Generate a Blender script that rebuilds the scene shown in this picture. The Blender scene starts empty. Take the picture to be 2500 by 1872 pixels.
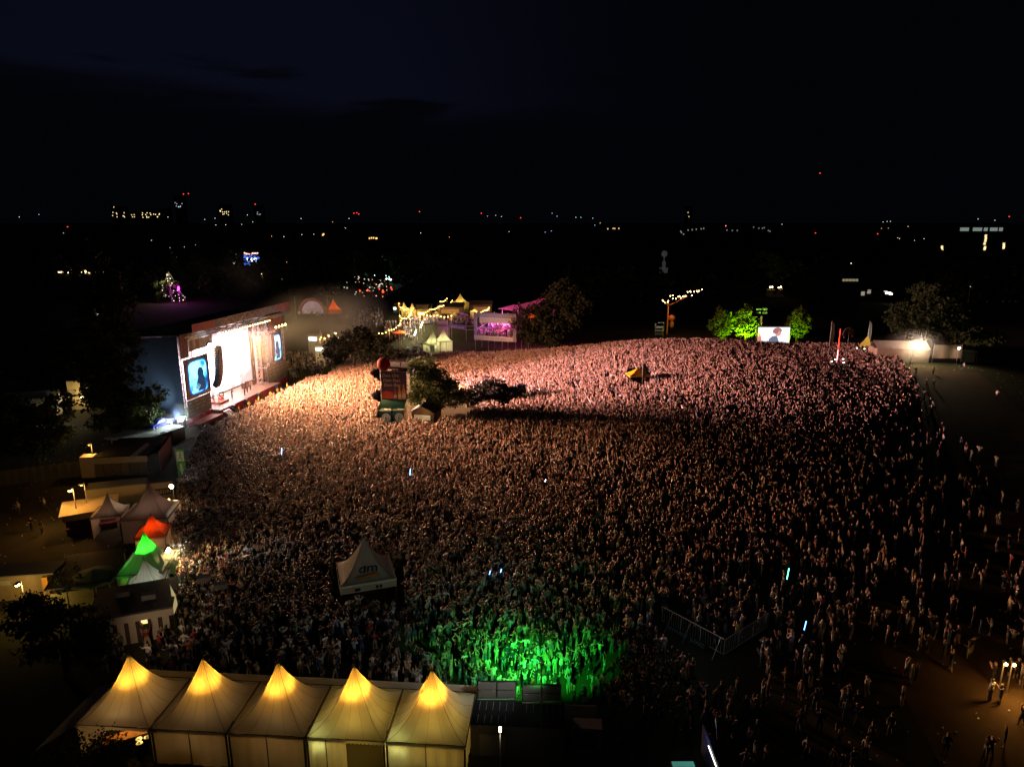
import bpy, math, random
import numpy as np
from mathutils import Vector, Matrix
random.seed(7); rng = np.random.default_rng(11)
sc = bpy.context.scene
LINK = sc.collection.objects.link
rad = math.radians
# ------------------------------------------------------------------ camera
FPX, PITCH, HC = 1667.0, rad(13.4), 35.0
CP, SP = math.cos(PITCH), math.sin(PITCH)
cam = bpy.data.objects.new('camera', bpy.data.cameras.new('camera')); LINK(cam)
cam.location = (0, 0, HC); cam.rotation_euler = (math.pi/2 - PITCH, 0, 0)
cam.data.sensor_width = 36; cam.data.lens = 36*FPX/2500; cam.data.clip_start = .5; cam.data.clip_end = 12000
sc.camera = cam
def ray(px, py):
    a = (px-1250)/FPX; b = (py-936)/FPX
    return a, CP-b*SP, -SP-b*CP
def smooth(v, a, b):
    t = np.clip((v-a)/(b-a), 0, 1); return t*t*(3-2*t)
def ground_h(x, y):
    x = np.asarray(x, float); y = np.asarray(y, float)
    hill = 4.6*(1-.28*smooth(x, 45, 78))*smooth(x, -12, 42)*(1-smooth(x, 95, 135))*smooth(y, 55, 160)*(1-smooth(y, 168, 184))
    hill = hill + .25*np.sin(x*.07+1)*np.sin(y*.09)*smooth(x, 0, 20)*(1-smooth(x, 110, 140))*smooth(y, 40, 80)*(1-smooth(y, 165, 185))
    ter = 5.0*smooth(y, 199, 207)*smooth(x, -62, -50)*(1-smooth(x, 4, 14))
    return hill+ter
def gh(x, y): return float(ground_h(x, y))
def G(px, py, h=0.0):                     # point of the level z=h seen at a pixel
    r = ray(px, py); t = (h-HC)/r[2]; return Vector((r[0]*t, r[1]*t, h))
def GT(px, py):                           # point of the terrain seen at a pixel
    r = ray(px, py); t = 30.0
    while t < 700:
        x, y, z = r[0]*t, r[1]*t, HC+r[2]*t
        if z <= gh(x, y): return Vector((x, y, gh(x, y)))
        t += .4
    return G(px, py)
def At(px, py, Y):                        # point at forward distance Y
    r = ray(px, py); t = Y/r[1]; return Vector((r[0]*t, Y, HC+r[2]*t))
def project(x, y, z):
    d = y*CP-(z-HC)*SP; v = -(z-HC)*CP-y*SP
    return 1250+FPX*x/d, 936+FPX*v/d
# ------------------------------------------------------------------ materials
MATS = {}
def mat(name, col, rough=.7, metal=0., vary=.15, scale=3., emit=None, estr=0., trans=0., spec=.4, objcol=False, attr=None, bump=0., col2=None):
    if name in MATS: return MATS[name]
    m = bpy.data.materials.new(name); m.use_nodes = True; nt = m.node_tree; N = nt.nodes; L = nt.links
    b = N['Principled BSDF']; b.inputs['Roughness'].default_value = rough; b.inputs['Metallic'].default_value = metal
    b.inputs['Specular IOR Level'].default_value = spec
    no = N.new('ShaderNodeTexNoise'); no.inputs['Scale'].default_value = scale; no.inputs['Detail'].default_value = 4
    tc = N.new('ShaderNodeTexCoord'); L.new(tc.outputs['Object'], no.inputs['Vector'])
    mx = N.new('ShaderNodeMix'); mx.data_type = 'RGBA'; mx.inputs['Factor'].default_value = 1
    if objcol or attr:
        if attr:
            src = N.new('ShaderNodeAttribute'); src.attribute_name = attr; out = src.outputs['Color']
        else:
            src = N.new('ShaderNodeObjectInfo'); out = src.outputs['Color']
        mx.blend_type = 'MULTIPLY'; L.new(out, mx.inputs['A'])
        cr = N.new('ShaderNodeMapRange'); cr.inputs['To Min'].default_value = 1-vary; cr.inputs['To Max'].default_value = 1.0
        L.new(no.outputs['Fac'], cr.inputs['Value']); L.new(cr.outputs['Result'], mx.inputs['B'])
    else:
        mx.blend_type = 'MIX'; L.new(no.outputs['Fac'], mx.inputs['Factor'])
        c2 = col2 or [c*(1-vary) for c in col]
        mx.inputs['A'].default_value = (*[c*(1+vary*.5) if not col2 else c for c in col], 1); mx.inputs['B'].default_value = (*c2, 1)
    L.new(mx.outputs['Result'], b.inputs['Base Color'])
    if bump:
        bp = N.new('ShaderNodeBump'); bp.inputs['Strength'].default_value = bump; L.new(no.outputs['Fac'], bp.inputs['Height']); L.new(bp.outputs['Normal'], b.inputs['Normal'])
    if emit:
        b.inputs['Emission Color'].default_value = (*emit, 1); b.inputs['Emission Strength'].default_value = estr
    if trans:
        t = N.new('ShaderNodeBsdfTranslucent'); ms = N.new('ShaderNodeMixShader'); ms.inputs['Fac'].default_value = trans
        L.new(mx.outputs['Result'], t.inputs['Color']); L.new(b.outputs['BSDF'], ms.inputs[1]); L.new(t.outputs['BSDF'], ms.inputs[2])
        L.new(ms.outputs['Shader'], N['Material Output'].inputs['Surface'])
    MATS[name] = m; return m
def glow(name, col, s):
    if name in MATS: return MATS[name]
    m = mat(name, col, emit=col, estr=s, vary=.05); return m
FAB = lambda: mat('tent_fabric', (.62, .58, .5), .6, trans=.45, vary=.12, scale=.8)
WHT = lambda: mat('white_panel', (.55, .53, .48), .5, vary=.2, scale=1.2)
BLK = lambda: mat('black_metal', (.02, .02, .022), .45, vary=.3)
ALU = lambda: mat('bare_metal', (.45, .45, .45), .35, .8)
DRK = lambda: mat('dark_cloth', (.025, .026, .035), .85, vary=.4)
GRY = lambda: mat('grey_paint', (.18, .18, .18), .6, vary=.25)
# ------------------------------------------------------------------ mesh builder
class MB:
    def __init__(s): s.v = []; s.f = []; s.m = []
    def add(s, vs, fs, mi=0):
        o = len(s.v); s.v += [tuple(v) for v in vs]; s.f += [tuple(i+o for i in f) for f in fs]; s.m += [mi]*len(fs); return s
    def box(s, c, d, rz=0., mi=0, taper=1.):
        cx, cy, cz = c; a, b, h = d[0]/2, d[1]/2, d[2]/2; co, si = math.cos(rz), math.sin(rz); vs = []
        for z, k in ((-h, 1), (h, taper)):
            for x, y in ((-a, -b), (a, -b), (a, b), (-a, b)):
                x *= k; y *= k; vs.append((cx+x*co-y*si, cy+x*si+y*co, cz+z))
        return s.add(vs, [(3, 2, 1, 0), (4, 5, 6, 7), (0, 1, 5, 4), (1, 2, 6, 5), (2, 3, 7, 6), (3, 0, 4, 7)], mi)
    def tube(s, p0, p1, r0, r1=None, n=6, mi=0, cap=True):
        p0 = Vector(p0); p1 = Vector(p1); r1 = r0 if r1 is None else r1; d = (p1-p0)
        if d.length < 1e-6: return s
        d.normalize(); a = d.orthogonal().normalized(); b = d.cross(a); vs = []
        for p, r in ((p0, r0), (p1, r1)):
            for i in range(n):
                t = 2*math.pi*(i+.5)/n; vs.append(p+(a*math.cos(t)+b*math.sin(t))*r)
        fs = [(i, (i+1) % n, n+(i+1) % n, n+i) for i in range(n)]
        if cap: fs += [tuple(range(n-1, -1, -1)), tuple(range(n, 2*n))]
        return s.add(vs, fs, mi)
    def path(s, pts, r, n=5, mi=0):
        for a, b in zip(pts[:-1], pts[1:]): s.tube(a, b, r, r, n, mi)
        return s
    def quad(s, pts, mi=0): return s.add(pts, [tuple(range(len(pts)))], mi)
    def slab(s, pts, t, mi=0):            # polygon pts (3-D) thickened by vector t
        n = len(pts); t = Vector(t); q = [Vector(p)+t for p in pts]
        return s.add([Vector(p) for p in pts]+q, [tuple(range(n-1, -1, -1)), tuple(range(n, 2*n))]+[(i, (i+1) % n, n+(i+1) % n, n+i) for i in range(n)], mi)
    def ell(s, c, r, seg=10, rings=6, mi=0, z0=-1., z1=1.):
        vs = []; fs = []
        for j in range(rings+1):
            ph = math.asin(max(-1, min(1, z0)))+(math.asin(max(-1, min(1, z1)))-math.asin(max(-1, min(1, z0))))*j/rings
            for i in range(seg):
                t = 2*math.pi*i/seg; vs.append((c[0]+r[0]*math.cos(ph)*math.cos(t), c[1]+r[1]*math.cos(ph)*math.sin(t), c[2]+r[2]*math.sin(ph)))
        for j in range(rings):
            for i in range(seg): fs.append((j*seg+i, j*seg+(i+1) % seg, (j+1)*seg+(i+1) % seg, (j+1)*seg+i))
        return s.add(vs, fs, mi)
    def truss(s, p0, p1, w, r=.04, step=1.2, mi=0):
        p0 = Vector(p0); p1 = Vector(p1); d = p1-p0; L = d.length; d.normalize(); a = d.orthogonal().normalized()*w/2; b = d.cross(a.normalized())*w/2
        cs = [a+b, a-b, -a-b, b-a]
        for c in cs: s.tube(p0+c, p1+c, r, r, 4, mi)
        n = max(1, int(L/step))
        for k in range(n):
            q0 = p0+d*(L*k/n); q1 = p0+d*(L*(k+1)/n)
            for i in range(4): s.tube(q0+cs[i], q1+cs[(i+1) % 4], r*.6, r*.6, 3, mi, False)
        return s
    def build(s, name, mats, parent=None, sm=False):
        me = bpy.data.meshes.new(name); me.from_pydata(s.v, [], s.f)
        mats = mats if isinstance(mats, (list, tuple)) else [mats]
        for m in mats: me.materials.append(m)
        me.polygons.foreach_set('material_index', s.m)
        if sm: me.polygons.foreach_set('use_smooth', [True]*len(s.f))
        me.update(); o = bpy.data.objects.new(name, me); LINK(o)
        if parent: o.parent = parent
        return o
def tag(o, label=None, cat=None, group=None, kind=None):
    if label: o['label'] = label
    if cat: o['category'] = cat
    if group: o['group'] = group
    if kind: o['kind'] = kind
    return o
def thing(name, label, cat, loc=(0, 0, 0), rz=0., group=None):
    o = bpy.data.objects.new(name, None); LINK(o); o.empty_display_size = .3; o.location = loc; o.rotation_euler = (0, 0, rz)
    return tag(o, label, cat, group)
def text(body, size, m, parent, loc, rot, extr=.01, align='CENTER', sx=1., shear=0.):
    c = bpy.data.curves.new('lettering', 'FONT'); c.body = body; c.size = size; c.extrude = extr; c.align_x = align; c.materials.append(m); c.shear = shear; c.resolution_u = 3
    tmp = bpy.data.objects.new('tmp', c); LINK(tmp); bpy.context.view_layer.update(); me = bpy.data.meshes.new_from_object(tmp.evaluated_get(bpy.context.evaluated_depsgraph_get())); me.name = 'lettering'; bpy.data.objects.remove(tmp)
    o = bpy.data.objects.new('lettering', me); LINK(o); o.parent = parent; o.location = loc; o.rotation_euler = rot; o.scale = (sx, 1, 1); return o
def lamp(kind, loc, power, col, size=.3, aim=None, cone=60, blend=.5, parent=None, sy=None, spread=180):
    d = bpy.data.lights.new('lamp', kind); d.energy = power; d.color = col
    if kind == 'AREA':
        d.shape = 'RECTANGLE' if sy else 'SQUARE'; d.size = size
        if sy: d.size_y = sy
        d.spread = rad(spread)
    else: d.shadow_soft_size = size
    if kind == 'SPOT': d.spot_size = rad(cone); d.spot_blend = blend
    o = bpy.data.objects.new('lamp', d); LINK(o); o.location = loc
    if aim is not None: o.rotation_euler = (Vector(aim)-Vector(loc)).to_track_quat('-Z', 'Y').to_euler()
    if parent: o.parent = parent
    return o
def copy_tree(o, parent=None):
    c = o.copy(); LINK(c)
    if parent: c.parent = parent
    for ch in o.children: copy_tree(ch, c)
    return c
# ------------------------------------------------------------------ sky (world) and ground
w = bpy.data.worlds.new('World'); sc.world = w; w.use_nodes = True
nt = w.node_tree; N = nt.nodes; L = nt.links; bg = N['Background']
tc = N.new('ShaderNodeTexCoord'); sp = N.new('ShaderNodeSeparateXYZ'); L.new(tc.outputs['Generated'], sp.inputs[0])
mp = N.new('ShaderNodeMapping'); mp.inputs['Scale'].default_value = (1.2, 1.2, 9); L.new(tc.outputs['Generated'], mp.inputs[0])
no = N.new('ShaderNodeTexNoise'); no.inputs['Scale'].default_value = 2.3; no.inputs['Detail'].default_value = 5; L.new(mp.outputs[0], no.inputs['Vector'])
def mth(op, a, b=None, c=None):
    n = N.new('ShaderNodeMath'); n.operation = op
    for i, q in enumerate((a, b, c)):
        if q is None: continue
        if isinstance(q, (int, float)): n.inputs[i].default_value = q
        else: L.new(q, n.inputs[i])
    return n.outputs[0]
def rng_(v, a, b, lo=0., hi=1.):
    n = N.new('ShaderNodeMapRange'); n.interpolation_type = 'SMOOTHSTEP'
    for k, q in zip(('From Min', 'From Max', 'To Min', 'To Max'), (a, b, lo, hi)): n.inputs[k].default_value = q
    L.new(v, n.inputs['Value']); return n.outputs[0]
zz = mth('ADD', mth('ADD', sp.outputs['Z'], mth('MULTIPLY', mth('SUBTRACT', no.outputs['Fac'], .5), .10)), mth('MULTIPLY', sp.outputs['X'], .05))
band = rng_(zz, .105, .15)
streak = mth('SUBTRACT', 1., mth('MULTIPLY', rng_(no.outputs['Fac'], .47, .56), rng_(sp.outputs['Z'], .24, .17)))
leftw = rng_(sp.outputs['X'], .25, -.25)
topf = rng_(sp.outputs['Z'], .55, .12, .35, 1.)
fac = mth('MULTIPLY', mth('MULTIPLY', mth('MULTIPLY', band, streak), leftw), topf)
mx = N.new('ShaderNodeMix'); mx.data_type = 'RGBA'; mx.inputs['A'].default_value = (.00085, .00105, .0019, 1); mx.inputs['B'].default_value = (.0026, .0032, .0084, 1)
L.new(fac, mx.inputs['Factor']); L.new(mx.outputs['Result'], bg.inputs['Color']); bg.inputs['Strength'].default_value = 1.0

xs = np.concatenate([[-6000, -3000, -1500, -800, -450, -280, -200], np.arange(-150, 180.1, 3.0), [210, 280, 420, 800, 1500, 3000, 6000]])
ys = np.concatenate([[-300, -60, 0], np.arange(20, 230.1, 3.0), [260, 320, 420, 700, 1200, 2500, 5000, 9000]])
X, Y = np.meshgrid(xs, ys); Z = ground_h(X, Y); nx, ny = len(xs), len(ys)
g = MB(); g.v = [tuple(p) for p in np.stack([X, Y, Z], -1).reshape(-1, 3)]
g.f = [(j*nx+i, j*nx+i+1, (j+1)*nx+i+1, (j+1)*nx+i) for j in range(ny-1) for i in range(nx-1)]; g.m = [0]*len(g.f)
ground = g.build('ground', mat('trampled_grass', (.028, .032, .012), .95, vary=.5, scale=.35, col2=(.042, .032, .02), bump=.4, spec=.1), None, True); tag(ground, kind='structure')

def sheet(name, poly, m, dz=.012, nu=1):
    """flat polygon (world xy) laid on the ground"""
    o = MB(); o.quad([(x, y, gh(x, y)+dz) for x, y in poly]); q = o.build(name, m); tag(q, kind='structure'); return q
asph = mat('dusty_asphalt', (.06, .053, .042), .9, vary=.4, scale=.6, bump=.2, spec=.2)
sheet('service_yard', [(-120, 62), (-44, 62), (-44, 100), (-58, 118), (-66, 150), (-130, 160)], asph)
def strip(name, pts, wd, m, dz=.05, n=24):
    o = MB(); P = [Vector((x, y)) for x, y in pts]; rows = []
    for k in range(len(P)-1):
        for i in range(n+(k == len(P)-2)):
            t = i/n; rows.append((P[k].lerp(P[k+1], t), (P[k+1]-P[k]).normalized()))
    vs = []; M = 6
    for p, d in rows:
        nrm = Vector((-d.y, d.x))
        for j in range(M+1):
            q = p+nrm*wd*(j/M-.5); vs.append((q.x, q.y, gh(q.x, q.y)+dz))
    fs = [(i*(M+1)+j, i*(M+1)+j+1, (i+1)*(M+1)+j+1, (i+1)*(M+1)+j) for i in range(len(rows)-1) for j in range(M)]
    o.add(vs, fs); q = o.build(name, m); tag(q, kind='structure'); return q
dirt = mat('worn_dirt', (.075, .045, .02), .95, vary=.35, scale=.8, bump=.5, spec=.1)
p1, p2, p3, p4 = GT(2300, 905), GT(2380, 985), GT(2460, 1120), GT(2600, 1380)
strip('dirt_path', [(p.x, p.y) for p in (p1, p2, p3, p4)], 14, dirt, .14)
sheet('worn_track', [(31, 52), (48, 52), (48, 26), (26, 26)], dirt, .03)

# ------------------------------------------------------------------ main stage
SA = rad(80.5); S0 = Vector((-56.4, 114, 0))
su = Vector((math.cos(SA), math.sin(SA), 0)); sn = Vector((su.y, -su.x, 0))
def SW(u, y, z): return S0+su*u-sn*y+Vector((0, 0, z))      # stage local -> world
st = thing('main_stage', 'huge open air stage with blazing white screen wall under a banner roof', 'stage', S0, SA)
RED = mat('printed_banner_rust', (.30, .12, .09), .8, vary=.6, scale=1.6, col2=(.10, .07, .06))
PNK = mat('pink_skirt', (.62, .07, .12), .75, vary=.35, scale=1.2)
GRN = mat('sponsor_banner', (.20, .23, .19), .8, vary=.3, scale=.8)
m = MB().box((17.7, 4.6, .7), (22, 13.6, 1.4)); m.build('stage_deck', mat('stage_floor', (.30, .2, .16), .35, vary=.3), st)
m = MB()
for i in range(22):                                     # pleated front skirt
    x0 = 6.9+i*1.0; m.slab([(x0, -2.23-.05*(i % 2), .02), (x0+1, -2.23-.05*((i+1) % 2), .02), (x0+1, -2.23-.05*((i+1) % 2), 1.42), (x0, -2.23-.05*(i % 2), 1.42)], (0, -.03, 0))
m.build('front_skirt', PNK, st)
# side towers
def tower(x0, x1, ztop):
    t = MB()
    for x in (x0+.2, (x0+x1)/2, x1-.2):
        for y in (.3, 3.0): t.truss((x, y, 0), (x, y, ztop), .35, .045, 1.1)
    for z in (4.4, 12.0, ztop-.2):
        for y in (.3, 3.0): t.tube((x0, y, z), (x1, y, z), .06)
        for x in (x0+.2, x1-.2): t.tube((x, .3, z), (x, 3, z), .06)
    t.build('tower_frame', ALU(), st)
tower(0, 7.4, 16); tower(28.6, 36, 15)
def cloth_panel(name, x0, x1, z0, z1, y, m_, amp=.08, n=14, par=st):
    t = MB(); fr = []
    for i in range(n):
        a, b = x0+(x1-x0)*i/n, x0+(x1-x0)*(i+1)/n; ya, yb = y+amp*math.sin(i*1.9), y+amp*math.sin((i+1)*1.9)
        t.slab([(a, ya, z0), (b, yb, z0), (b, yb, z1), (a, ya, z1)], (0, .03, 0))
    return t.build(name, m_, par)
cloth_panel('printed_banner', .0, 2.4, 12.0, 16.1, -.1, RED)
cloth_panel('printed_banner', 2.4, 9.5, 12.9, 16.0, -.06, mat('printed_banner_buff', (.34, .27, .2), .8, vary=.5, scale=1.1, col2=(.16, .12, .09)))
cloth_panel('printed_banner', 29.5, 36.2, 12.2, 15.6, -.06, RED)
sb = cloth_panel('sponsor_banner', .25, 7.2, 1.5, 4.5, -.1, GRN, .04)
sb2 = cloth_panel('sponsor_banner', 27.6, 35.9, 1.3, 4.9, -.1, GRN, .04)
pale = mat('banner_ink', (.5, .5, .46), .8)
for k in range(13):
    r = MB(); x = .7+1.75*(k % 4)+.3*(k//4 % 2); z = 4.0-.62*(k//4)
    if x > 6.3: continue
    r.box((x+.4, -.2, z), (.9+.2*(k % 3), .01, .13)); o = r.build('sponsor_mark', pale, sb)
for k in range(10):
    r = MB(); r.box((28.4+1.7*(k % 4), -.2, 4.3-.75*(k//4)), (.9, .01, .14)); r.build('sponsor_mark', pale, sb2)
cloth_panel('front_skirt', -.6, 7.2, .05, 1.5, -.35, PNK, .16)
cloth_panel('front_skirt', 28.8, 36.2, .05, 1.3, -.35, PNK, .1)
# dark side and rear cladding
m = MB().slab([(-.15, .2, .1), (-.15, 13, .1), (-.15, 13, 15.2), (-.15, .2, 16)], (-.06, 0, 0)); m.build('side_cladding', mat('navy_tarp', (.03, .04, .075), .6, vary=.3, scale=.5), st)
m = MB().slab([(36.1, .2, .1), (36.1, 13, .1), (36.1, 13, 15), (36.1, .2, 15.6)], (.06, 0, 0)); m.slab([(-.1, 13, .1), (36.1, 13, .1), (36.1, 13, 15), (-.1, 13, 15)], (0, .06, 0)); m.build('rear_cladding', DRK(), st)
# roof
m = MB().slab([(-.4, -.6, 16.1), (36.6, -.6, 16.1), (36.6, 13, 15.4), (-.4, 13, 15.4)], (0, 0, .18)); m.build('roof_skin', mat('roof_tarp', (.05, .05, .06), .6, vary=.3), st)
m = MB().truss((1, -.9, 15.6), (36.6, -.9, 15.6), .7, .06, 1.4)
for x in (9, 18, 27): m.truss((x, -.9, 15.5), (x, 12, 14.9), .6, .05, 1.5)
m.build('roof_truss', ALU(), st)
FB = mat('roof_banner_print', (.27, .28, .25), .8, vary=.5, scale=.55, col2=(.12, .15, .15)); FR = mat('roof_banner_edge', (.46, .22, .19), .8, vary=.5, scale=.9, col2=(.22, .1, .1))
rb = cloth_panel('roof_banner', 8.5, 30.5, 16.25, 17.75, -1.5, FB, .05, 20)
cloth_panel('roof_banner', 1.8, 8.5, 16.25, 17.75, -1.5, FR, .05, 8); cloth_panel('roof_banner', 30.5, 36.6, 16.25, 17.75, -1.5, FR, .05, 8)
m = MB()
for k in range(9):
    pts = [(9+k*2.4+i*.24, -1.6, 17.0+.45*math.sin(i*.62+k)) for i in range(11)]; m.path(pts, .035, 4)
m.build('banner_pattern', pale, rb)
# LED wall and side screens
lw = MB().box((16.4, 5, 7.6), (27, .25, 12.2)).build('led_wall', mat('led_white', (.8, .8, .8), emit=(1., .68, .73), estr=14, vary=.05), st)
nt = lw.data.materials[0].node_tree; N = nt.nodes; L = nt.links; b_ = N['Principled BSDF']; tc = N.new('ShaderNodeTexCoord'); vm = N.new('ShaderNodeVectorMath'); vm.operation = 'SUBTRACT'; vm.inputs[1].default_value = (15.8, 5, 7.8); L.new(tc.outputs['Object'], vm.inputs[0])
mp = N.new('ShaderNodeMapping'); mp.inputs['Scale'].default_value = (1/14, 0, 1/6.4); L.new(vm.outputs[0], mp.inputs[0]); ln = N.new('ShaderNodeVectorMath'); ln.operation = 'LENGTH'; L.new(mp.outputs[0], ln.inputs[0])
no = N.new('ShaderNodeTexNoise'); no.inputs['Scale'].default_value = .5; no.inputs['Detail'].default_value = 8; L.new(tc.outputs['Object'], no.inputs['Vector']); ad = N.new('ShaderNodeMath'); ad.operation = 'ADD'; L.new(ln.outputs['Value'], ad.inputs[0]); L.new(no.outputs['Fac'], ad.inputs[1])
mr = N.new('ShaderNodeMapRange'); mr.interpolation_type = 'SMOOTHSTEP'; mr.inputs['From Min'].default_value = .95; mr.inputs['From Max'].default_value = 1.62; mr.inputs['To Min'].default_value = 11; mr.inputs['To Max'].default_value = .7; L.new(ad.outputs[0], mr.inputs['Value']); L.new(mr.outputs[0], b_.inputs['Emission Strength'])
m = MB()
for i in range(5):
    for z in (1.4, 13.8): m.box((5.6+i*5.4, 4.7, z), (5.3, .3, .12))
m.box((2.9, 4.7, 7.6), (.15, .3, 12.3)); m.box((30, 4.7, 7.6), (.15, .3, 12.3)); m.build('screen_frame', BLK(), st)
def screen_mat(name):
    m = bpy.data.materials.new(name); m.use_nodes = True; nt = m.node_tree; N = nt.nodes; L = nt.links; b = N['Principled BSDF']
    b.inputs['Base Color'].default_value = (.01, .01, .02, 1); tc = N.new('ShaderNodeTexCoord')
    no = N.new('ShaderNodeTexNoise'); no.inputs['Scale'].default_value = .28; no.inputs['Detail'].default_value = 7; no.inputs['Distortion'].default_value = 1.2; L.new(tc.outputs['Object'], no.inputs['Vector'])
    cr = N.new('ShaderNodeValToRGB'); e = cr.color_ramp.elements; e[0].position = .34; e[0].color = (.0, .03, .13, 1); e[1].position = .56; e[1].color = (.25, .75, 1, 1)
    q = e.new(.45); q.color = (.01, .32, .85, 1)
    L.new(no.outputs['Fac'], cr.inputs['Fac']); L.new(cr.outputs['Color'], b.inputs['Emission Color']); b.inputs['Emission Strength'].default_value = 2.4
    return m
SCM = screen_mat('live_picture_blue'); SCE = glow('screen_edge_blue', (.0, .10, .42), .35); SIL = glow('screen_figure', (.0, .06, .2), .45); SLT = glow('screen_light', (.35, .85, 1), 1.5)
def side_screen(x0, x1, z0, z1):
    MB().box(((x0+x1)/2, .05, (z0+z1)/2), (x1-x0, .3, z1-z0)).build('side_screen', mat('screen_black', (.008, .008, .012), .4), st)
    par = st.children[-1]; cx, cz, a, b = (x0+x1)/2, (z0+z1)/2, (x1-x0)/2-.55, (z1-z0)/2-.4
    def sup(k, y, th):
        v = []
        for i in range(48):
            t = 2*math.pi*i/48; c, s = math.cos(t), math.sin(t); e = .38
            v.append((cx+k*a*math.copysign(abs(c)**e, c), y, cz+(b-(1-k)*a)*math.copysign(abs(s)**e, s)))
        return v
    MB().slab(sup(1., -.105, 0), (0, -.012, 0)).build('picture_border', SCE, par)
    MB().slab(sup(.90, -.12, 0), (0, -.014, 0)).build('live_picture', SCM, par)
    # silhouette of the singer on the picture
    f = MB(); q = [(-.05, -1), (.75, -1), (.8, -.3), (.62, .0), (.66, .25), (.5, .55), (.18, .62), (-.02, .45), (-.1, .2), (-.02, -.02), (-.2, -.35), (-.5, -.75)]
    f.slab([(cx+x*a*.85, -.14, cz+z*b*.82) for x, z in q], (0, -.012, 0)); f.build('picture_figure', SIL, par)
    f = MB()
    for i in range(6): f.slab([(cx+a*(-.75+.1*i), -.155, cz-b*.8), (cx+a*(-.70+.1*i), -.155, cz-b*.8), (cx+a*(-.45+.12*i), -.155, cz-b*(.2+.06*i)), (cx+a*(-.48+.12*i), -.155, cz-b*(.2+.06*i))], (0, -.01, 0))
    f.build('picture_streak', SLT, par)
    return par
s1 = side_screen(.7, 7.5, 4.65, 11.7); tag(s1, 'tall blue side screen on the near tower')
s2 = side_screen(29.2, 34.6, 5.0, 11.6); tag(s2, 'tall blue side screen on the far tower')
# pale truss columns beside the LED wall
m = MB().truss((25.6, .6, 1.4), (25.6, .6, 15), .9, .06, .9).truss((9.2, .2, 1.4), (9.2, .2, 15), .7, .05, .9); m.build('column_truss', ALU(), st)
for zc in (3.5,): pass
m = MB()
for k in range(6): m.box((7.4+.0*k, -2.8-.28*k, 1.15-.2*k), (1.8, .28, .08))
for x in (6.5, 8.3): m.tube((x, -2.6, 2.0), (x, -4.4, .9), .03).tube((x, -2.6, 1.2), (x, -2.6, 2.0), .03).tube((x, -4.4, 0), (x, -4.4, .9), .03)
m.build('steps', ALU(), st)
m = MB()
for k in range(7): m.box((36.9+.32*k, -.4, 2.5-.36*k), (.32, 1.4, .06))
for y in (-1.1, .3): m.tube((36.8, y, 3.4), (39.2, y, .9), .03).tube((36.8, y, 0), (36.8, y, 3.4), .04).tube((39.2, y, 0), (39.2, y, .9), .03).tube((38, y, 0), (38, y, 2.2), .03)
m.box((37, -.4, 2.55), (.8, 1.4, .06)); m.build('steps', ALU(), st)
m = MB().box((3.2, -1.6, .75), (7, 2.2, .12)).box((3.2, -2.6, .45), (6.6, .06, .5)); m.build('side_ramp', mat('ply_pink', (.4, .12, .13), .6), st)

# things hanging on or standing on the stage
def line_array(u, y, ztop, n, label, flip=1):
    t = thing('line_array', label, 'loudspeaker', SW(u, y, 0), SA, 'line arrays hung beside the screen wall')
    z = ztop; a = 0; yy = 0; fr = MB().box((0, 0, ztop+.35), (1.3, 1.2, .12)).tube((0, 0, ztop+.4), (0, 0, 15.6), .03)
    fr.build('flying_frame', BLK(), t)
    for i in range(n):
        a += .028*(i/6)**1.3
        c = MB(); co, si = math.cos(a), math.sin(a)
        pts = []
        for sx in (-.68, .68):
            for (dy, dz) in ((-.45, -.2), (.45, -.16), (.45, .16), (-.45, .2)):
                pts.append((sx, yy+dy*co-dz*si*-1*-1, z+dz*co+dy*si))
        c.add(pts, [(0, 1, 2, 3), (7, 6, 5, 4), (0, 4, 5, 1), (1, 5, 6, 2), (2, 6, 7, 3), (3, 7, 4, 0)])
        c.box((0, yy-.44*co, z-.4*si*.9), (1.1, .05, .24), mi=1)
        c.build('speaker_cabinet', [mat('speaker_black', (.03, .028, .027), .5), mat('grille_grey', (.09, .085, .08), .5)], t)
        z -= .43*co; yy += .43*si*.6
    return t
line_array(8.0, -1.9, 12.6, 18, 'long curved line array hung beside the near blue screen')
line_array(27.4, -1.6, 11.6, 14, 'long curved line array hung beside the far blue screen')
def stage_light(p, label, grp, s=.22, col=(1, .58, .18), st_=28, aim=(0, -1, -.35)):
    t = thing('stage_light', label, 'stage light', p, SA, grp); a = Vector(aim).normalized()
    MB().tube(-a*.25, a*.05, s*.75, s, 8).tube((0, 0, s), (0, 0, s+.35), .025).build('housing', BLK(), t)
    MB().ell(a*.07, (s*.85,)*3, 10, 6).build('lens', glow('lens_%.2f_%.2f_%d' % (col[1], col[2], st_), col, st_), t)
    return t
for i in range(19): stage_light(SW(11.4+i*.94, -1.0, 14.75), 'small warm spotlight in the long row under the stage roof', 'warm spotlights in a row under the roof', .17, st_=22)
for i in range(4):
    stage_light(SW(3.1+i*1.25, -.7, 12.35), 'warm blinder lamp in the short row above the near blue screen', 'warm blinders above the near screen', .3, st_=45)
    stage_light(SW(31.2+i*1.4, -.7, 12.9), 'warm blinder lamp in the short row above the far blue screen', 'warm blinders above the far screen', .24, st_=35)
for i in range(3): stage_light(SW(7.9+i*.75, -.3, 13.3-.1*i), 'white moving light at the top of the near line array', 'white moving lights near the line array', .3, (.85, .95, 1), 60)
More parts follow.
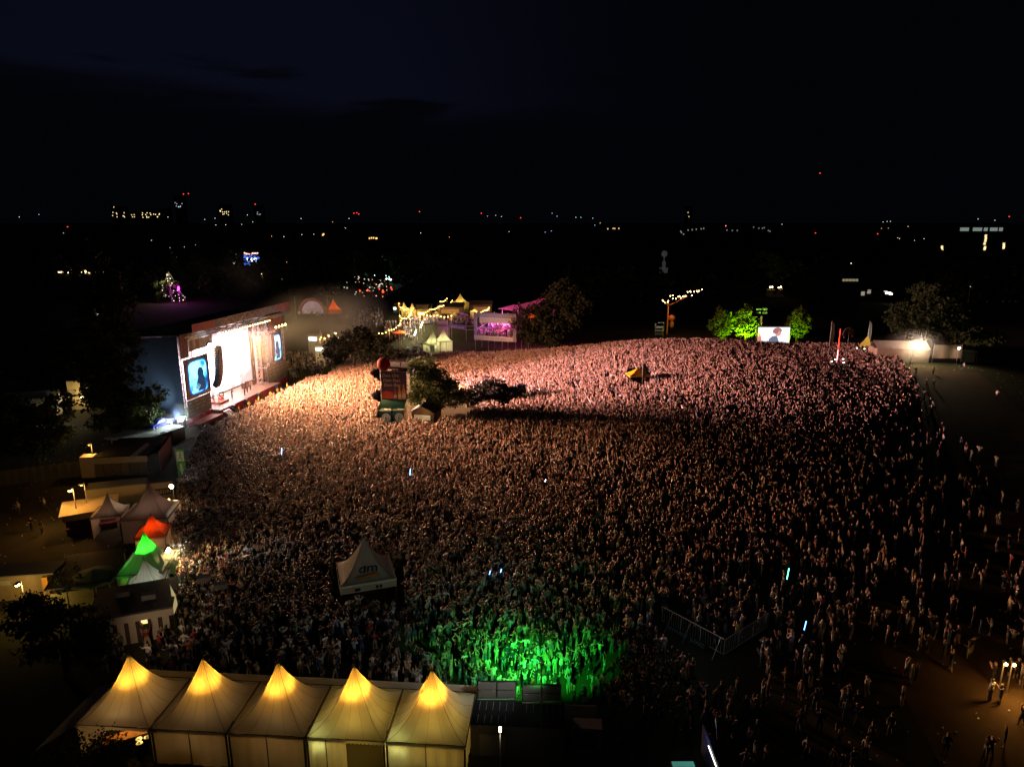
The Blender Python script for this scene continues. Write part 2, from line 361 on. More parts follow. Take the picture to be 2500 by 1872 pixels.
for i, u in enumerate((9.3, 13.6, 18.2, 25.6)):
    t = thing('front_speaker', 'black box speaker standing before the pink stage skirt, %s from the near tower' % ('first', 'second', 'third', 'fourth')[i], 'loudspeaker', SW(u, -3.1, 0), SA, 'front speakers before the stage')
    MB().box((0, 0, 1.15), (.75, .6, 1.1)).build('cabinet', BLK(), t); MB().box((0, -.31, 1.15), (.62, .03, .95)).build('grille', mat('grille_dark', (.04, .04, .04), .6), t)
    MB().tube((0, 0, 0), (0, 0, .6), .05).box((0, 0, .02), (.6, .6, .04)).build('stand', BLK(), t)
# drum riser and kit, backline, flames of red light at far side
t = thing('drum_riser', 'low drum riser with a kit at the near side of the deck', 'drum kit', SW(11.5, 1.2, 1.4), SA)
MB().box((0, 0, .2), (2.8, 2.4, .4)).build('riser', mat('riser_red', (.45, .12, .07), .5), t)
for x, z, r in ((0, .75, .3), (-.5, .95, .18), (.45, .95, .18), (.8, .7, .24)): MB().tube((x, -.3, z-.2), (x, -.3, z+.15), r, r, 12).build('drum', mat('drum_red', (.5, .08, .05), .3), t)
for x in (-.9, .95): MB().tube((x, 0, 1.35), (x, 0, 1.37), .27, .27, 14).tube((x, 0, .4), (x, 0, 1.36), .02).build('cymbal', mat('brass', (.7, .5, .2), .3, .9), t)
for k, (u, y) in enumerate(((22.5, 2.6), (24.2, 2.8), (26.0, 2.2), (15.2, 3))):
    t = thing('amplifier', ('stacked black amplifier beside the red rig at the far deck side', 'tall black amplifier cabinet mid way along the far deck', 'black amplifier nearest the far truss column', 'black amplifier standing behind the musicians')[k], 'amplifier', SW(u, y, 1.4), SA, 'amplifiers on the deck')
    MB().box((0, 0, .55), (.8, .5, 1.1)).build('cabinet', BLK(), t); MB().box((0, -.26, .5), (.7, .02, .9)).build('grille', mat('amp_cloth', (.3, .1, .06), .8), t)
# stage lamps (the rig's real light)
warm = (1., .5, .25); rose = (1., .47, .50)
for u in (14, 23.5): lamp('SPOT', SW(u, -2.2, 14.6), 520000, rose, .35, aim=(40, 140, 4), cone=50, blend=1)
lamp('SPOT', SW(19, -2.2, 14.2), 150000, (1, .46, .52), .35, aim=(105, 118, 4), cone=44, blend=1)
lamp('SPOT', SW(22, -2.2, 14.2), 90000, (1, .45, .30), .35, aim=(5, 100, 0), cone=60, blend=1)
for u in (11, 15, 19, 23): lamp('AREA', SW(u, -2.3, 13.9), 24000, (1, .47, .22), 1.2, aim=SW(u+2, -30, 0), spread=125)
lamp('AREA', SW(18, 2.5, 13.0), 3500, (1, .75, .55), 10, aim=SW(18, 1.5, 1.4), sy=4)
lamp('POINT', SW(25.5, .6, 3.2), 260, (1, .16, .05), .3)
lamp('POINT', SW(10.5, .4, 3.0), 160, (1, .3, .08), .3)
lamp('SPOT', SW(38.5, 0, 13.0), 8000, (1, .66, .30), .3, aim=SW(48, 0, 11), cone=110, blend=1)
lamp('POINT', SW(43, 3, 11), 1500, (1, .62, .22), .3)
# ------------------------------------------------------------------ pagoda tents
SEAM = lambda: mat('seam_dark', (.10, .085, .06), .8)
def pagoda(label, cat, c, rz, sx, sy, eave, apex, fm=None, wm=None, walls='', group=None, name='pagoda_tent', scallop=True, p=2.1, sm=None, seams=16, val=.28, z0=0., pole=True):
    t = thing(name, label, cat, c, rz, group); fm = fm or FAB(); wm = wm or fm
    nper = 32; nr = 9; per = []
    for i in range(nper):
        q = i/8; s = int(q) % 4; f = q-int(q)
        per.append([(-1+2*f, -1), (1, -1+2*f), (1-2*f, 1), (-1, 1-2*f)][s])
    vs = []; fs = []
    for j in range(nr+1):
        k = .02+.98*j/nr
        for (x, y) in per:
            corner = abs(abs(x)-abs(y)) < .01
            xx, yy = x*sx/2*k, y*sy/2*k
            if not (abs(x) > .99 and abs(y) > .99): xx *= 1-.035*k; yy *= 1-.035*k
            vs.append((xx, yy, eave+(apex-eave)*(1-k)**p + .03*math.sin(7*x+5*y)*k*(1-k)*4*.4))
    for j in range(nr):
        for i in range(nper): fs.append((j*nper+i, j*nper+(i+1) % nper, (j+1)*nper+(i+1) % nper, (j+1)*nper+i))
    r = MB().add(vs, fs)
    for a in range(0, nper, nper//seams):
        pts = [(vs[j*nper+a][0], vs[j*nper+a][1], vs[j*nper+a][2]+.012) for j in range(nr+1)]
        r.path(pts, .007 if a % 8 else .014, 3, 1)
    r.build('roof', [fm, sm or SEAM()], t, True)
    v = MB(); n = 20
    for (ax, ay), (bx, by) in (((-1, -1), (1, -1)), ((1, -1), (1, 1)), ((1, 1), (-1, 1)), ((-1, 1), (-1, -1))):
        for i in range(n):
            for hh in (0, 1):
                f0, f1 = (i+hh*.5)/n, (i+hh*.5+.5)/n
                d0 = val*(.72 if scallop and hh == 0 else 1); d1 = val*(.72 if scallop and hh == 1 else 1)
                P0 = Vector(((ax+(bx-ax)*f0)*sx/2, (ay+(by-ay)*f0)*sy/2, eave)); P1 = Vector(((ax+(bx-ax)*f1)*sx/2, (ay+(by-ay)*f1)*sy/2, eave))
                v.quad([P0, P1, P1-Vector((0, 0, d1)), P0-Vector((0, 0, d0))])
        v.tube((ax*sx/2, ay*sy/2, eave+.01), (bx*sx/2, by*sy/2, eave+.01), .035, n=4, mi=1)
    v.build('valance', [fm, SEAM()], t)
    for x in (-1, 1):
        for y in (-1, 1): MB().box((x*(sx/2-.06), y*(sy/2-.06), eave/2), (.1, .1, eave)).box((x*(sx/2-.06), y*(sy/2-.06), .02), (.3, .3, .04)).build('leg', BLK() if sm is None else ALU(), t)
    if pole: MB().tube((0, 0, apex-.35), (0, 0, apex+.22), .05, .02, 6).build('finial', SEAM(), t)
    for ch in walls:
        a = {'s': ((-1, -1), (1, -1)), 'e': ((1, -1), (1, 1)), 'n': ((1, 1), (-1, 1)), 'w': ((-1, 1), (-1, -1)), 'S': ((-1, -1), (.0, -1))}[ch]
        b = MB(); n = 28; nn = Vector((a[1][1]-a[0][1], -(a[1][0]-a[0][0]), 0)).normalized()
        for i in range(n):
            q = []
            for f in (i/n, (i+1)/n):
                P = Vector(((a[0][0]+(a[1][0]-a[0][0])*f)*(sx/2-.02), (a[0][1]+(a[1][1]-a[0][1])*f)*(sy/2-.02), 0))+nn*(.03*math.sin(f*40)+.04*math.sin(f*11)-.1)
                q.append(P)
            b.quad([q[0]+Vector((0, 0, .03)), q[1]+Vector((0, 0, .03)), q[1]+Vector((0, 0, eave-.05)), q[0]+Vector((0, 0, eave-.05))])
        for f in (.5,):
            P = Vector(((a[0][0]+(a[1][0]-a[0][0])*f)*sx/2, (a[0][1]+(a[1][1]-a[0][1])*f)*sy/2, 0))+nn*-.02
            b.tube(P, P+Vector((0, 0, eave)), .035, n=5, mi=1)
        b.build('side_wall', [wm, SEAM()], t)
    return t
# five glowing tents along the bottom edge
TA = math.atan2(-2.0, 26.2); _a, _b = G(180, 1768, 2.75), G(1138, 1822, 2.75); td = (_b-_a); TP = td.length/5; td.normalize(); TA = math.atan2(td.y, td.x); t0 = Vector((_a.x, _a.y, 0)); tn = Vector((-td.y, td.x, 0))
tl = ['leftmost glowing pagoda tent of the row of five, open at its front', 'second glowing pagoda tent from the left end of the bottom row', 'middle glowing pagoda tent of the row of five, closed walls',
      'fourth pagoda tent of the bottom row, lit yellow down to its eaves', 'rightmost glowing pagoda tent of the row of five, beside dark containers']
for i in range(5):
    c = t0+td*TP*(i+.5)+tn*2.55
    T = pagoda(tl[i], 'tent', c, TA, TP-.08, 5.1, 2.75, 6.35, walls='new'.replace('w', '' if i else 'w')+('s' if i in (1, 2, 4) else ('S' if i == 3 else '')), group='five glowing pagoda tents in a row', p=1.95)
    lf = MB().tube((0, 0, 3.1), (0, 0, 3.3), .12, .16, 8).tube((0, 0, 3.3), (0, 0, 5.3), .012, n=4); lf.build('lamp_holder', BLK(), T)
    lamp('SPOT', (0, 0, 3.7), [900, 880, 900, 1100, 1150][i], (1, .43, .035), .3, parent=T, cone=124+3*i, blend=1).rotation_euler = (math.pi, 0, 0)
    lamp('POINT', (.3, -.4, 2.3), [32, 27, 25, 110, 95][i], (1, .62, .26) if i < 3 else (1, .68, .12), .15, parent=T)
    lamp('POINT', (0, 0, 4.2), 60, (1, .45, .05), .3, parent=T)
    if i > 2: lamp('POINT', (-1.9, -1.9, 2.1), 30, (.95, 1, .3), .1, parent=T)
    # kit inside throwing shadows on the canvas
    if i in (1, 2, 4):
        for k in range(3):
            q = thing('crate_stack', '%s stack of equipment crates inside the %s bottom tent' % (('tall', 'low', 'narrow')[k], ('first', 'second', 'middle', 'fourth', 'rightmost')[i]), 'crates', c+td*(-1.5+1.5*k)+tn*(-1.2+.3*k), TA, 'crates inside the bottom tents')
            for j in range(1+(k+i) % 3): MB().box((0, 0, .3+.6*j), (.8-.1*k, .6, .57)).build('crate', GRY(), q)
# rain gutters between tents: shared truss beam behind
fb = thing('fascia_board', 'long pale fascia board behind the five bottom tents, green lit end', 'board', t0+tn*5.35, TA)
MB().box((13.1+.1, 0, 2.75), (26.5, .06, .7)).build('board', WHT(), fb)
for k in range(6): MB().tube((.2+k*5.2, 0, 0), (.2+k*5.2, 0, 2.5), .05).build('post', ALU(), fb)
for k in (3,):
    q = thing('tent_gutter', 'pale rain gutter between the middle and fourth bottom tents', 'gutter', t0+td*TP*3, TA)
    MB().box((0, 2.5, 2.62), (.16, 5.1, .1)).tube((0, -.02, .0), (0, -.02, 2.6), .05).build('channel', WHT(), q)
# open bay at left end: counter, kegs
q = thing('bar_counter', 'orange wooden counter inside the open leftmost tent', 'counter', t0+td*2.6+tn*1.3, TA+.55); MB().box((0, 0, 1.0), (3.4, .9, .08)).build('counter_top', mat('orange_wood', (.55, .24, .05), .6, vary=.3, scale=4), q)
MB().box((0, .1, .5), (3.3, .7, .96)).build('counter_front', GRY(), q)
lamp('POINT', tuple(t0+td*2.2+tn*1.6+Vector((0, 0, 2.2))), 22, (1, .6, .2), .1)
for k, (a, b) in enumerate(((3.7, .9), (4.15, 1.1), (3.95, .55))):
    q = thing('beer_keg', ('metal keg nearest the counter in the leftmost tent', 'metal keg behind two others in the leftmost tent', 'metal keg closest to the front of the leftmost tent')[k], 'keg', t0+td*a+tn*b, 0, 'kegs in the leftmost tent')
    MB().tube((0, 0, 0), (0, 0, 1.1), .24, .24, 14).build('barrel', BLK(), q); MB().tube((0, 0, 1.1), (0, 0, 1.13), .21, .21, 14).tube((0, 0, 1.13), (0, 0, 1.2), .07, n=8).build('lid', mat('lid_pale', (.6, .65, .4), .3, .5), q)
q = thing('tarpaulin_awning', 'pinkish side awning sloping off the leftmost bottom tent', 'awning', t0+td*-.1, TA)
MB().slab([(-2.6, -.4, .9), (0, .2, 2.5), (0, 4.8, 2.5), (-1.7, 4.6, 1.9)], (0, 0, -.03)).build('sheet', mat('tarp_mauve', (.3, .25, .26), .7), q)
for a in ((-2.5, -.3, .9), (-1.6, 4.5, 1.85)): MB().tube((a[0], a[1], 0), a, .03).build('pole', ALU(), q)

# tents with a front edge given by eaves corners at pixels
def tent_px(fl, fr, depth, eave, apex, label, **k):
    a = G(fl[0], fl[1], eave); b = G(fr[0], fr[1], eave); d = (b-a); wd = d.length; d.normalize(); n = Vector((-d.y, d.x, 0)); c = (a+b)/2+n*depth/2; c.z = k.pop('gz', 0.)
    return pagoda(label, k.pop('cat', 'tent'), c, math.atan2(d.y, d.x), wd, depth, eave-c.z, apex-c.z, **k), c
BRN = mat('fabric_dusk', (.42, .34, .3), .6, trans=.3, vary=.15, scale=.8)
ta, ca = tent_px((291, 1272), (410, 1264), 5.2, 2.8, 6.2, 'large brownish pagoda tent at the back of the left row', fm=BRN, walls='wns', group='tents along the left edge of the crowd')
tb, cb = tent_px((217, 1265), (295, 1258), 3.4, 2.7, 4.9, 'smaller brownish pagoda tent left of the large brown one', fm=BRN, walls='wn', group='tents along the left edge of the crowd')
OR = mat('fabric_orange', (.75, .10, .01), .6, trans=.45, vary=.15)
to, co = tent_px((325, 1316), (404, 1307), 3.3, 2.5, 4.5, 'orange pagoda tent between the brown and the green tents', fm=OR, wm=FAB(), walls='wns', group='tents along the left edge of the crowd')
lamp('POINT', (ca.x, ca.y, 2.6), 70, (1, .62, .45), .15); lamp('POINT', (cb.x, cb.y, 2.3), 35, (1, .6, .4), .15); lamp('POINT', (co.x, co.y, 2.8), 85, (1, .35, .12), .1); lamp('POINT', (co.x-.4, co.y-.6, 1.6), 60, (1, .45, .2), .1)  # first two lamps added inside the brown tents to brighten their canvas
GT_ = mat('fabric_pale_green', (.5, .58, .42), .6, trans=.55, vary=.12)
tg, cg = tent_px((280, 1407), (397, 1397), 4.9, 2.7, 5.9, 'bright green lit pagoda tent in the left row', fm=GT_, walls='wn', group='tents along the left edge of the crowd')
lamp('SPOT', (cg.x, cg.y, 3.5), 1300, (.02, 1, .02), .1, aim=(cg.x, cg.y, 9), cone=125, blend=.5); lamp('POINT', (cg.x-1.5, cg.y-.5, 2.0), 38, (.05, 1, .08), .1)
tw, cw = tent_px((298, 1449), (394, 1436), 3.9, 2.4, 4.7, 'white pagoda tent in front of the green lit one', walls='wns', group='tents along the left edge of the crowd')
lamp('POINT', (cw.x, cw.y, 2.0), 75, (.85, 1, .8), .15)
td_, cd = tent_px((830, 1434), (968, 1412), 5.1, 2.9, 6.3, 'white peaked tent with two black letters standing alone in the crowd', fm=mat('fabric_grey', (.42, .43, .36), .6, trans=.3, vary=.12, scale=.7), wm=None, scallop=False, name='peaked_tent', val=.75, seams=4, p=1.9)
INK = mat('ink_black', (.012, .012, .015), .7)
A4 = td_.rotation_euler.z
dw = (G(830, 1434, 2.9)-G(968, 1412, 2.9)).length
lt = text('dm', 1.35, INK, td_, (0.1, -1.72, 3.53), (rad(36), 0, 0), .012, sx=1.05, shear=.15)
MB().slab([(-1.0, -2.05, 3.30), (1.0, -1.9, 3.45), (1.15, -2.12, 3.28), (-.9, -2.22, 3.2)], (0, .0, .012)).build('logo_stripe', mat('logo_ochre', (.45, .2, .03), .7), td_)
tgm = MB().box((0, 2.55*-1-.02, 2.86), (dw, .03, .2)); tgm.build('edge_band', mat('band_lime', (.55, .62, .4), .6), td_)
MB().box((-1.0, -2.6, 2.42), (.5, .03, .3)).build('logo_patch', INK, td_); MB().box((.75, -2.6, 2.45), (.22, .03, .3)).box((1.1, -2.6, 2.45), (.22, .03, .3)).build('logo_patch', INK, td_)
# yellow pop-up canopy far on the hill
q = GT(1556, 945); pagoda('small yellow pop up canopy alone in the middle of the far crowd', 'canopy', q, rad(8), 4.2, 3.2, 2.6, 3.9, fm=mat('fabric_yellow', (.75, .42, .01), .6, trans=.3), name='pop_up_canopy', scallop=False, p=1.3, seams=4, sm=ALU(), pole=False)
def beach_flag(px, py, h, wd, m, label, name='beach_flag', grp=None, arch=False, loc=None):
    g_ = loc or GT(px, py); t = thing(name, label, 'flag', g_, rad(10), grp)
    MB().tube((0, 0, 0), (0, 0, h), .05, .03, 6).box((0, 0, .05), (.6, .6, .1)).build('pole', ALU(), t)
    if arch:
        pts = [(-wd*math.cos(a)*.5, 0, h-1.6+1.6*math.sin(a)) for a in [math.pi*i/10 for i in range(11)]]
        MB().slab(pts+[(wd*.35, 0, h-2.2), (0, 0, h-1.1), (-wd*.35, 0, h-2.2)], (0, .04, 0)).build('sail', m, t)
    else: MB().slab([(.05, 0, h*.35), (wd*.7, 0, h*.4), (wd, 0, h*.7), (wd*.7, 0, h*.93), (.05, 0, h)], (0, .04, 0)).build('sail', m, t)
    return t
beach_flag(1567, 950, 5.2, 1.0, mat('olive_flag', (.16, .14, .05), .8), 'tall olive beach flag beside the yellow canopy')
beach_flag(2020, 885, 9.5, 1.1, mat('flag_brown', (.25, .13, .1), .8), 'leftmost tall flag pole with a brown flag on the hill', grp='tall flag poles on the hill')
beach_flag(2062, 905, 9.5, 3.0, mat('flag_tan', (.4, .25, .18), .8), 'flag pole with an arched tan top and orange strip', arch=True, grp='tall flag poles on the hill')
tf = beach_flag(2112, 880, 9.2, .9, mat('flag_grey', (.3, .27, .26), .8), 'flag pole with a yellow scalloped pennant below its flag', grp='tall flag poles on the hill')
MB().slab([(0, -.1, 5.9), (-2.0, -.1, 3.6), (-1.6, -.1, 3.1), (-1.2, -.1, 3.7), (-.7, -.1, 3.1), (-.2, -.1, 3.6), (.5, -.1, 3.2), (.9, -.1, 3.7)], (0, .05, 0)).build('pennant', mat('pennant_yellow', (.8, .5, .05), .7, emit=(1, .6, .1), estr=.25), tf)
g_ = GT(2041, 900); t = thing('light_mast', 'tall mast glowing red above and pink below among the flags', 'light mast', g_); MB().tube((0, 0, 0), (0, 0, 1.2), .05).build('pole', ALU(), t)
MB().tube((0, 0, 1.2), (0, 0, 4.2), .09, n=6).build('lit_tube', glow('tube_pink', (1, .35, .4), 3), t); MB().tube((0, 0, 4.2), (0, 0, 8.8), .09, n=6).build('lit_tube', glow('tube_red', (1, .05, .02), 1.6), t)
lamp('POINT', g_+Vector((0, -.4, 3)), 120, (1, .15, .2), .2)
for k, (x, y) in enumerate(((2028, 905), (2037, 900), (2056, 898), (2057, 908), (2108, 872), (2090, 870))):
    p = GT(x, y); t = thing('phone_light', 'bright white phone light held up near the flag masts', 'phone light', p+Vector((0, 0, 2.0)), 0, 'phone lights near the flag masts'); MB().box((0, 0, 0), (.3, .08, .12)).build('glowing_face', glow('phone_white', (1, .9, .8), 12), t)
for k, (x, y, c, s, lb) in enumerate(((690, 1142, (.25, .5, 1), 1.0, 'blue glowing stick held up in the crowd left of centre'), (1002, 1195, (.15, .4, 1), .9, 'blue glowing stick in the crowd nearer the lone tent'), (1330, 1212, (.9, .95, 1), .3, 'small white light in the middle of the dark crowd'),
        (1916, 1462, (.1, 1, .6), 1.1, 'cyan green glowing stick on the dark right meadow'), (1957, 1592, (.1, .3, 1), .8, 'blue glowing toy on the dark right meadow'), (1195, 1450, (.1, .3, 1), .4, 'tiny blue light in the crowd right of the lone tent'), (1222, 1445, (.15, .4, 1), .35, 'second tiny blue light right of the lone tent'))):
    p = GT(x, y); t = thing('glow_stick', lb, 'glow stick', p+Vector((0, 0, 2.0)), 0, 'glowing sticks and toys in the crowd'); MB().tube((0, 0, 0), (.1, 0, s), .035, n=6).build('tube', glow('stick%d' % k, c, 9), t); MB().tube((0, 0, -.15), (0, 0, 0), .03, n=6).build('grip', BLK(), t)
# ------------------------------------------------------------------ sound tower, kiosks, hut
GK = mat('kiosk_green', (.012, .05, .035), .5, vary=.3); CRM = mat('sign_cream', (.62, .55, .4), .7); POSTER = mat('poster_plum', (.075, .035, .06), .7, vary=.5, scale=1.4)
f0 = G(935, 1026); f0.z = 0
FT = thing('sound_tower', 'scaffold sound tower wrapped in a printed drinks poster with green base', 'tower', f0, rad(-3))
m = MB(); tw_, tdp, th = 4.5, 4.6, 9.6
for x in (.05, tw_+.35):
    for y in (.2, tdp): m.truss((x, y, 0), (x, y, th), .3, .035, .9)
for z in (2.5, 5, 7.4, th):
    for y in (.2, tdp): m.tube((0, y, z), (tw_+.4, y, z), .04)
    for x in (.05, tw_+.35): m.tube((x, .2, z), (x, tdp, z), .04); 
m.build('tower_frame', ALU(), FT)
m = MB().slab([(-.15, 0, th+.05), (tw_+1.6, 0, th-.1), (tw_+1.9, tdp+.3, th-.1), (-.1, tdp+.3, th+.05)], (0, 0, .12)); m.build('roof', mat('tower_roof', (.05, .05, .04), .6), FT)
m = MB().tube((0, .05, th+.25), (tw_+1.6, .05, th+.1), .05).tube((0, -.3, th-.4), (tw_+.6, -.3, th-.6), .05).truss((0, tdp, th+.3), (tw_+1.5, tdp, th+.2), .4, .03, .8); m.build('top_truss', ALU(), FT)
ps = MB().slab([(0, -.05, 3.9), (tw_, -.05, 3.9), (tw_, -.05, 9.2), (0, -.05, 9.2)], (0, .04, 0)).build('poster', POSTER, FT); tag(ps, 'tall plum poster with three white lines of writing and bottles')
for k, s in enumerate(('Dein Ort.', 'Dein Fest.', 'Dein Bier.')): text(s, .78, CRM, ps, (.2+.12*k, -.10, 8.05-.85*k), (rad(90), 0, 0), .01, 'LEFT', shear=.2)
bm_ = mat('bottle_amber', (.75, .25, .02), .5, vary=.3); rm_ = mat('glow_red_print', (.6, .08, .02), .7, vary=.7, scale=5)
MB().slab([(.1, -.062, 4.1), (2.2, -.062, 4.1), (2.0, -.062, 5.3), (.9, -.062, 5.55), (.1, -.062, 5.2)], (0, -.01, 0)).build('printed_glow', rm_, ps)
for k, (x, c) in enumerate(((2.45, rm_), (3.25, bm_), (4.0, bm_))):
    s = 1-.12*(2-k); z0_ = 4.0
    prof = [(-.34, 0), (.34, 0), (.34, 1.45), (.13, 2.0), (.13, 2.75), (-.13, 2.75), (-.13, 2.0), (-.34, 1.45)]
    b_ = MB().slab([(x+a*s, -.075, z0_+b*s) for a, b in prof], (0, -.012, 0)).build('printed_bottle', c, ps)
    MB().slab([(x-.3*s, -.095, z0_+.35*s), (x+.3*s, -.095, z0_+.35*s), (x+.3*s, -.095, z0_+.95*s), (x, -.095, z0_+1.1*s), (x-.3*s, -.095, z0_+.95*s)], (0, -.01, 0)).build('bottle_label', CRM, b_)
# flared green base
GB = mat('base_green', (.035, .16, .09), .6, vary=.4, scale=1.2, col2=(.02, .08, .05))
m = MB(); n = 12; rows = []
for j in range(7):
    f = j/6; z = 3.95-1.75*f; ex = .55*math.sin(f*math.pi/2); y = -.05-1.2*math.sin(f*math.pi/2)**.8
    rows.append([(-ex+(tw_+ex*.6)*i/n+0*ex, y-.12*math.sin(math.pi*i/n), z-.18*math.sin(math.pi*i/n)*f) for i in range(n+1)])
vs = [p for r_ in rows for p in r_]; m.add(vs, [(j*(n+1)+i, (j+1)*(n+1)+i, (j+1)*(n+1)+i+1, j*(n+1)+i+1) for j in range(6) for i in range(n)])
m.build('flared_skirt', GB, FT, True)
lowp = MB().slab([(-.55, -1.3, .1), (tw_-.2, -1.3, .1), (tw_-.2, -1.3, 2.1), (-.55, -1.3, 2.1)], (0, .04, 0)).build('base_panel', mat('base_dark_green', (.02, .055, .04), .6), FT)
text('Hoepfner', .95, CRM, lowp, (1.85, -1.36, 1.25), (rad(90), 0, 0), .012, sx=.95)
t = thing('gas_balloon', 'dark red round balloon tethered above the left corner of the sound tower', 'balloon', At(936.5, 888.7, f0.y+.3)); MB().ell((0, 0, 0), (1.2, 1.2, 1.2), 24, 14).build('envelope', mat('balloon_red', (.075, .004, .002), .75, spec=.1, emit=(1, .04, .02), estr=.012), t, True); MB().tube((0, 0, -1.15), (.2, 0, -2.2), .015, n=4).build('tether', BLK(), t)
def ring_logo(par, c, r, rot, mt=None):
    o = bpy.data.objects.new('round_logo', None)
    q = MB(); q.tube((0, 0, 0), (0, 0, .012), r, r, 24); d = q.build('round_logo', CRM, par); d.location = c; d.rotation_euler = rot
    q = MB(); n = 24
    for i in range(n):
        a, b = 2*math.pi*i/n, 2*math.pi*(i+1)/n
        q.slab([(r*.62*math.cos(a), r*.62*math.sin(a), .014), (r*.7*math.cos(a), r*.7*math.sin(a), .014), (r*.7*math.cos(b), r*.7*math.sin(b), .014), (r*.62*math.cos(b), r*.62*math.sin(b), .014)], (0, 0, .006))
    q.build('logo_ring', INK, d); text('6', r*1.25, INK, d, (0, -r*.45, .016), (0, 0, 0), .004)
def kiosk(px, py, label):
    c = G(px, py); t = thing('kiosk', label, 'kiosk', c, rad(-2), 'two green kiosks at the tower foot')
    MB().box((0, 1.1, 1.25), (1.9, 2.2, 2.5)).build('wall', GK, t); MB().box((0, 1.1, 2.56), (2.05, 2.5, .1)).build('roof', mat('kiosk_roof', (.05, .09, .06), .5), t)
    MB().box((0, -.03, .5), (1.8, .06, .06)).box((.96, 1.1, 1.3), (.05, 1.5, 1.0)).build('counter_ledge', ALU(), t)
    ring_logo(t, (.1, -.02, 1.3), .78, (rad(90), 0, 0)); ring_logo(t, (.2, 1.2, 2.62), .62, (0, 0, 0)); return t
k1 = kiosk(942, 1037, 'green kiosk with a round cream sign, the left of two below the tower'); k2 = kiosk(974, 1036, 'green kiosk with a round cream sign, nearer the gabled hut')
c = G(1032, 1036); t = thing('gabled_hut', 'wooden gabled hut with one pale roof side beside the green kiosks', 'hut', c, rad(-12))
hw, hd = 2.2, 4.6
MB().box((0, hd/2, 1.1), (hw*2-.3, hd-.2, 2.2)).slab([(-hw, 0, 2.2), (hw, 0, 2.2), (-.2, 0, 3.3)], (0, .1, 0)).build('wall', mat('hut_wood', (.26, .13, .06), .8, vary=.4, scale=5), t)
MB().slab([(-hw-.3, -.3, 2.05), (-.2, -.3, 3.38), (-.2, hd+.3, 3.38), (-hw-.3, hd+.3, 2.05)], (0, 0, .08)).build('roof', mat('roof_pale_blue', (.42, .5, .6), .5, vary=.15), t)
MB().slab([(hw+.3, -.3, 2.05), (hw+.3, hd+.3, 2.05), (-.2, hd+.3, 3.38), (-.2, -.3, 3.38)], (0, 0, .08)).build('roof', mat('roof_brown', (.12, .08, .05), .7, vary=.5, scale=3), t)
MB().box((0, -.12, 1.3), (3.0, .06, .9)).build('window', glow('hut_light', (1, .8, .5), .12), t)
lamp('POINT', c+Vector((.5, -1.6, 2.4)), 40, (1, .85, .5), .1); lamp('POINT', tuple(f0+Vector((2, -4.5, 3.2))), 60, (1, .9, .8), .3)
p = GT(1128, 975); t = thing('edge_banner', 'orange and white banner leaning behind the tree right of the tower', 'banner', p, rad(-55)); MB().slab([(-1.5, 0, 1.0), (1.5, 0, .6), (1.5, 0, 2.6), (-1.5, 0, 3.0)], (0, .05, 0)).build('cloth', mat('banner_orange', (.65, .35, .12), .7, vary=.6, scale=.7), t); MB().tube((-1.5, 0, 0), (-1.5, 0, 3), .04).tube((1.5, 0, 0), (1.5, 0, 2.6), .04).build('pole', ALU(), t)
for k, x in enumerate((1.0, 3.4)):
    q = thing('follow_spot', ('left', 'right')[k]+' of two follow spots on the sound tower roof aimed at the stage', 'spotlight', tuple(f0+Vector((x, .6, 9.75))), rad(100), 'follow spots on the sound tower'); MB().tube((-.2, 0, .45), (.7, 0, .45), .16, .2, 10).tube((0, 0, 0), (0, 0, .4), .04).build('housing', BLK(), q)
    lamp('SPOT', tuple(f0+Vector((x-1.3, .6, 10.4))), 11000, (1, .82, .74), .2, aim=tuple(SW(9+18*k, 0, 13.5)), cone=32, blend=.7)
# pit barrier
def barrier(pts, label, h=1.15, name='crowd_barrier', grp=None, mt=None, bars=.25, gap=2.2):
    t = thing(name, label, 'barrier', (pts[0].x, pts[0].y, pts[0].z), 0, grp); o = pts[0]; m = MB(); f = MB()
    for a, b in zip(pts[:-1], pts[1:]):
        d = b-a; n = max(1, int(d.length/bars)); up = Vector((0, 0, h))
        f.tube(a-o+up, b-o+up, .035, n=5).tube(a-o+Vector((0, 0, .12)), b-o+Vector((0, 0, .12)), .025, n=5)
        for i in range(n+1):
            q = a+d*i/n-o; m.tube(q+Vector((0, 0, .1)), q+up, .012 if i % int(gap/bars) else .03, n=4)
    m.build('bars', mt or ALU(), t); f.build('rail', mt or ALU(), t); return t
fl = [SW(u, -6.2, 0) for u in (-1, 6, 14, 22, 30, 36)]
barrier(fl, 'long metal barrier between the stage pit and the first rows', 1.2)
barrier([G(810, 908), G(822, 925), G(838, 945), G(846, 962)], 'curved metal barrier right of the stage splitting the crowd', 1.4)
barrier([G(430, 1115), G(475, 1085)], 'pale metal rail beside the printed side panel', 1.2); barrier([G(455, 1180), G(540, 1130)], 'long thin metal rail above the white floodlight mast', 1.2)
PBR = mat('galvanised_pale', (.5, .52, .5), .5, vary=.2); bl = [G(1616, 1517), G(1765, 1599)]; bt = barrier(bl, 'dark metal fence corner on the meadow, its left run', 1.5, mt=PBR); barrier([G(1767, 1600), G(1874, 1532)], 'dark metal fence corner on the meadow, its right run', 1.5, mt=PBR)
for a in (.18, .48, .95):
    p = bl[0].lerp(bl[1], a)-bl[0]; MB().tube(p+Vector((0, 0, 1.5)), p+Vector((-.9, -.9, .05)), .03).build('strut', ALU(), bt)
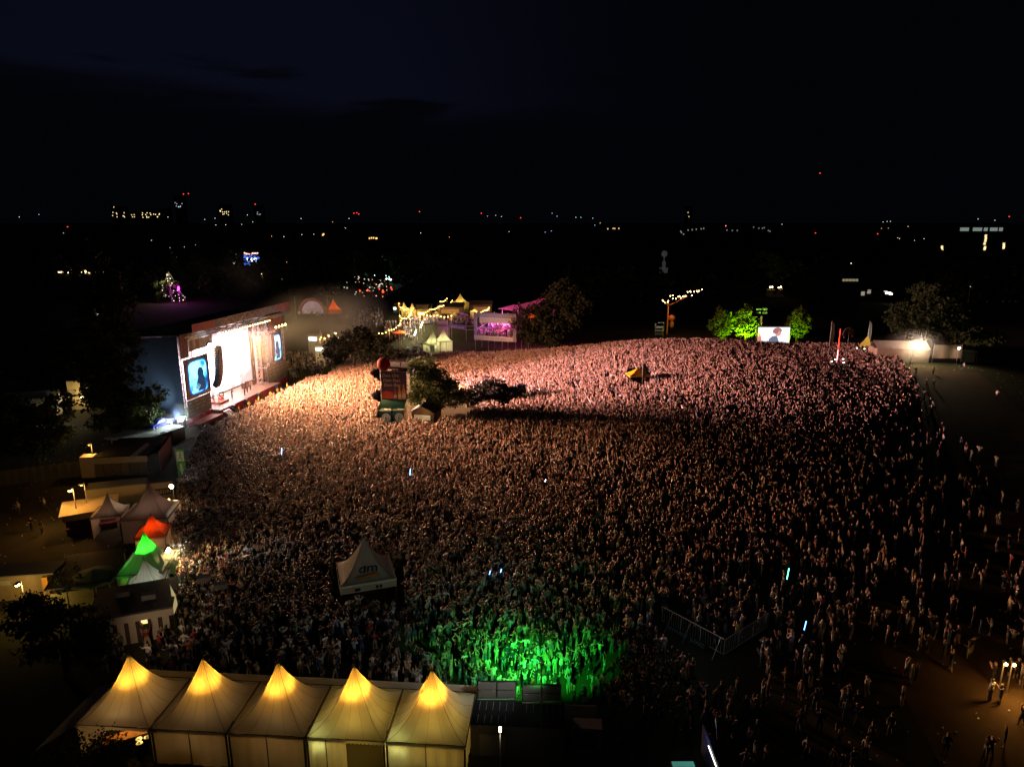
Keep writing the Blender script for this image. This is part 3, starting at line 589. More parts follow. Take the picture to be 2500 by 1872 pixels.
t = thing('banner_board', 'low dark banner with pale writing at the foot of the fence', 'banner', bl[0].lerp(bl[1], .38)+Vector((-.3, -.5, 0)), math.atan2((bl[1]-bl[0]).y, (bl[1]-bl[0]).x)); MB().box((.4, 0, .3), (4.6, .04, .55)).build('cloth', DRK(), t); text('JSWURST  JUXEZ', .5, mat('ink_mint', (.25, .5, .42), .7), t, (.4, -.03, .12), (rad(90), 0, 0), .005)
# ------------------------------------------------------------------ left service area
pA, pB = G(0, 1188), G(205, 1162); d = pB-pA; t = thing('cloth_fence', 'long pale cloth covered fence crossing the dark yard at the left edge', 'fence', pA, math.atan2(d.y, d.x)); Lf = d.length
m = MB()
for i in range(30):
    a, b = Lf*i/30, Lf*(i+1)/30; m.slab([(a, .05*math.sin(i*2), .05), (b, .05*math.sin(i*2+2), .05), (b, .05*math.sin(i*2+2), 2.2), (a, .05*math.sin(i*2), 2.2)], (0, .03, 0))
m.build('cloth', mat('cloth_grey', (.11, .12, .10), .8, vary=.3, scale=.5), t)
for k in range(4): MB().tube((Lf*k/3, .12, 0), (Lf*k/3, .12, 2.3), .05).build('post', ALU(), t)
pA = G(233, 1165); pB = G(362, 1137+22); d = (pB-pA); rz = math.atan2(d.y, d.x)
t = thing('flat_marquee', 'black flat roofed marquee with pale side boards and an orange lit end', 'marquee', pA, rz); tl_ = d.length
MB().box((tl_/2+.2, 4.2, 2.95), (tl_, 8.6, .12)).build('roof', mat('truck_roof', (.012, .012, .016), .8, spec=.1), t); MB().box((tl_/2+.2, -.12, 2.45), (tl_, .08, .9)).build('fascia_board', mat('truck_side', (.4, .36, .3), .6, vary=.2), t)
m = MB()
for k in range(6): m.box((tl_*(k+.5)/6, .05, 1.0), (tl_/6-.12, .06, 1.9))
m.build('wall_panel', mat('panel_dusk', (.16, .14, .12), .7, vary=.3), t); MB().box((-.9, .8, 1.5), (1.7, 1.7, 3.0)).build('end_cupboard', mat('cab_white', (.5, .42, .36), .5), t)
for x in (.05, tl_):
    for y in (0, 8.2): MB().tube((x, y, 0), (x, y, 2.9), .06).build('post', ALU(), t)
MB().box((tl_*.82, 1.5, 3.2), (.5, 5.5, .3)).build('roof_duct', mat('duct', (.3, .3, .28), .5), t)
q = thing('cargo_trailer', 'small open trailer with an orange rear lamp beside the flat marquee', 'trailer', pA+Vector((-1.2, 4.2, 0)), rz+.5); MB().box((0, 0, .8), (3.2, 1.8, .12)).box((0, -.9, 1.1), (3.2, .06, .5)).box((0, .9, 1.1), (3.2, .06, .5)).build('bed', mat('trailer_tan', (.4, .28, .15), .6), q); MB().box((-1.6, -.4, .9), (.06, 1.0, .2)).build('rear_lamp', glow('rear_orange', (1, .25, .03), 2.5), q)
for y in (-.95, .95): MB().tube((0, y-.1, .35), (0, y+.1, .35), .35, n=14).build('wheel', mat('rubber', (.02, .02, .02), .8), q)
def cabin(px, py, wd, dp, h, label, rz_, z=0., mt=None, roof=None, grp=None, name='site_cabin', door=True):
    c = G(px, py); c.z = z; t = thing(name, label, 'cabin', c, rz_, grp); mt = mt or mat('cabin_cream', (.5, .4, .22), .6, vary=.2)
    MB().box((wd/2, dp/2, h/2), (wd, dp, h)).build('wall', mt, t); MB().box((wd/2, dp/2, h+.05), (wd+.2, dp+.3, .1)).build('roof', roof or mat('cabin_roof', (.03, .03, .03), .7), t)
    m = MB()
    for i in range(5): m.box((wd*i/4*.98+.03, -.02, h/2), (.06, .04, h-.1))
    m.build('frame', mt, t)
    if door:
        MB().box((wd*.7, -.03, h*.7), (.8, .05, .6)).build('window', mat('glass_dark', (.01, .01, .015), .1), t); MB().box((wd*.3, -.03, h*.45), (.9, .05, h*.85)).build('door', mt, t)
    return t
cabin(172, 1001, 3.8, 3, 2.7, 'lower cream site cabin with a bright lamp on its wall, left of the poplar', rad(12)); ct = cabin(172, 1001, 3.8, 3, 2.6, 'upper cream site cabin with railing, stacked left of the poplar', rad(12), z=3.0)
m = MB().tube((0, -.6, .1), (3.8, -.6, .1), .03)
for z in (.5, 1.0): m.tube((0, -.6, z), (3.8, -.6, z), .025)
for x in (0, 1.3, 2.6, 3.8): m.tube((x, -.6, 0), (x, -.6, 1), .03)
m.build('railing', BLK(), ct)
c = G(172, 1001); q = thing('wall_lamp', 'bright yellow lamp on the lower cream cabin wall', 'lamp', c+Vector((2.6, 0, 2.4))); MB().box((0, -.1, 0), (.5, .15, .2)).build('diffuser', glow('lamp_yel', (1, .8, .4), 14), q); MB().box((0, -.02, .14), (.5, .1, .06)).build('bracket', BLK(), q)
lamp('POINT', tuple(c+Vector((2.4, -1.2, 3.2))), 260, (1, .72, .3), .15)
# marquee with three gables
c = G(84, 1068); e = G(165, 1000); d = e-c; t = thing('gabled_marquee', 'white marquee with three gables half hidden by dark trees at the left', 'marquee', c, math.atan2(d.y, d.x)); ML = d.length
m = MB(); m.slab([(0, 0, .05), (ML, 0, .05), (ML, 0, 3), (0, 0, 3)], (0, .04, 0)).slab([(0, 0, .05), (0, 9, .05), (0, 9, 3), (0, 0, 3)], (.04, 0, 0)); m.build('wall', WHT(), t)
for k in range(3):
    a, b = ML*k/3, ML*(k+1)/3; mm = (a+b)/2
    MB().slab([(a, 0, 3), (mm, 0, 4.6), (mm, 9, 4.6), (a, 9, 3)], (0, 0, .04)).slab([(mm, 0, 4.6), (b, 0, 3), (b, 9, 3), (mm, 9, 4.6)], (0, 0, .04)).slab([(a, 0, 3.0), (b, 0, 3.0), (mm, 0, 4.56)], (0, .03, 0)).build('roof', FAB(), t)
lamp('POINT', tuple((c+e)/2+Vector((2.8, -2.4, 3.6))), 300, (1, .85, .5), .2)
# elevated car platform
a = G(398, 1090); a.z = 0; b = G(446, 1072); d = b-a; rz = math.atan2(d.y, d.x)
t = thing('car_platform', 'raised display platform with lit edge and two printed front sheets', 'platform', a, rz); PL = d.length+.6
MB().box((PL/2-2.1, 3.6, 1.95), (PL+4.6, 7.0, .22)).build('deck', mat('deck_pale', (.4, .44, .4), .4, vary=.2), t)
m = MB()
for x in (-4, 0, PL): 
    for y in (.3, 6): m.tube((x, y, 0), (x, y, 1.84), .09)
m.build('scaffold', ALU(), t)
MB().slab([(-.1, -.05, .2), (2.1, -.05, .0), (2.1, -.05, 2.0), (-.1, -.05, 2.0)], (0, .04, 0)).build('front_sheet', RED, t); MB().slab([(2.15, -.05, .1), (PL, -.05, .1), (PL, -.05, 2.0), (2.15, -.05, 2.0)], (0, .04, 0)).build('front_sheet', mat('sheet_tan', (.42, .3, .22), .8, vary=.3), t)
for x in (-2.8, .6): MB().box((x, .4, 2.13), (.7, .25, .15)).build('deck_lamp', BLK(), t)
cp = G(391, 1040, 2.1); cp.z = 2.07
t = thing('display_car', 'blue low sports coupe lit white on the raised platform by the stage', 'car', cp, rz)
prof = [(-2.2, .35), (-2.15, .75), (-1.3, .92), (-.7, 1.3), (.3, 1.36), (1.2, 1.0), (2.1, .88), (2.2, .55), (2.15, .3)]
m = MB(); n = len(prof); vs = [(x, -.88 if z < .95 else -.66, z) for x, z in prof]+[(x, .88 if z < .95 else .66, z) for x, z in prof]
m.add(vs, [tuple(range(n)), tuple(range(2*n-1, n-1, -1))]+[(i, n+i, n+(i+1) % n, (i+1) % n) for i in range(n)]); m.build('body', mat('car_blue', (.05, .06, .5), .2, .2), t)
MB().slab([(-.75, -.70, .98), (.95, -.70, .98), (.3, -.64, 1.3), (-.55, -.64, 1.27)], (0, -.02, 0)).build('window', mat('glass_dark', (.01, .01, .015), .1), t)
for x in (-1.4, 1.4):
    for y in (-.85, .85):
        w_ = MB().tube((x, y-.1, .33), (x, y+.1, .33), .33, .33, 18).build('wheel', mat('rubber', (.02, .02, .02), .8), t); MB().tube((x, y-.12, .33), (x, y+.12, .33), .2, .2, 12).build('rim', ALU(), w_)
MB().box((2.16, -.6, .65), (.08, .35, .12)).build('headlight', WHT(), t); MB().box((2.16, .6, .65), (.08, .35, .12)).build('headlight', WHT(), t)
def flood(loc, label, power, col, aim, h0=0., r=.28, s=60, cone=130, grp=None, name='floodlight', sz=.25, blend=.6, tripod=False):
    loc = Vector(loc); t = thing(name, label, 'floodlight', (loc.x, loc.y, h0), 0, grp); z = loc.z-h0
    MB().tube((0, 0, 0), (0, 0, z), .05).build('mast', ALU(), t)
    if tripod:
        for a in (0, 2.1, 4.2): MB().tube((0, 0, z*.55), (.9*math.cos(a), .9*math.sin(a), 0), .03).build('leg', ALU(), t)
    dv = (Vector(aim)-loc).normalized(); MB().tube(Vector((0, 0, z))-dv*.1, Vector((0, 0, z))+dv*.12, r*1.1, r*1.25, 10).build('housing', BLK(), t)
    MB().ell(Vector((0, 0, z))+dv*.2, (r, r, r), 12, 8).build('lens', glow('flood_%.2f_%.2f_%d' % (col[1], col[2], s), col, s), t)
    lamp('SPOT', loc+dv*(r+.35), power, col, sz, aim=aim, cone=cone, blend=blend); return t
fp = At(444, 1023, 108.6); flood(fp, 'blinding white floodlight at the stage corner beside the blue car', 1500, (.82, .95, 1), tuple(fp+Vector((-4, -1.5, -.7))), r=.42, s=90, cone=150)
lamp('POINT', tuple(cp+Vector((2.0, -2.6, 1.0))), 60, (.9, .95, 1), .1); fp = At(430, 1018, 113.5); lamp('SPOT', fp, 900, (.5, .75, 1), .3, aim=tuple(fp+Vector((-1, 9, 6))), cone=120, blend=1)
fp = At(404, 1341, 61.6); flood(fp, 'white floodlight on the mast beside the green lit tent', 1500, (1, .62, .28), tuple(fp+Vector((5, .8, -3.0))), r=.26, s=70, cone=140, tripod=True)
lamp('SPOT', fp+Vector((-.3, .4, -.6)), 500, (.95, .9, .7), .1, aim=tuple(fp+Vector((-6, 2, -1))), cone=100, blend=1)
fp = At(421, 1184, 77.4); flood(fp, 'white floodlight on a tripod mast at the back of the tent row', 1100, (1, .8, .5), tuple(fp+Vector((-3, -12, -6))), r=.24, s=60, cone=110, tripod=True)
lamp('SPOT', At(412, 1220, 75.6)+Vector((.6, 0, 0)), 1300, (1, .48, .16), .15, aim=(-33, 70, 0), cone=120, blend=1)
q = thing('amber_lamp', 'small amber lamp on the tent edge lighting the crowd orange', 'lamp', At(412, 1220, 75.6)); MB().ell((0, 0, 0), (.14, .14, .14)).build('bulb', glow('amber', (1, .5, .15), 20), q); MB().tube((0, 0, -2.6), (0, 0, 0), .03).build('mast', ALU(), q)
def post_lamp(px, py, Yd, label, col, power, s=40, r=.22, gz=0., grp='sodium street lamps'):
    p = At(px, py, Yd); t = thing('street_lamp', label, 'street lamp', (p.x, p.y, gz), 0, grp); z = p.z-gz
    MB().tube((0, 0, 0), (0, 0, z+.15), .06, .04).tube((0, 0, z+.15), (.0, -.45, z+.2), .03).build('pole', GRY(), t); MB().box((0, -.5, z+.14), (.3, .6, .12)).build('hood', GRY(), t); MB().ell((0, -.5, z-.02), (r, r, r*.6)).build('lamp_glass', glow('sod_%.2f_%d' % (col[1], s), col, s), t)
    if power: lamp('POINT', (p.x, p.y-.5, p.z-.45), power, col, .15)
    return t
SOD = (1, .46, .08)
post_lamp(178, 1193, 73.6, 'orange street lamp glowing alone over the left yard', SOD, 420); post_lamp(205, 1180, 75.2, 'dimmer orange lamp on a pale pole right of the glowing yard lamp', SOD, 110, 12, .12)
lamp('POINT', tuple(G(140, 1290)+Vector((0, 0, 3.2))), 260, (1, .5, .1), .2)
post_lamp(222, 1083, 91.5, 'hooded lamp by the lorry cab lighting the lane orange', SOD, 260, 8, .1)
post_lamp(52, 1420, 56, 'bright yellow lamp half hidden by bare branches at the left edge', (1, .6, .15), 260, 50, .2)
# green exit flag
c = G(447, 1172); t = thing('exit_flag', 'tall green flag banner with a white running figure sign', 'sign', c, rad(0))
MB().box((0, 0, 2.4), (1.15, .06, 4.2)).build('cloth', mat('exit_green', (.10, .33, .09), .7), t); MB().tube((-.6, 0, 0), (-.6, 0, 4.6), .04).box((0, 0, .06), (1.4, .7, .12)).build('stand', ALU(), t)
WS = mat('sign_white', (.6, .65, .5), .7); pn = MB().box((0, -.045, 3.5), (.95, .02, 1.35)).build('sign_panel', WS, t)
f = MB().ell((.08, -.07, 4.0), (.1, .02, .1), 10, 6).tube((.06, -.07, 3.85), (-.02, -.07, 3.5), .06).tube((-.02, -.07, 3.5), (.2, -.07, 3.25), .045).tube((.2, -.07, 3.25), (.18, -.07, 3.0), .04).tube((-.02, -.07, 3.5), (-.12, -.07, 3.2), .045).tube((-.12, -.07, 3.2), (-.36, -.07, 3.15), .04).tube((.05, -.07, 3.8), (.28, -.07, 3.65), .03).tube((.05, -.07, 3.8), (-.2, -.07, 3.62), .03); f.build('running_figure', mat('exit_dark', (.03, .12, .03), .7), pn)
MB().slab([(-.4, -.05, 2.0), (0, -.05, .7), (.4, -.05, 2.0), (.15, -.05, 1.5), (.15, -.05, 2.4), (-.15, -.05, 2.4), (-.15, -.05, 1.5)], (0, -.01, 0)).build('arrow', WS, t)
lamp('SPOT', tuple(c+Vector((4, -7, 4))), 260, (1, 1, .85), .2, aim=tuple(c+Vector((0, 0, 2))), cone=60)
# printed panel
a, b = G(395, 1157), G(423, 1116); d = b-a; t = thing('printed_panel', 'tall slanting printed panel standing left of the green exit flag', 'panel', a, math.atan2(d.y, d.x)); MB().slab([(0, 0, .2), (d.length, 0, .2), (d.length, 0, 3.4), (0, 0, 3.4)], (0, .05, 0)).build('panel', RED, t); MB().tube((0, .08, 0), (0, .08, 3.4), .05).tube((d.length, .08, 0), (d.length, .08, 3.4), .05).build('post', ALU(), t)
# containers and sign behind the tents
a = G(212, 1246); b = G(415, 1222); d = b-a; t = thing('site_container', 'long pale container wall behind the brown pagoda tents', 'container', a, math.atan2(d.y, d.x)); MB().box((d.length*.36, 1.2, 1.3), (d.length*.7, 2.4, 2.6)).build('wall', mat('container_tan', (.3, .26, .2), .7, vary=.2), t); MB().box((d.length*.36, 1.2, 2.66), (d.length*.7+.1, 2.5, .1)).build('roof', GRY(), t)
MB().box((d.length*.88, 0, 2.2), (3.4, .1, .8)).build('upper_board', mat('board_buff', (.34, .28, .22), .8), t); sg = MB().box((d.length*.88, 0, 1.35), (3.4, .1, .8)).build('sign_board', mat('sign_dark', (.03, .03, .03), .6), t); text('HOREDRI', .62, CRM, sg, (d.length*.88+.1, -.07, 1.15), (rad(90), 0, 0), .008); MB().box((d.length*.88, 0, .5), (3.4, .08, .8)).build('lower_board', GRY(), t)
# white board structures left of brown tents
a = G(164, 1310); b = G(292, 1287); d = b-a; t = thing('bar_shack', 'low tan roofed bar shack with deep red front left of the brown tents', 'shack', a, math.atan2(d.y, d.x)); MB().box((d.length/2-.2, 2.2, 2.5), (d.length+.6, 4.8, .14)).build('roof', mat('shack_tan', (.42, .33, .24), .7, vary=.3), t)
MB().box((d.length/2, -.1, 2.2), (d.length+.4, .1, .7)).build('fascia_board', mat('shack_buff', (.45, .35, .27), .7), t); MB().box((d.length/2, 2.4, 1.1), (d.length, 4.2, 2.2)).build('wall', mat('shack_red', (.13, .03, .035), .7, vary=.5), t); MB().box((d.length/2, -.45, 1.05), (d.length, .5, .08)).build('counter', mat('shack_red', (.1, .02, .02)), t)
for k in range(5): MB().box((1.0+1.0*k, .25, 1.6), (.7, .06, .5)).build('menu_board', mat('menu_%d' % (k % 2), ((.2, .05, .04), (.1, .08, .07))[k % 2], .8), t)
# parasol
c = G(238, 1462); t = thing('parasol', 'big octagonal parasol, dusky green, left of the green lit tent', 'parasol', c); m = MB(); n = 8
top = [(0, 0, 3.15)]+[(2.3*math.cos(rad(22+45*i)), 2.3*math.sin(rad(22+45*i)), 2.45) for i in range(8)]+[(2.3*math.cos(rad(22+45*i)), 2.3*math.sin(rad(22+45*i)), 2.22) for i in range(8)]
m.add(top, [(0, 1+i, 1+(i+1) % 8) for i in range(8)]+[(1+i, 9+i, 9+(i+1) % 8, 1+(i+1) % 8) for i in range(8)]); m.build('canopy', mat('parasol_cloth', (.2, .24, .13), .7, trans=.2), t); MB().tube((0, 0, 0), (0, 0, 3.1), .05).build('pole', ALU(), t); MB().tube((0, 0, 0), (0, 0, .15), .4, .3, 12).build('base', GRY(), t)
# corrugated lean-to roof, lit doorway shed at left edge
a = G(118, 1500); t = thing('corrugated_roof', 'sloping ribbed shed roof with yellow lit lower edge at the left edge', 'roof shed', a, rad(18)); m = MB(); 
for i in range(22): m.box((.1+.24*i, 3.2, 2.6), (.10, 7, .07))
m.slab([(0, -.3, 2.5), (5.4, -.3, 2.5), (5.4, 6.7, 2.5), (0, 6.7, 2.5)], (0, 0, .06)); m.build('roof', mat('rib_roof', (.08, .075, .06), .5, vary=.4), t); 
for x in (.2, 5.2):
    for y in (0, 6.4): MB().box((x, y, 1.25), (.14, .14, 2.5)).build('post', GRY(), t)
MB().box((2.2, -.2, 1.3), (3.4, .08, 1.6)).build('slatted_front', mat('slat_yel', (.5, .4, .15), .7, vary=.4, scale=6), t); lamp('POINT', tuple(a+Vector((.6, -1.6, 1.8))), 70, (1, .75, .25), .1)
a = G(-40, 1470); t = thing('stall_wall', 'tan stall wall with small signs at the very left edge', 'stall', a, rad(8)); MB().box((3.2, 1, 1.3), (6.4, 2, 2.6)).build('wall', mat('stall_tan', (.42, .33, .2), .7, vary=.3), t); MB().box((3.2, .9, 2.68), (6.8, 2.6, .12)).build('roof', GRY(), t); MB().box((2.2, -.06, 1.9), (.9, .05, .5)).build('notice_sign', WHT(), t); MB().box((6.0, -.6, 1.3), (.5, .4, 2.5)).build('orange_post', mat('post_orange', (.6, .3, .05), .6), t)
# striped building
a = G(231, 1590); b = G(424, 1553); d = b-a; rz = math.atan2(d.y, d.x); t = thing('striped_pavilion', 'low flat roofed pavilion with pale panels between dark posts and a lit doorway', 'pavilion', a, rz); W_ = d.length
MB().box((W_/2, 2.4, 2.95), (W_+.5, 5.4, .16)).build('roof', mat('flat_roof_dark', (.05, .05, .05), .6, vary=.5, scale=.8), t); MB().box((W_/2, -.2, 2.55), (W_+.5, .08, .7)).build('fascia_board', mat('fascia_tan', (.42, .36, .28), .7), t)
step = W_/7
for k in range(7):
    if k != 4: MB().box((step*(k+.5), 0, 1.15), (step-.34, .1, 2.1)).build('wall_panel', mat('panel_tan', (.45, .38, .29), .7, vary=.2), t)
    MB().box((step*k+.02, .05, 1.2), (.26, .14, 2.3)).build('post', mat('post_brown', (.06, .03, .03), .7), t)
MB().box((W_/2, 4.8, 1.2), (W_, .1, 2.4)).box((0, 2.4, 1.2), (.1, 4.8, 2.4)).build('rear_wall', mat('panel_tan', (.45, .38, .29)), t); MB().box((step*4.5, 2.4, 1.3), (1.2, .1, 1.8)).build('lit_shelf', glow('doorway', (1, .75, .3), 1.3), t)
lamp('POINT', tuple(a+Vector((math.cos(rz), math.sin(rz), 0))*step*4.5+Vector((0, .8, 2.2))), 25, (1, .75, .35), .1)
lamp('SPOT', tuple(a+Vector((math.cos(rz), math.sin(rz), 0))*5+Vector((1.5, -7, 4.5))), 500, (1, .68, .42), .3, aim=tuple(a+Vector((math.cos(rz), math.sin(rz), 0))*6+Vector((0, 0, 1.5))), cone=75, blend=1)  # added unseen spot out front to brighten the pavilion panels
for k, (x, y) in enumerate(((2, 3.2), (4.2, 1.9), (8.5, 3.4), (10, 1.5))):
    o = MB().box((x, y, 3.25), (1.1, .7, .45)).build('roof_unit', GRY(), t)
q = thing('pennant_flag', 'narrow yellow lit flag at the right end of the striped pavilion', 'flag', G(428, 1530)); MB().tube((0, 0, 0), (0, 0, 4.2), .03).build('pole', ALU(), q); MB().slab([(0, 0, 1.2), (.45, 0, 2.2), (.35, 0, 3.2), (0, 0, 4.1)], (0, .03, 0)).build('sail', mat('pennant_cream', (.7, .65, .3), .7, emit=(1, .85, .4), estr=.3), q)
q = thing('pennant_flag', 'narrow white flag beside the white pagoda tent', 'flag', G(399, 1440)); MB().tube((0, 0, 0), (0, 0, 4.2), .03).build('pole', ALU(), q); MB().slab([(0, 0, 1.0), (.5, 0, 2.0), (.35, 0, 3.2), (0, 0, 4.1)], (0, .03, 0)).build('sail', WHT(), q)
# masts beside the stage
for k, (x0, y0, x1, y1, Yd, lb) in enumerate(((370, 822, 391, 1012, 118, 'tall pale lighting mast standing left of the stage side'), (421, 820, 431, 917, 116, 'pale mast with a bristling antenna cluster at the stage corner'))):
    a = At(x0, y0, Yd); t = thing('lighting_mast', lb, 'mast', (a.x, a.y, 0), 0, 'pale masts by the stage side'); MB().truss((0, 0, 0), (0, 0, a.z), .45, .07, 1.0).tube((0, 0, 0), (0, 0, a.z), .2, n=8).build('mast', mat('mast_pale', (.45, .6, .55), .5), t); lamp('SPOT', (a.x+4.5, a.y-8, 3.0), 2600, (.7, .95, .9), .1, aim=(a.x, a.y, 9), cone=70, blend=1)
    if k:
        m = MB()
        for i in range(16): an = i*.9; m.tube((0, 0, a.z), (1.3*math.cos(an), 1.3*math.sin(an), a.z+.5+.5*(i % 3)), .03, n=4)
        m.build('antenna_cluster', GRY(), t)
# ------------------------------------------------------------------ dark containers at the bottom
a = G(1150, 1766, 2.56); b = G(1378, 1776, 2.56); a.z = b.z = 0; d = b-a; rz = math.atan2(d.y, d.x); L_ = d.length
t = thing('stage_container', 'dark flat roofed containers with pale roof ribs right of the five tents', 'container', a, rz)
MB().box((L_/2, 1.2, 1.25), (L_, 2.36, 2.5)).build('wall', mat('container_dark', (.09, .085, .075), .7, vary=.3), t); MB().box((L_/2, 1.2, 2.54), (L_+.1, 2.44, .08)).build('roof', mat('roof_black', (.015, .016, .02), .4, vary=.5), t)
m = MB()
for k in range(13):
    if k == 6: continue
    m.box((.4+.46*k, 1.75, 2.60), (.03, .8+.3*(k > 6), .05))
    if k < 5: m.box((.4+.46*k, .5, 2.60), (.03, .7, .05))
m.build('roof_rib', mat('rib_pale', (.35, .36, .36), .5), t)
MB().box((1.4, -.03, 1.0), (1.7, .05, 1.7)).build('door', mat('door_grey', (.16, .15, .13), .6), t)
for k, (x0, x1, lb) in enumerate(((1166, 1260, 'left of two grey four panel screens facing away from the green lit crowd'), (1275, 1370, 'right of two grey four panel screens, nearer the dark meadow'))):
    a2 = G(x0, 1701+8*k, 2.7); b2 = G(x1, 1701+8*k, 2.7); d2 = b2-a2; q = thing('panel_screen', lb, 'screen', (a2.x, a2.y, 0), math.atan2(d2.y, d2.x), 'grey panel screens behind the containers'); l2 = d2.length
    MB().box((l2/2, .05, 3.3), (l2, .1, 1.3)).build('frame', BLK(), q)
    for i in range(2):
        for j in range(2): MB().box((l2*(.25+.5*i), -.02, 2.98+.64*j), (l2/2-.1, .06, .56)).build('panel', mat('screen_grey', (.19, .18, .17), .6, vary=.1), q)
    for x in (.05, l2-.05): MB().tube((x, .1, 0), (x, .1, 3.9), .05).build('post', BLK(), q)
    MB().box((l2/2, -.12, 2.63), (l2, .06, .05)).build('lower_rail', mat('rail_pale', (.3, .4, .3), .5), q)
p = At(1221, 1783, 36.5); t = thing('wall_lamp', 'small white lamp on a post at the container corner', 'lamp', (p.x, p.y, 0)); MB().tube((0, 0, 0), (0, 0, p.z), .04).build('post', ALU(), t); MB().box((0, 0, p.z+.1), (.16, .16, .3)).build('lantern', glow('lantern_white', (1, .8, .5), 6), t)
lamp('POINT', (p.x, p.y-.3, p.z-.5), 10, (1, .85, .6), .1); 
a = G(1379, 1772); b = G(1456, 1776); d = b-a; t = thing('site_banner', 'beige mesh banner with faint writing right of the dark containers', 'banner', a, math.atan2(d.y, d.x)); MB().box((d.length/2, 0, 1.2), (d.length, .04, 1.2)).build('cloth', mat('mesh_beige', (.28, .25, .21), .8, vary=.2), t); text('Hoepfner', .45, mat('faint_ink', (.42, .4, .36), .8), t, (d.length*.6, -.04, 1.1), (rad(90), 0, 0), .005)
for x in (0, d.length): MB().tube((x, 0, 0), (x, 0, 1.9), .04).build('post', ALU(), t)
c = G(1434, 1840); t = thing('round_emblem_box', 'dark square box with a big faint round emblem below the beige banner', 'box', c, rad(-4)); MB().box((0, .5, 1.0), (1.9, 1, 2.0)).build('box_body', mat('box_mauve', (.12, .11, .14), .7), t); MB().tube((0, -.02, 1.1), (0, 0, 1.1), .68, .68, 24).build('emblem', mat('emblem_dark', (.02, .02, .025), .7), t); MB().tube((-.1, -.04, 1.1), (-.1, -.02, 1.1), .34, .34, 20).build('emblem_core', mat('emblem_mid', (.05, .045, .06), .7), t)
a = G(1712, 1835); b = G(1765, 1985); d = b-a; t = thing('hoarding', 'dark blue slanting hoarding with a bright light strip at the bottom edge', 'hoarding', a, math.atan2(d.y, d.x)); MB().box((d.length/2, 0, 1.1), (d.length, .1, 2.2)).build('panel', mat('hoarding_blue', (.06, .07, .16), .6, vary=.3), t)
MB().tube((1.7, -.12, 2.0), (5, -.12, 2.0), .03, n=6).build('light_strip', glow('strip_white', (.95, 1, .75), 4), t); lamp('POINT', tuple(a+d*.2+Vector((-.5, -.3, 2.3))), 7, (.5, .6, 1), .1)
q = thing('small_flag', 'orange red flag leaning over the dark blue hoarding', 'flag', G(1757, 1870)); MB().tube((0, 0, 0), (-.5, 0, 3.6), .03).build('pole', ALU(), q); MB().slab([(-.3, 0, 1.8), (.15, 0, 2.0), (-.05, 0, 3.0), (-.5, 0, 3.6)], (0, .03, 0)).build('sail', mat('flag_orange', (.7, .13, .03), .7), q)
q = thing('cyan_light_box', 'cyan glowing box half behind leaves at the bottom edge', 'light box', G(1665, 1905)); MB().box((0, 0, 1), (1.5, .5, .5)).build('housing', BLK(), q); MB().box((0, 0, 1.27), (1.4, .42, .05)).build('diffuser', glow('cyan_box', (.2, .9, .75), .15), q)
# orange floodlights bottom right
c = G(2440, 1700)
for k, (x, y) in enumerate(((2452, 1614), (2472, 1616))):
    fp = At(x, y, c.y+.4*k); flood(fp, ('amber floodlight on the left mast of the pair at the right edge', 'amber floodlight on the right mast of the pair at the right edge')[k], 330, (1, .55, .14), tuple(fp+Vector((3, -9, -8))), r=.11, s=45, cone=172, blend=1, grp='amber floodlights by the right edge')
    lamp('POINT', fp+Vector((-.2, -.6, -.1)), 150, (1, .5, .12), .2)
flood(At(2506, 1620, c.y+1), 'amber floodlight cut by the right picture edge', 800, (1, .42, .05), (46, 30, 0), r=.13, s=45, cone=172, blend=1)
# ------------------------------------------------------------------ right hand tents on the hill
p = GT(2205, 885); t = thing('white_marquee', 'long white marquee with one blazing lit wall beside the right crowd edge', 'marquee', p, rad(-6))
MB().slab([(-6, .0, 3), (5.6, .0, 3), (5.6, 2.6, 4.5), (-6, 2.6, 4.5)], (0, 0, .05)).slab([(-6, 2.6, 4.5), (5.6, 2.6, 4.5), (5.6, 5.2, 3), (-6, 5.2, 3)], (0, 0, .05)).build('roof', BRN, t)
MB().box((-.2, .1, 1.5), (11.4, .06, 3.0)).box((5.5, 2.6, 1.5), (.06, 5, 3)).box((-5.9, 2.6, 1.5), (.06, 5, 3)).build('wall', mat('marquee_canvas', (.26, .21, .16), .7, vary=.2), t)
t2 = thing('canvas_hoarding', 'tan canvas hoarding joined to the right side of the lit marquee', 'hoarding', p+Vector((6.3, -.6, 0)), rad(3)); m = MB()
for i in range(12): m.slab([(.55*i, .06*math.sin(i), 1.0), (.55*(i+1), .06*math.sin(i+1), 1.0), (.55*(i+1), .06*math.sin(i+1), 4.2), (.55*i, .06*math.sin(i), 4.0)], (0, .04, 0))
m.build('canvas', mat('canvas_tan', (.42, .33, .24), .8, vary=.2), t2); MB().box((3.3, .1, .5), (6.6, .05, 1.0)).build('lower_board', BLK(), t2)
for x in (0, 3.3, 6.6): MB().tube((x, .15, 0), (x, .15, 4.3), .06).build('post', ALU(), t2)
fp = p+Vector((1.0, -1.6, 4.4)); flood(fp, 'blazing white floodlight in front of the marquee on the right', 2600, (1, .68, .36), tuple(fp+Vector((3, -8, -4.5))), h0=p.z, r=.5, s=60, cone=150)
lamp('POINT', fp+Vector((1.2, -.2, .5)), 2600, (1, .84, .6), .2)
lamp('SPOT', fp+Vector((0, -.5, -.2)), 1600, (1, .7, .42), .2, aim=tuple(fp+Vector((-9, -10, -4))), cone=90, blend=1)
fp = GT(2334, 890)+Vector((0, 0, 3.9)); flood(fp, 'small white floodlight with a hard glare right of the canvas hoarding', 500, (1, .8, .5), tuple(fp+Vector((2, -8, -5))), h0=fp.z-3.9, r=.26, s=60, cone=140)
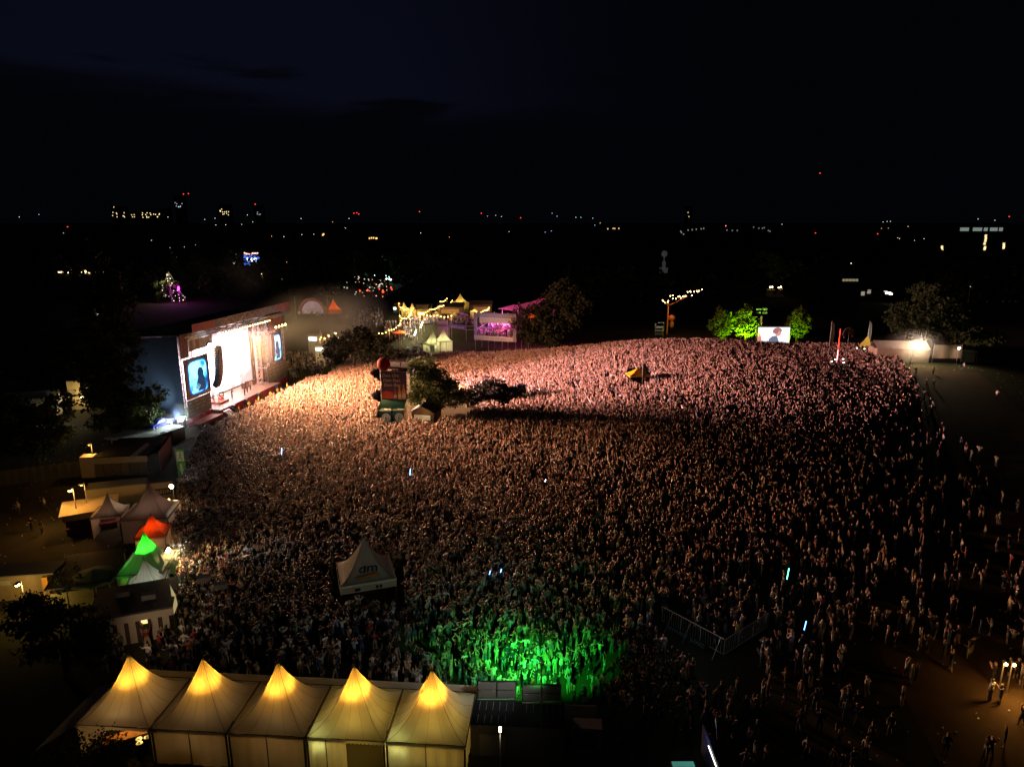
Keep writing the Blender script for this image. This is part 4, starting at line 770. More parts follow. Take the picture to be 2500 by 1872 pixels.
c = GT(2352, 885); t = thing('ticket_booth', 'grey booth with flat lit roof beside the small white floodlight', 'booth', c, rad(-5)); MB().box((.4, .6, 2.6), (4.4, 2.6, .14)).build('roof', mat('booth_roof', (.25, .3, .22), .6), t); MB().box((1, 1, 1.25), (2.8, 1.8, 2.5)).build('wall', mat('booth_wall', (.2, .2, .17), .7), t)
for x in (-1.6, 2.5): MB().tube((x, -.5, 0), (x, -.5, 2.6), .06).build('post', ALU(), t)
# video screen on the far side of the hill
a = At(1847, 848, 194); b = At(1925, 851, 194); t = thing('video_screen', 'bright relay video screen glowing behind the hill crest between green trees', 'screen', (a.x, a.y, 0), math.atan2(b.y-a.y, b.x-a.x)); l2 = (b-a).length; zt = At(1885, 799, 194).z
MB().box((l2/2, .3, (zt+.1)/2+.2), (l2+.4, .5, zt+.3)).build('frame', BLK(), t)
def img_mat(name, a_, b_, s):
    m = bpy.data.materials.new(name); m.use_nodes = True; nt = m.node_tree; N = nt.nodes; L = nt.links; p_ = N['Principled BSDF']; p_.inputs['Base Color'].default_value = (.02, .02, .02, 1)
    tc = N.new('ShaderNodeTexCoord'); no = N.new('ShaderNodeTexNoise'); no.inputs['Scale'].default_value = .5; no.inputs['Detail'].default_value = 3; L.new(tc.outputs['Object'], no.inputs['Vector']); mx = N.new('ShaderNodeMix'); mx.data_type = 'RGBA'
    mx.inputs['A'].default_value = (*a_, 1); mx.inputs['B'].default_value = (*b_, 1); L.new(no.outputs['Fac'], mx.inputs['Factor']); L.new(mx.outputs['Result'], p_.inputs['Emission Color']); p_.inputs['Emission Strength'].default_value = s; return m
pic = MB().slab([(.1, 0, .6), (l2-.1, 0, .6), (l2-.1, 0, zt), (.1, 0, zt)], (0, .04, 0)).build('live_picture', img_mat('relay_picture', (.75, .82, 1), (.95, .75, .78), 1.5), t)
hx = l2*.62; hz = 1.0
MB().slab([(hx-2.6, -.03, .6), (hx-2.4, -.03, 1.9), (hx-1.5, -.03, 2.7), (hx-.3, -.03, 2.9), (hx+.2, -.03, 2.0), (hx+.5, -.03, .6)], (0, -.02, 0)).build('picture_jacket', glow('pic_blue', (.18, .28, .45), .5), pic)
MB().ell((hx+.1, -.04, 3.75), (.85, .03, 1.0), 14, 8).build('picture_face', glow('pic_face', (.8, .4, .36), .65), pic)
m = MB()
for i in range(16): an = .3+i*.2; m.ell((hx-.15+1.0*math.cos(an), -.06, 4.1+.85*math.sin(an)), (.36, .02, .34), 7, 4)
m.ell((hx-.5, -.06, 4.2), (.8, .02, .8), 10, 6); m.build('picture_hair', glow('pic_hair', (.5, .28, .3), .45), pic)
MB().slab([(.1, -.03, .6), (1.3, -.03, .6), (1.1, -.03, 2.4), (.4, -.03, 3.8), (.1, -.03, 3.9)], (0, -.02, 0)).build('picture_neighbour', glow('pic_red', (.9, .35, .3), .6), pic)
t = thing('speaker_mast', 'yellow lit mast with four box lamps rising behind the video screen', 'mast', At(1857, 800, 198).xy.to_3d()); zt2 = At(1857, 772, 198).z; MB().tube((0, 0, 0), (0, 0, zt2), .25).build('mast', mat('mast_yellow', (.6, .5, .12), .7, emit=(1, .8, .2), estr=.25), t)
for x in (-1.0, .9):
    for z in (1.0, 2.0): MB().box((x, 0, zt2+z), (1.3, .5, .6)).build('box_lamp', mat('boxlamp', (.16, .24, .25), .5), t)
lamp('SPOT', At(1880, 830, 192), 2500, (.8, .9, 1), .5, aim=(72, 170, 5), cone=120, blend=1)
# scaffold booth at the crest left of the trees
c = GT(1612, 826); c.y += 2; t = thing('scaffold_booth', 'small lit scaffold booth with shelf rows on the crest left of the green trees', 'booth', c); 
for k in range(3): MB().box((0, 0, 1.1+1.0*k), (2.3, 1.2, .5)).build('shelf', mat('shelf_pale', (.4, .38, .33), .7), t)
m = MB()
for x in (-1.3, 1.3):
    for y in (-.7, .7): m.tube((x, y, 0), (x, y, 4.4), .05)
m.build('frame', ALU(), t); MB().box((.4, 0, 4.5), (2.0, 1.4, .1)).build('roof', GRY(), t); lamp('POINT', c+Vector((-.6, -1.6, 4.6)), 60, (1, .95, .8), .1)
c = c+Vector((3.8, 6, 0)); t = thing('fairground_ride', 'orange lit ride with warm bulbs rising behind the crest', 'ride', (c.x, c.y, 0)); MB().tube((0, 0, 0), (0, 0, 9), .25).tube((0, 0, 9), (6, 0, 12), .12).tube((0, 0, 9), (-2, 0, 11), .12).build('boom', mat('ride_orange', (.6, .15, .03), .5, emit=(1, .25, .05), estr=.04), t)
m = MB()
for i in range(24): m.ell((-2+.52*i+random.uniform(-.2, .2), random.uniform(-1, 1), 10.5+.14*i+random.uniform(-.9, .9)), (.16,)*3, 6, 4)
m.build('bulbs', glow('ride_bulb', (1, .62, .2), 16), t)
MB().ell((1.2, 0, 5.2), (1.1, 1.1, .9), 10, 6).ell((1.4, 0, 3.2), (.7, .7, 1.2), 10, 6).build('gondola', mat('ride_orange', (.6, .15, .03)), t); lamp('POINT', (c.x+1, c.y-3, 8), 300, (1, .4, .1), .3)
t = thing('white_tower', 'slim pale tower with a round head standing far off in the dark', 'tower', (At(1620, 660, 340).x, 340, 0)); zz_ = At(1620, 666, 340).z; zt3 = At(1620, 628, 340).z
MB().tube((0, 0, 0), (0, 0, zz_), .5).build('footing', BLK(), t)
MB().tube((0, 0, zz_), (0, 0, zz_+2.4), 2.0, 2.2, 12).build('base', mat('tower_pale', (.5, .48, .5), .6, emit=(.6, .55, .65), estr=.035), t); MB().tube((0, 0, zz_+2.4), (0, 0, zt3-2), .9, .9, 10).tube((0, 0, zt3-2), (0, 0, zt3+.8), .3).build('shaft', MATS['tower_pale'], t); MB().ell((0, 0, zt3+1.6), (1.5, 1.5, 1.6), 12, 8).build('head', MATS['tower_pale'], t)
# ------------------------------------------------------------------ platform stand with sponsor frame
a = At(1158, 835, 186); b = At(1260, 850, 182); rz = math.atan2(b.y-a.y, b.x-a.x); t = thing('viewing_platform', 'purple lit viewing platform full of guests behind a printed frame', 'platform', (a.x, a.y, 0), rz); l2 = (b.xy-a.xy).length
def pz(py): return At(1158, py, 186).z
FRM = mat('frame_print', (.26, .22, .34), .7, vary=.5, scale=1.3); FPL = mat('frame_pale', (.5, .42, .4), .7, vary=.15)
ztop, zm, zm2, zb1, zb0 = pz(762), pz(774), pz(787), pz(818), pz(829)
fr = MB().box((l2/2, 0, (ztop+zm)/2), (l2, .12, ztop-zm)).box((l2-.4, 0, (zm+zb0)/2), (.9, .12, zm-zb0)).box((.45, 0, (zm+zb1)/2), (.8, .12, zm-zb1)).build('printed_frame', FRM, t)
w2 = MB().box((l2/2+.6, -.1, (zm+zm2)/2+.1), (l2-2.2, .06, zm-zm2)).build('logo_board', FPL, t); w3 = MB().box((l2/2-.4, -.1, (zb1+zb0)/2), (l2-.8, .08, zb1-zb0)).build('lower_board', FPL, t)
text('DIE GUTE SACHE. ALLE UNSERE PARTNER.', .95, mat('frame_ink', (.42, .42, .46), .7), fr, (l2/2+.5, -.08, zm+.3), (rad(90), 0, 0), .01, sx=.52); text('EIN  FEST  FÜR  KARLSRUHE', .6, mat('frame_ink2', (.2, .17, .17), .7), w3, (l2/2-.4, -.16, (zb1+zb0)/2-.2), (rad(90), 0, 0), .01)
m = MB()
for k in range(30): m.box((2.2+.33*k, -.15, (zm+zm2)/2+.42-.36*(k % 3)), (.12+.14*random.random(), .02, .1))
m.build('partner_mark', INK, w2)
MB().box((l2/2, 3.2, pz(803)+.1), (l2-1, 4.2, .15)).box((l2/2, 1.3, zb1-.2), (l2-1, 2.4, .15)).build('deck', DRK(), t)
m = MB()
for x in (.2, l2*.33, l2*.66, l2-.2):
    for y in (.3, 5.2): m.tube((x, y, 0), (x, y, ztop-.3), .05)
m.tube((.4, .4, zb1+1.5), (l2*.3, .4, zm2), .06).tube((0, .5, zb1+2.4), (-3.5, .5, zb1+2.2), .04).tube((0, .5, zb1+1.4), (-3.5, .5, zb1+1.2), .04); m.build('scaffold', ALU(), t); grand = (t, l2, pz(803)+.18, zb1-.12)
MAG = (1, .12, .62)
pm = Vector((a.x, a.y, 0)); dx = Vector((math.cos(rz), math.sin(rz), 0)); dy = Vector((-dx.y, dx.x, 0))
for k, (u_, v_, z_, pw, cl) in enumerate(((4, .4, zm2-.3, 2600, MAG), (9, .5, zm2-.3, 3400, (1, .12, .4)), (7, 5.6, zm2+.2, 2600, (1, .08, .6)), (1, 1.0, zm2, 900, (.8, .2, .8)))): lamp('POINT', pm+dx*u_+dy*v_+Vector((0, 0, z_)), pw, cl, .2)
lamp('SPOT', pm+dx*5+dy*-16+Vector((0, 0, 11)), 2600, (.9, .7, 1), .3, aim=tuple(pm+dx*5+Vector((0, 0, 6))), cone=48, blend=.6)  # unseen spot added on the crowd side to brighten the frame
t = thing('big_canopy', 'wide magenta lit canopy roof behind the viewing platform', 'canopy', pm+dx*5+dy*8, rz); zc = pz(764)
MB().slab([(-1, 0, zc+.4), (3.5, 1.5, zc+1.6), (8, 0, zc-.2)], (0, 0, -.08)).slab([(4, 1, zc+1.4), (13, 5, zc+3.8), (16, 1, zc+.6), (8.5, -.2, zc+.2)], (0, 0, -.08)).slab([(4, 1, zc+1.4), (13, 5, zc+3.8), (4, 9, zc+1.0)], (0, 0, -.08)).build('membrane', mat('membrane', (.55, .3, .4), .6, trans=.5, vary=.3, scale=.4), t)
for x, y in ((0, 1), (8, .3), (15, 1.5), (12, 5)): MB().tube((x, y, 0), (x, y, zc+.3), .08).build('post', ALU(), t)
cc = pm+dx*5+dy*8
for u_, v_, z_, pw in ((9, 1.5, -1.8, 9000), (13, 2.5, -1.6, 9000), (3, 0, -1.6, 4000)): lamp('SPOT', cc+dx*u_+dy*v_+Vector((0, 0, zc+z_)), pw, (1, .05, .45), .2, aim=tuple(cc+dx*u_+dy*v_+Vector((0, 0, 40))), cone=150, blend=1)
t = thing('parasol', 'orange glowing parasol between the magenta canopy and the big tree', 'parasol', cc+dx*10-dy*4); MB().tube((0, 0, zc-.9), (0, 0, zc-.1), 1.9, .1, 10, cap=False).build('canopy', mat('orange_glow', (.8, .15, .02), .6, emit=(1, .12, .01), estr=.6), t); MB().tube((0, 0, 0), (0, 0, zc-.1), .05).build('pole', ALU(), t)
# lit stairs with white pagodas
a = At(1019, 829, 200); b = At(1056, 829, 200); t = thing('lit_stairs', 'white lit broad flight of stairs climbing to the lamp lit terrace', 'stairs', (a.x, a.y, 0), rad(14)); m = MB(); r2 = MB()
for k in range(21): m.box((2.4, .37*k, .2+.235*k), (4.8, .17, .06))
m.build('tread', mat('tread_white', (.6, .58, .48), .5), t); r2.slab([(2.3, 0, .35), (2.7, 0, .35), (2.7, 7.6, 5.25), (2.3, 7.6, 5.25)], (0, 0, .03))
for x in (0, 4.8): r2.slab([(x, 0, .1), (x, 7.6, 4.9), (x, 7.6, 6.0), (x, 0, 1.2)], (.06, 0, 0))
r2.build('balustrade', WHT(), t); q = Vector((a.x, a.y, 0))
lamp('POINT', q+Vector((-1.0, -1.5, 4.6)), 3000, (1, .95, .7), .2); lamp('POINT', q+Vector((.5, 2.5, 8)), 3000, (1, .95, .7), .2)
for k, (x, y) in enumerate(((1014, 812), (1029, 793))):
    p_ = At(x, y, 198+4*k); t = thing('tube_light', ('lower slanting white tube lamp beside the lit stairs', 'upper slanting white tube lamp beside the lit stairs')[k], 'lamp', p_, 0, 'tube lamps by the stairs'); MB().tube((-.3, 0, -.8), (.3, 0, .8), .12).build('tube', glow('tube_white', (1, 1, .85), 14), t); MB().tube((0, .1, -p_.z+gh(p_.x, p_.y)), (0, .1, .2), .05).build('post', ALU(), t)
tk = dict(fm=mat('fabric_cream', (.62, .6, .42), .6, trans=.45, vary=.1), group='pagoda tents around the stairs and terrace', scallop=False)
_t1, c1_ = tent_px((1050, 842), (1082, 838), 4, 2.6, 6.2, 'cream pagoda tent at the foot of the lit stairs', walls='ew', **tk); _t2, c2_ = tent_px((1074, 835), (1106, 832), 4, 3.4, 7.0, 'taller cream pagoda tent with closed walls right of the stairs foot', walls='esw', **tk)
q = G(1066, 855); lamp('POINT', c1_+Vector((0, 0, 2.4)), 420, (1, .95, .5), .1); lamp('POINT', c2_+Vector((0, 0, 3)), 520, (1, .95, .5), .1)
p_ = At(1081, 820, 196); t = thing('banner_tower', 'pale boxy banner tower with black handwriting behind the cream tents', 'banner', (p_.x, p_.y, 0), rad(-8)); zt4 = At(1081, 785, 196).z; MB().box((0, .6, zt4/2), (2.7, 1.2, zt4)).build('cloth', mat('tower_cloth', (.5, .5, .4), .7, vary=.15), t); MB().box((0, -.02, zt4-1.1), (2.72, .06, .8)).build('stripe', mat('stripe_green', (.2, .3, .27), .7), t); text('badisch', .62, INK, t, (.2, -.06, zt4-3.6), (rad(90), 0, 0), .01); MB().box((-1.45, .6, zt4/2), (.06, 1.1, zt4)).build('corner_post', ALU(), t)
a = At(1096, 797, 200); b = At(1138, 803, 200); t = thing('terrace_banner', 'long grey blue banner with two pale name boards on the terrace edge', 'banner', (a.x, a.y, gh(a.x, a.y)), 0); zz5 = a.z-gh(a.x, a.y); MB().slab([(0, 0, zz5-.3), (b.x-a.x, 0, zz5-1.0), (b.x-a.x, 0, zz5+.3), (0, 0, zz5+1.0)], (0, .05, 0)).build('cloth', mat('cloth_slate', (.16, .2, .26), .7), t)
for k, x in enumerate((1.5, 3.5)): bd = MB().box((x, -.05, zz5-.1-.25*k), (1.7, .04, .55)).build('name_board', mat('name_pale', (.4, .4, .42), .7), t); text(('REST', 'ZACK')[k], .5, mat('cloth_slate', (.16, .2, .26)), bd, (x, -.09, zz5-.28-.25*k), (rad(90), 0, 0), .005)
for x in (0, b.x-a.x): MB().tube((x, .1, 0), (x, .1, zz5+.5), .05).build('post', ALU(), t)
# ------------------------------------------------------------------ terrace food village
vil = [((975, 757), (994, 755), 3.5, 'left of two peaked tents under the lamp strings on the terrace', 735), ((993, 759), (1016, 757), 3.5, 'right of two peaked tents under the lamp strings on the terrace', 739), ((1100, 741), (1145, 741), 5, 'biggest peaked tent at the back of the terrace village', 716),
       ((1148, 762), (1166, 760), 3, 'small bright peaked tent left of the purple platform frame', 752), ((1054, 767), (1074, 766), 3, 'first small amber tent behind the terrace lamp row', 760), ((1093, 768), (1120, 767), 3, 'second small amber tent behind the terrace lamp row', 760), ((1112, 776), (1140, 777), 4, 'small purple tinted tent left of the viewing platform', 764)]
VF = mat('fabric_gold', (.62, .5, .28), .6, trans=.5, vary=.12)
for k, (l_, r_, dp, lb, ap) in enumerate(vil):
    Yv = (215, 215, 233, 211, 208, 208, 207.5)[k]; A1 = At(l_[0], l_[1], Yv); B1 = At(r_[0], r_[1], Yv); C1 = (A1+B1)/2; gz = gh(C1.x, Yv); ev = max(2.0, C1.z-gz); azp = At((l_[0]+r_[0])/2, ap, Yv+dp/2).z-gz
    t = pagoda(lb, 'tent', Vector((C1.x, Yv+dp/2, gz)), .05*k, (B1-A1).length, dp, ev, max(ev+.8, azp), fm=VF if k < 6 else mat('fabric_lilac', (.4, .3, .45), .6, trans=.4), group='peaked tents in the terrace village', scallop=False, seams=4, walls='n')
    lamp('POINT', (0, -.3, ev-.5), (380, 380, 520, 340, 70, 70, 60)[k], ((1, .72, .2) if k < 6 else (.8, .25, .9)), .15, parent=t)
for k, (x0, x1, y0, Yv, hz, lb, cl) in enumerate(((1000, 1050, 760, 222, 3.4, 'long dark hall roof left in the terrace village', (.1, .09, .06)), (1068, 1130, 752, 224, 3.6, 'dark hall roof below the biggest peaked tent', (.07, .06, .05)), (1148, 1200, 746, 230, 4, 'flat olive roofed hall with a lit edge at the village right end', (.3, .26, .12)), (1015, 1042, 759, 218, 3, 'pale stall right of the twin peaked tents', (.5, .4, .2)))):
    A1 = At(x0, y0, Yv); B1 = At(x1, y0, Yv); gz = gh((A1.x+B1.x)/2, Yv); wd = B1.x-A1.x; t = thing('market_hall', lb, 'stall', (A1.x, Yv, gz), 0, 'stalls and halls of the terrace village')
    h_ = max(2.4, A1.z-gz); MB().box((wd/2, 3, h_/2), (wd, 6, h_)).build('wall', mat('hall_wall', (.4, .3, .14), .7), t); MB().slab([(-.3, -.5, h_), (wd+.3, -.5, h_), (wd+.3, 3, h_+1.1), (-.3, 3, h_+1.1)], (0, 0, .1)).slab([(-.3, 3, h_+1.1), (wd+.3, 3, h_+1.1), (wd+.3, 6.4, h_), (-.3, 6.4, h_)], (0, 0, .1)).build('roof', mat('hall_roof%d' % k, cl, .7, vary=.3), t)
    MB().box((wd/2, -.05, h_*.45), (wd*.7, .08, h_*.5)).build('counter_opening', glow('stall_light', (1, .55, .16), .12), t)
def light_string(pts, label, n, s=.15, col=(1, .55, .14), grp='warm bulb strings over the terrace', poles=True):
    P = [At(x, y, Yd) for x, y, Yd in pts]; o = P[0]; t = thing('light_string', label, 'string lights', o, 0, grp); m = MB(); q = MB(); wire = []
    cum = [0]
    for a, b in zip(P[:-1], P[1:]): cum.append(cum[-1]+(b-a).length)
    for i in range(n):
        s_ = cum[-1]*i/(n-1); j = max(k for k in range(len(P)-1) if cum[k] <= s_+1e-6); f = (s_-cum[j])/(cum[j+1]-cum[j]+1e-9); p = P[j].lerp(P[j+1], f); p.z -= .9*4*f*(1-f)*.5; wire.append(p-o)
    m.path(wire, .03, 3); m.build('cable', BLK(), t)
    bm2 = MB().ell((0, 0, 0), (s, s, s), 8, 5); b0 = bm2.build('bulb', glow('bulb_warm', col, 14), t); b0.location = wire[0]-Vector((0, 0, s))
    for p in wire[1:]: c_ = b0.copy(); LINK(c_); c_.parent = t; c_.location = p-Vector((0, 0, s))
    if poles:
        for p in P: MB().tube(p-o, (p.x-o.x, p.y-o.y, gh(p.x, p.y)-o.z), .07).build('pole', mat('pole_wood', (.45, .3, .12), .7), t)
    for k in range(0, len(P), 2): lamp('POINT', P[k]+Vector((0, -.6, -.7)), 210, (1, .58, .18), .3)
light_string([(1024, 764, 203), (1050, 754, 211), (1072, 746, 219), (1092, 738, 229), (1104, 733, 235)], 'long rising bulb string along the terrace from the twin tents', 22)
light_string([(1034, 765, 203), (1068, 768, 202), (1102, 770, 201)], 'level bulb string above the terrace edge crowd', 9)
light_string([(1075, 735, 232), (1091, 728, 236)], 'short high bulb string left of the biggest tent', 5)
light_string([(976, 770, 200), (987, 775, 199), (998, 770, 199), (1005, 757, 203)], 'hanging loop of bulbs before the twin peaked tents', 13, poles=False)
light_string([(974, 740, 213), (981, 750, 212), (996, 753, 210)], 'short bulb string above the left peaked tent', 6, .14)
light_string([(978, 782, 196), (974, 792, 192), (950, 804, 186), (925, 812, 182)], 'falling bulb string at the left end of the terrace', 11, .15)
light_string([(1163, 761, 208), (1182, 756, 213), (1194, 750, 220)], 'dense bulb string behind the platform frame', 12)
light_string([(783, 822, 178), (802, 818, 180)], 'three bulbs glowing in the smoke right of the stage', 3, .22)
post_lamp(820, 812, 182, 'single warm street lamp glowing in the smoke right of the stage', (1, .6, .25), 400, 30, .22, grp=None)
for k, (x0, x1, y0, y1, Yv, cl, lb) in enumerate(((752, 776, 820, 834, 176, (.9, .95, 1), 'white lit kiosk in the smoke right of the stage'), (769, 791, 846, 858, 165, (.8, 1, .85), 'green white lit kiosk beside the smoky tree'), (960, 968, 749, 757, 228, (.75, 1, .9), 'pale lit sign left of the twin peaked tents'))):
    A1 = At(x0, y1, Yv); B1 = At(x1, y0, Yv); t = thing('snack_kiosk', lb, 'kiosk', (A1.x, Yv, gh(A1.x, Yv)), rad(-8)); gz = gh(A1.x, Yv); wd = B1.x-A1.x; h_ = B1.z-gz
    MB().box((wd/2, 1.1, (h_)/2), (wd, 2, h_)).build('wall', WHT(), t); MB().box((wd/2, 1, h_+.1), (wd+.5, 2.6, .16)).build('roof', mat('kiosk_pale', (.45, .42, .33), .7), t); MB().box((wd/2, -.02, (A1.z-gz+h_)/2), (wd*.8, .08, max(.7, (B1.z-A1.z)*.6))).build('serving_hatch', glow('hatch%d' % k, cl, 3), t)
tent_px((786, 838), (803, 834), 3, 3, 6.5, 'small yellowish tent in the smoke beside the smoky tree', fm=VF, scallop=False, seams=4)
p_ = At(960, 797, 205); 
for k, (x, y, Yv) in enumerate(((975, 808, 200), (975, 758+3, 236))):
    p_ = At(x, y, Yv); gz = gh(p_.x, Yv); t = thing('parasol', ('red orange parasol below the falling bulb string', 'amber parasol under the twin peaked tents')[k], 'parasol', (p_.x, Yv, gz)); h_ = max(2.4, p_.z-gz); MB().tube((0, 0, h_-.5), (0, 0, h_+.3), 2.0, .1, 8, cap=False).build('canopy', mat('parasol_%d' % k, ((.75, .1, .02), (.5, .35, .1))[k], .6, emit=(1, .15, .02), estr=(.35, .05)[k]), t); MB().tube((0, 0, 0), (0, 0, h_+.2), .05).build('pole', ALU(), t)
# arched pavilion and orange tent beyond the stage
A1 = At(727, 768, 262); B1 = At(796, 768, 262); t = thing('arched_pavilion', 'arched pavilion with pinkish glowing front beyond the far stage tower', 'pavilion', (A1.x, 262, 0), 0); wd = B1.x-A1.x; zb, zt_ = A1.z, At(760, 727, 262).z; n = 14
def arc(k, y, z0_): return [(wd/2-wd/2*k*math.cos(math.pi*i/n), y, z0_+(zt_-zb)*k*math.sin(math.pi*i/n)) for i in range(n+1)]
m = MB(); o_, i_ = arc(1.0, 0, zb), arc(1.0, 9, zb)
for i in range(n): m.slab([o_[i], o_[i+1], i_[i+1], i_[i]], (0, 0, .2))
m.build('roof', mat('arch_roof', (.16, .08, .08), .6, vary=.3), t)
MB().slab(arc(.80, 1.0, zb), (0, .1, 0)).build('glowing_front', img_mat('arch_glow', (.75, .5, .5), (.5, .28, .26), .5), t); 
m = MB(); oo, ii = arc(.98, .5, zb), arc(.84, .5, zb)
for i in range(n): m.slab([oo[i], oo[i+1], ii[i+1], ii[i]], (0, .1, 0))
m.build('arch_band', glow('arch_band', (.6, .12, .1), .18), t); MB().box((.4, .3, zb/2), (.9, .8, zb+2)).box((wd-.4, .3, zb/2), (.9, .8, zb+2)).build('column', mat('col_pale', (.5, .5, .42), .6, emit=(1, 1, .8), estr=.25), t); MB().box((wd/2, 2, zb/2-.2), (wd, 8, zb)).build('base', DRK(), t)
MB().box((wd/2, .85, zb+1.9), (wd*.7, .1, .12)).box((wd/2, .85, zb+1.2), (.12, .1, 2.4)).build('mullion', BLK(), t)
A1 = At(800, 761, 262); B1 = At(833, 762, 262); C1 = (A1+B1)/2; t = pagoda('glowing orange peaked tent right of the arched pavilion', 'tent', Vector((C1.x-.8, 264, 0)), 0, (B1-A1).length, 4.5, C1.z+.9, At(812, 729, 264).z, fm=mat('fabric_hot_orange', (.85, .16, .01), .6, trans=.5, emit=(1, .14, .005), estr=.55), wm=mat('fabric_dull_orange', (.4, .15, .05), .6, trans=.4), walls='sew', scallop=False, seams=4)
lamp('POINT', (0, 0, C1.z), 300, (1, .45, .1), .2, parent=t)
for k, x in enumerate((722, 801, 846, 850, 869)): 
    p_ = At(x, 760 if k < 2 else 775, 250); t = thing('flag_pole', 'thin pale pole beside the arched pavilion', 'pole', (p_.x, 250, 0), 0, 'thin poles around the arched pavilion'); MB().tube((0, 0, 0), (0, 0, At(x, 722 if k < 2 else 768, 250).z), .18, .12).build('shaft', mat('pole_rose', (.3, .2, .18), .6), t)
# ------------------------------------------------------------------ smoke beside the stage
def smoke(name, label, c, d, dens, sc_=.09, seed=0, rz=0., col=(1, .95, .9), lo=.42, hi=.75, ani=0.):
    o = MB().box((0, 0, 0), d).build(name, None or bpy.data.materials.new(name)); o.location = c; o.rotation_euler.z = rz
    m = o.data.materials[0]; m.use_nodes = True; nt = m.node_tree; N = nt.nodes; L = nt.links; N.remove(N['Principled BSDF'])
    pv = N.new('ShaderNodeVolumePrincipled'); pv.inputs['Color'].default_value = (*col, 1); pv.inputs['Anisotropy'].default_value = ani
    tc = N.new('ShaderNodeTexCoord'); no = N.new('ShaderNodeTexNoise'); no.inputs['Scale'].default_value = sc_; no.inputs['Detail'].default_value = 4; no.noise_dimensions = '4D'; no.inputs['W'].default_value = seed; no.inputs['Distortion'].default_value = .6
    L.new(tc.outputs['Object'], no.inputs['Vector'])
    mp = N.new('ShaderNodeMapping'); mp.inputs['Scale'].default_value = (2/d[0], 2/d[1], 2/d[2]); L.new(tc.outputs['Object'], mp.inputs[0])
    ln = N.new('ShaderNodeVectorMath'); ln.operation = 'LENGTH'; L.new(mp.outputs[0], ln.inputs[0])
    f = N.new('ShaderNodeMapRange'); f.interpolation_type = 'SMOOTHSTEP'; f.inputs['From Min'].default_value = .97; f.inputs['From Max'].default_value = .0; L.new(ln.outputs['Value'], f.inputs['Value'])
    g_ = N.new('ShaderNodeMapRange'); g_.interpolation_type = 'SMOOTHSTEP'; g_.inputs['From Min'].default_value = lo; g_.inputs['From Max'].default_value = hi; L.new(no.outputs['Fac'], g_.inputs['Value'])
    mu = N.new('ShaderNodeMath'); mu.operation = 'MULTIPLY'; L.new(f.outputs[0], mu.inputs[0]); L.new(g_.outputs[0], mu.inputs[1]); m2 = N.new('ShaderNodeMath'); m2.operation = 'MULTIPLY'; L.new(mu.outputs[0], m2.inputs[0]); m2.inputs[1].default_value = dens
    L.new(m2.outputs[0], pv.inputs['Density']); L.new(pv.outputs[0], N['Material Output'].inputs['Volume']); tag(o, label, 'smoke', kind='stuff'); return o
smoke('stage_smoke', 'warm lit stage smoke drifting off the far end of the main stage', SW(57, 0, 10), (48, 40, 22), .10, .075, 3.1, SA, lo=.30, hi=.8)
smoke('stage_smoke', 'thin stage haze in front of the white screen wall', SW(13, -4, 9.5), (26, 16, 20), .006, .12, 1.0, SA, lo=.25, hi=.8)
smoke('bloom_haze', 'added glow volume imitating bloom round the white floodlight at the stage corner', At(444, 1023, 108), (9, 9, 7), .10, .3, 2.0, 0, lo=.1, hi=.7)  # volume puffs added round the floodlights to imitate bloom
smoke('bloom_haze', 'added glow volume imitating bloom round the floodlight before the right marquee', GT(2215, 885)+Vector((0, -1.8, 4.2)), (16, 10, 9), .06, .3, 2.5, 0, lo=.1, hi=.7)
smoke('bloom_haze', 'added glow volume imitating bloom round the floodlight beside the green lit tent', At(404, 1341, 61.6), (6, 6, 5), .12, .3, 2.7, 0, lo=.1, hi=.7)
smoke('stage_smoke', 'faint smoke rising behind the stage roof', SW(26, 6, 24), (34, 26, 15), .02, .1, 5.0, SA, lo=.35, hi=.8)
# ------------------------------------------------------------------ trees
BARK = lambda: mat('bark', (.07, .05, .035), .9, vary=.4, scale=4)
def leafmat(name, c, tr=.3): return mat(name, c, .7, trans=tr, vary=.55, scale=.5, spec=.2)
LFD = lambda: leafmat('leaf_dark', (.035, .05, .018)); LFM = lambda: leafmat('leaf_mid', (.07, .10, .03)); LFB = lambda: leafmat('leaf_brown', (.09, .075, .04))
def leaf_mesh(name, clumps, n, size, m, parent, dens_edge=.55):
    R = np.random.default_rng(int(abs(clumps[0][0][0]*13+clumps[0][0][2]*7+n)) % 9999); vs = []; tot = sum(c[1][0]*c[1][1]+c[1][2]**2 for c in clumps)
    P = []
    for (c, r) in clumps:
        k = int(n*(r[0]*r[1]+r[2]**2)/tot); sub = max(6, k//45); sc_ = R.normal(size=(sub, 3)); sc_ /= np.linalg.norm(sc_, axis=1)[:, None]; sc_ *= R.uniform(dens_edge, 1.0, (sub, 1))
        idx = R.integers(0, sub, k); q = sc_[idx]+R.normal(size=(k, 3))*.13; P.append(np.array(c)+q*np.array(r))
    P = np.concatenate(P); k = len(P); a = R.normal(size=(k, 3)); a /= np.linalg.norm(a, axis=1)[:, None]; b = np.cross(a, R.normal(size=(k, 3))); b /= np.linalg.norm(b, axis=1)[:, None]; s = size*R.uniform(.6, 1.3, (k, 1))
    V = np.stack([P-a*s, P+b*s*.6, P+a*s, P-b*s*.6], 1).reshape(-1, 3); me = bpy.data.meshes.new(name); me.vertices.add(4*k); me.vertices.foreach_set('co', V.ravel()); me.loops.add(4*k); me.loops.foreach_set('vertex_index', np.arange(4*k)); me.polygons.add(k); me.polygons.foreach_set('loop_start', np.arange(0, 4*k, 4)); me.update(); me.materials.append(m)
    o = bpy.data.objects.new(name, me); LINK(o)
    if parent: o.parent = parent
    return o
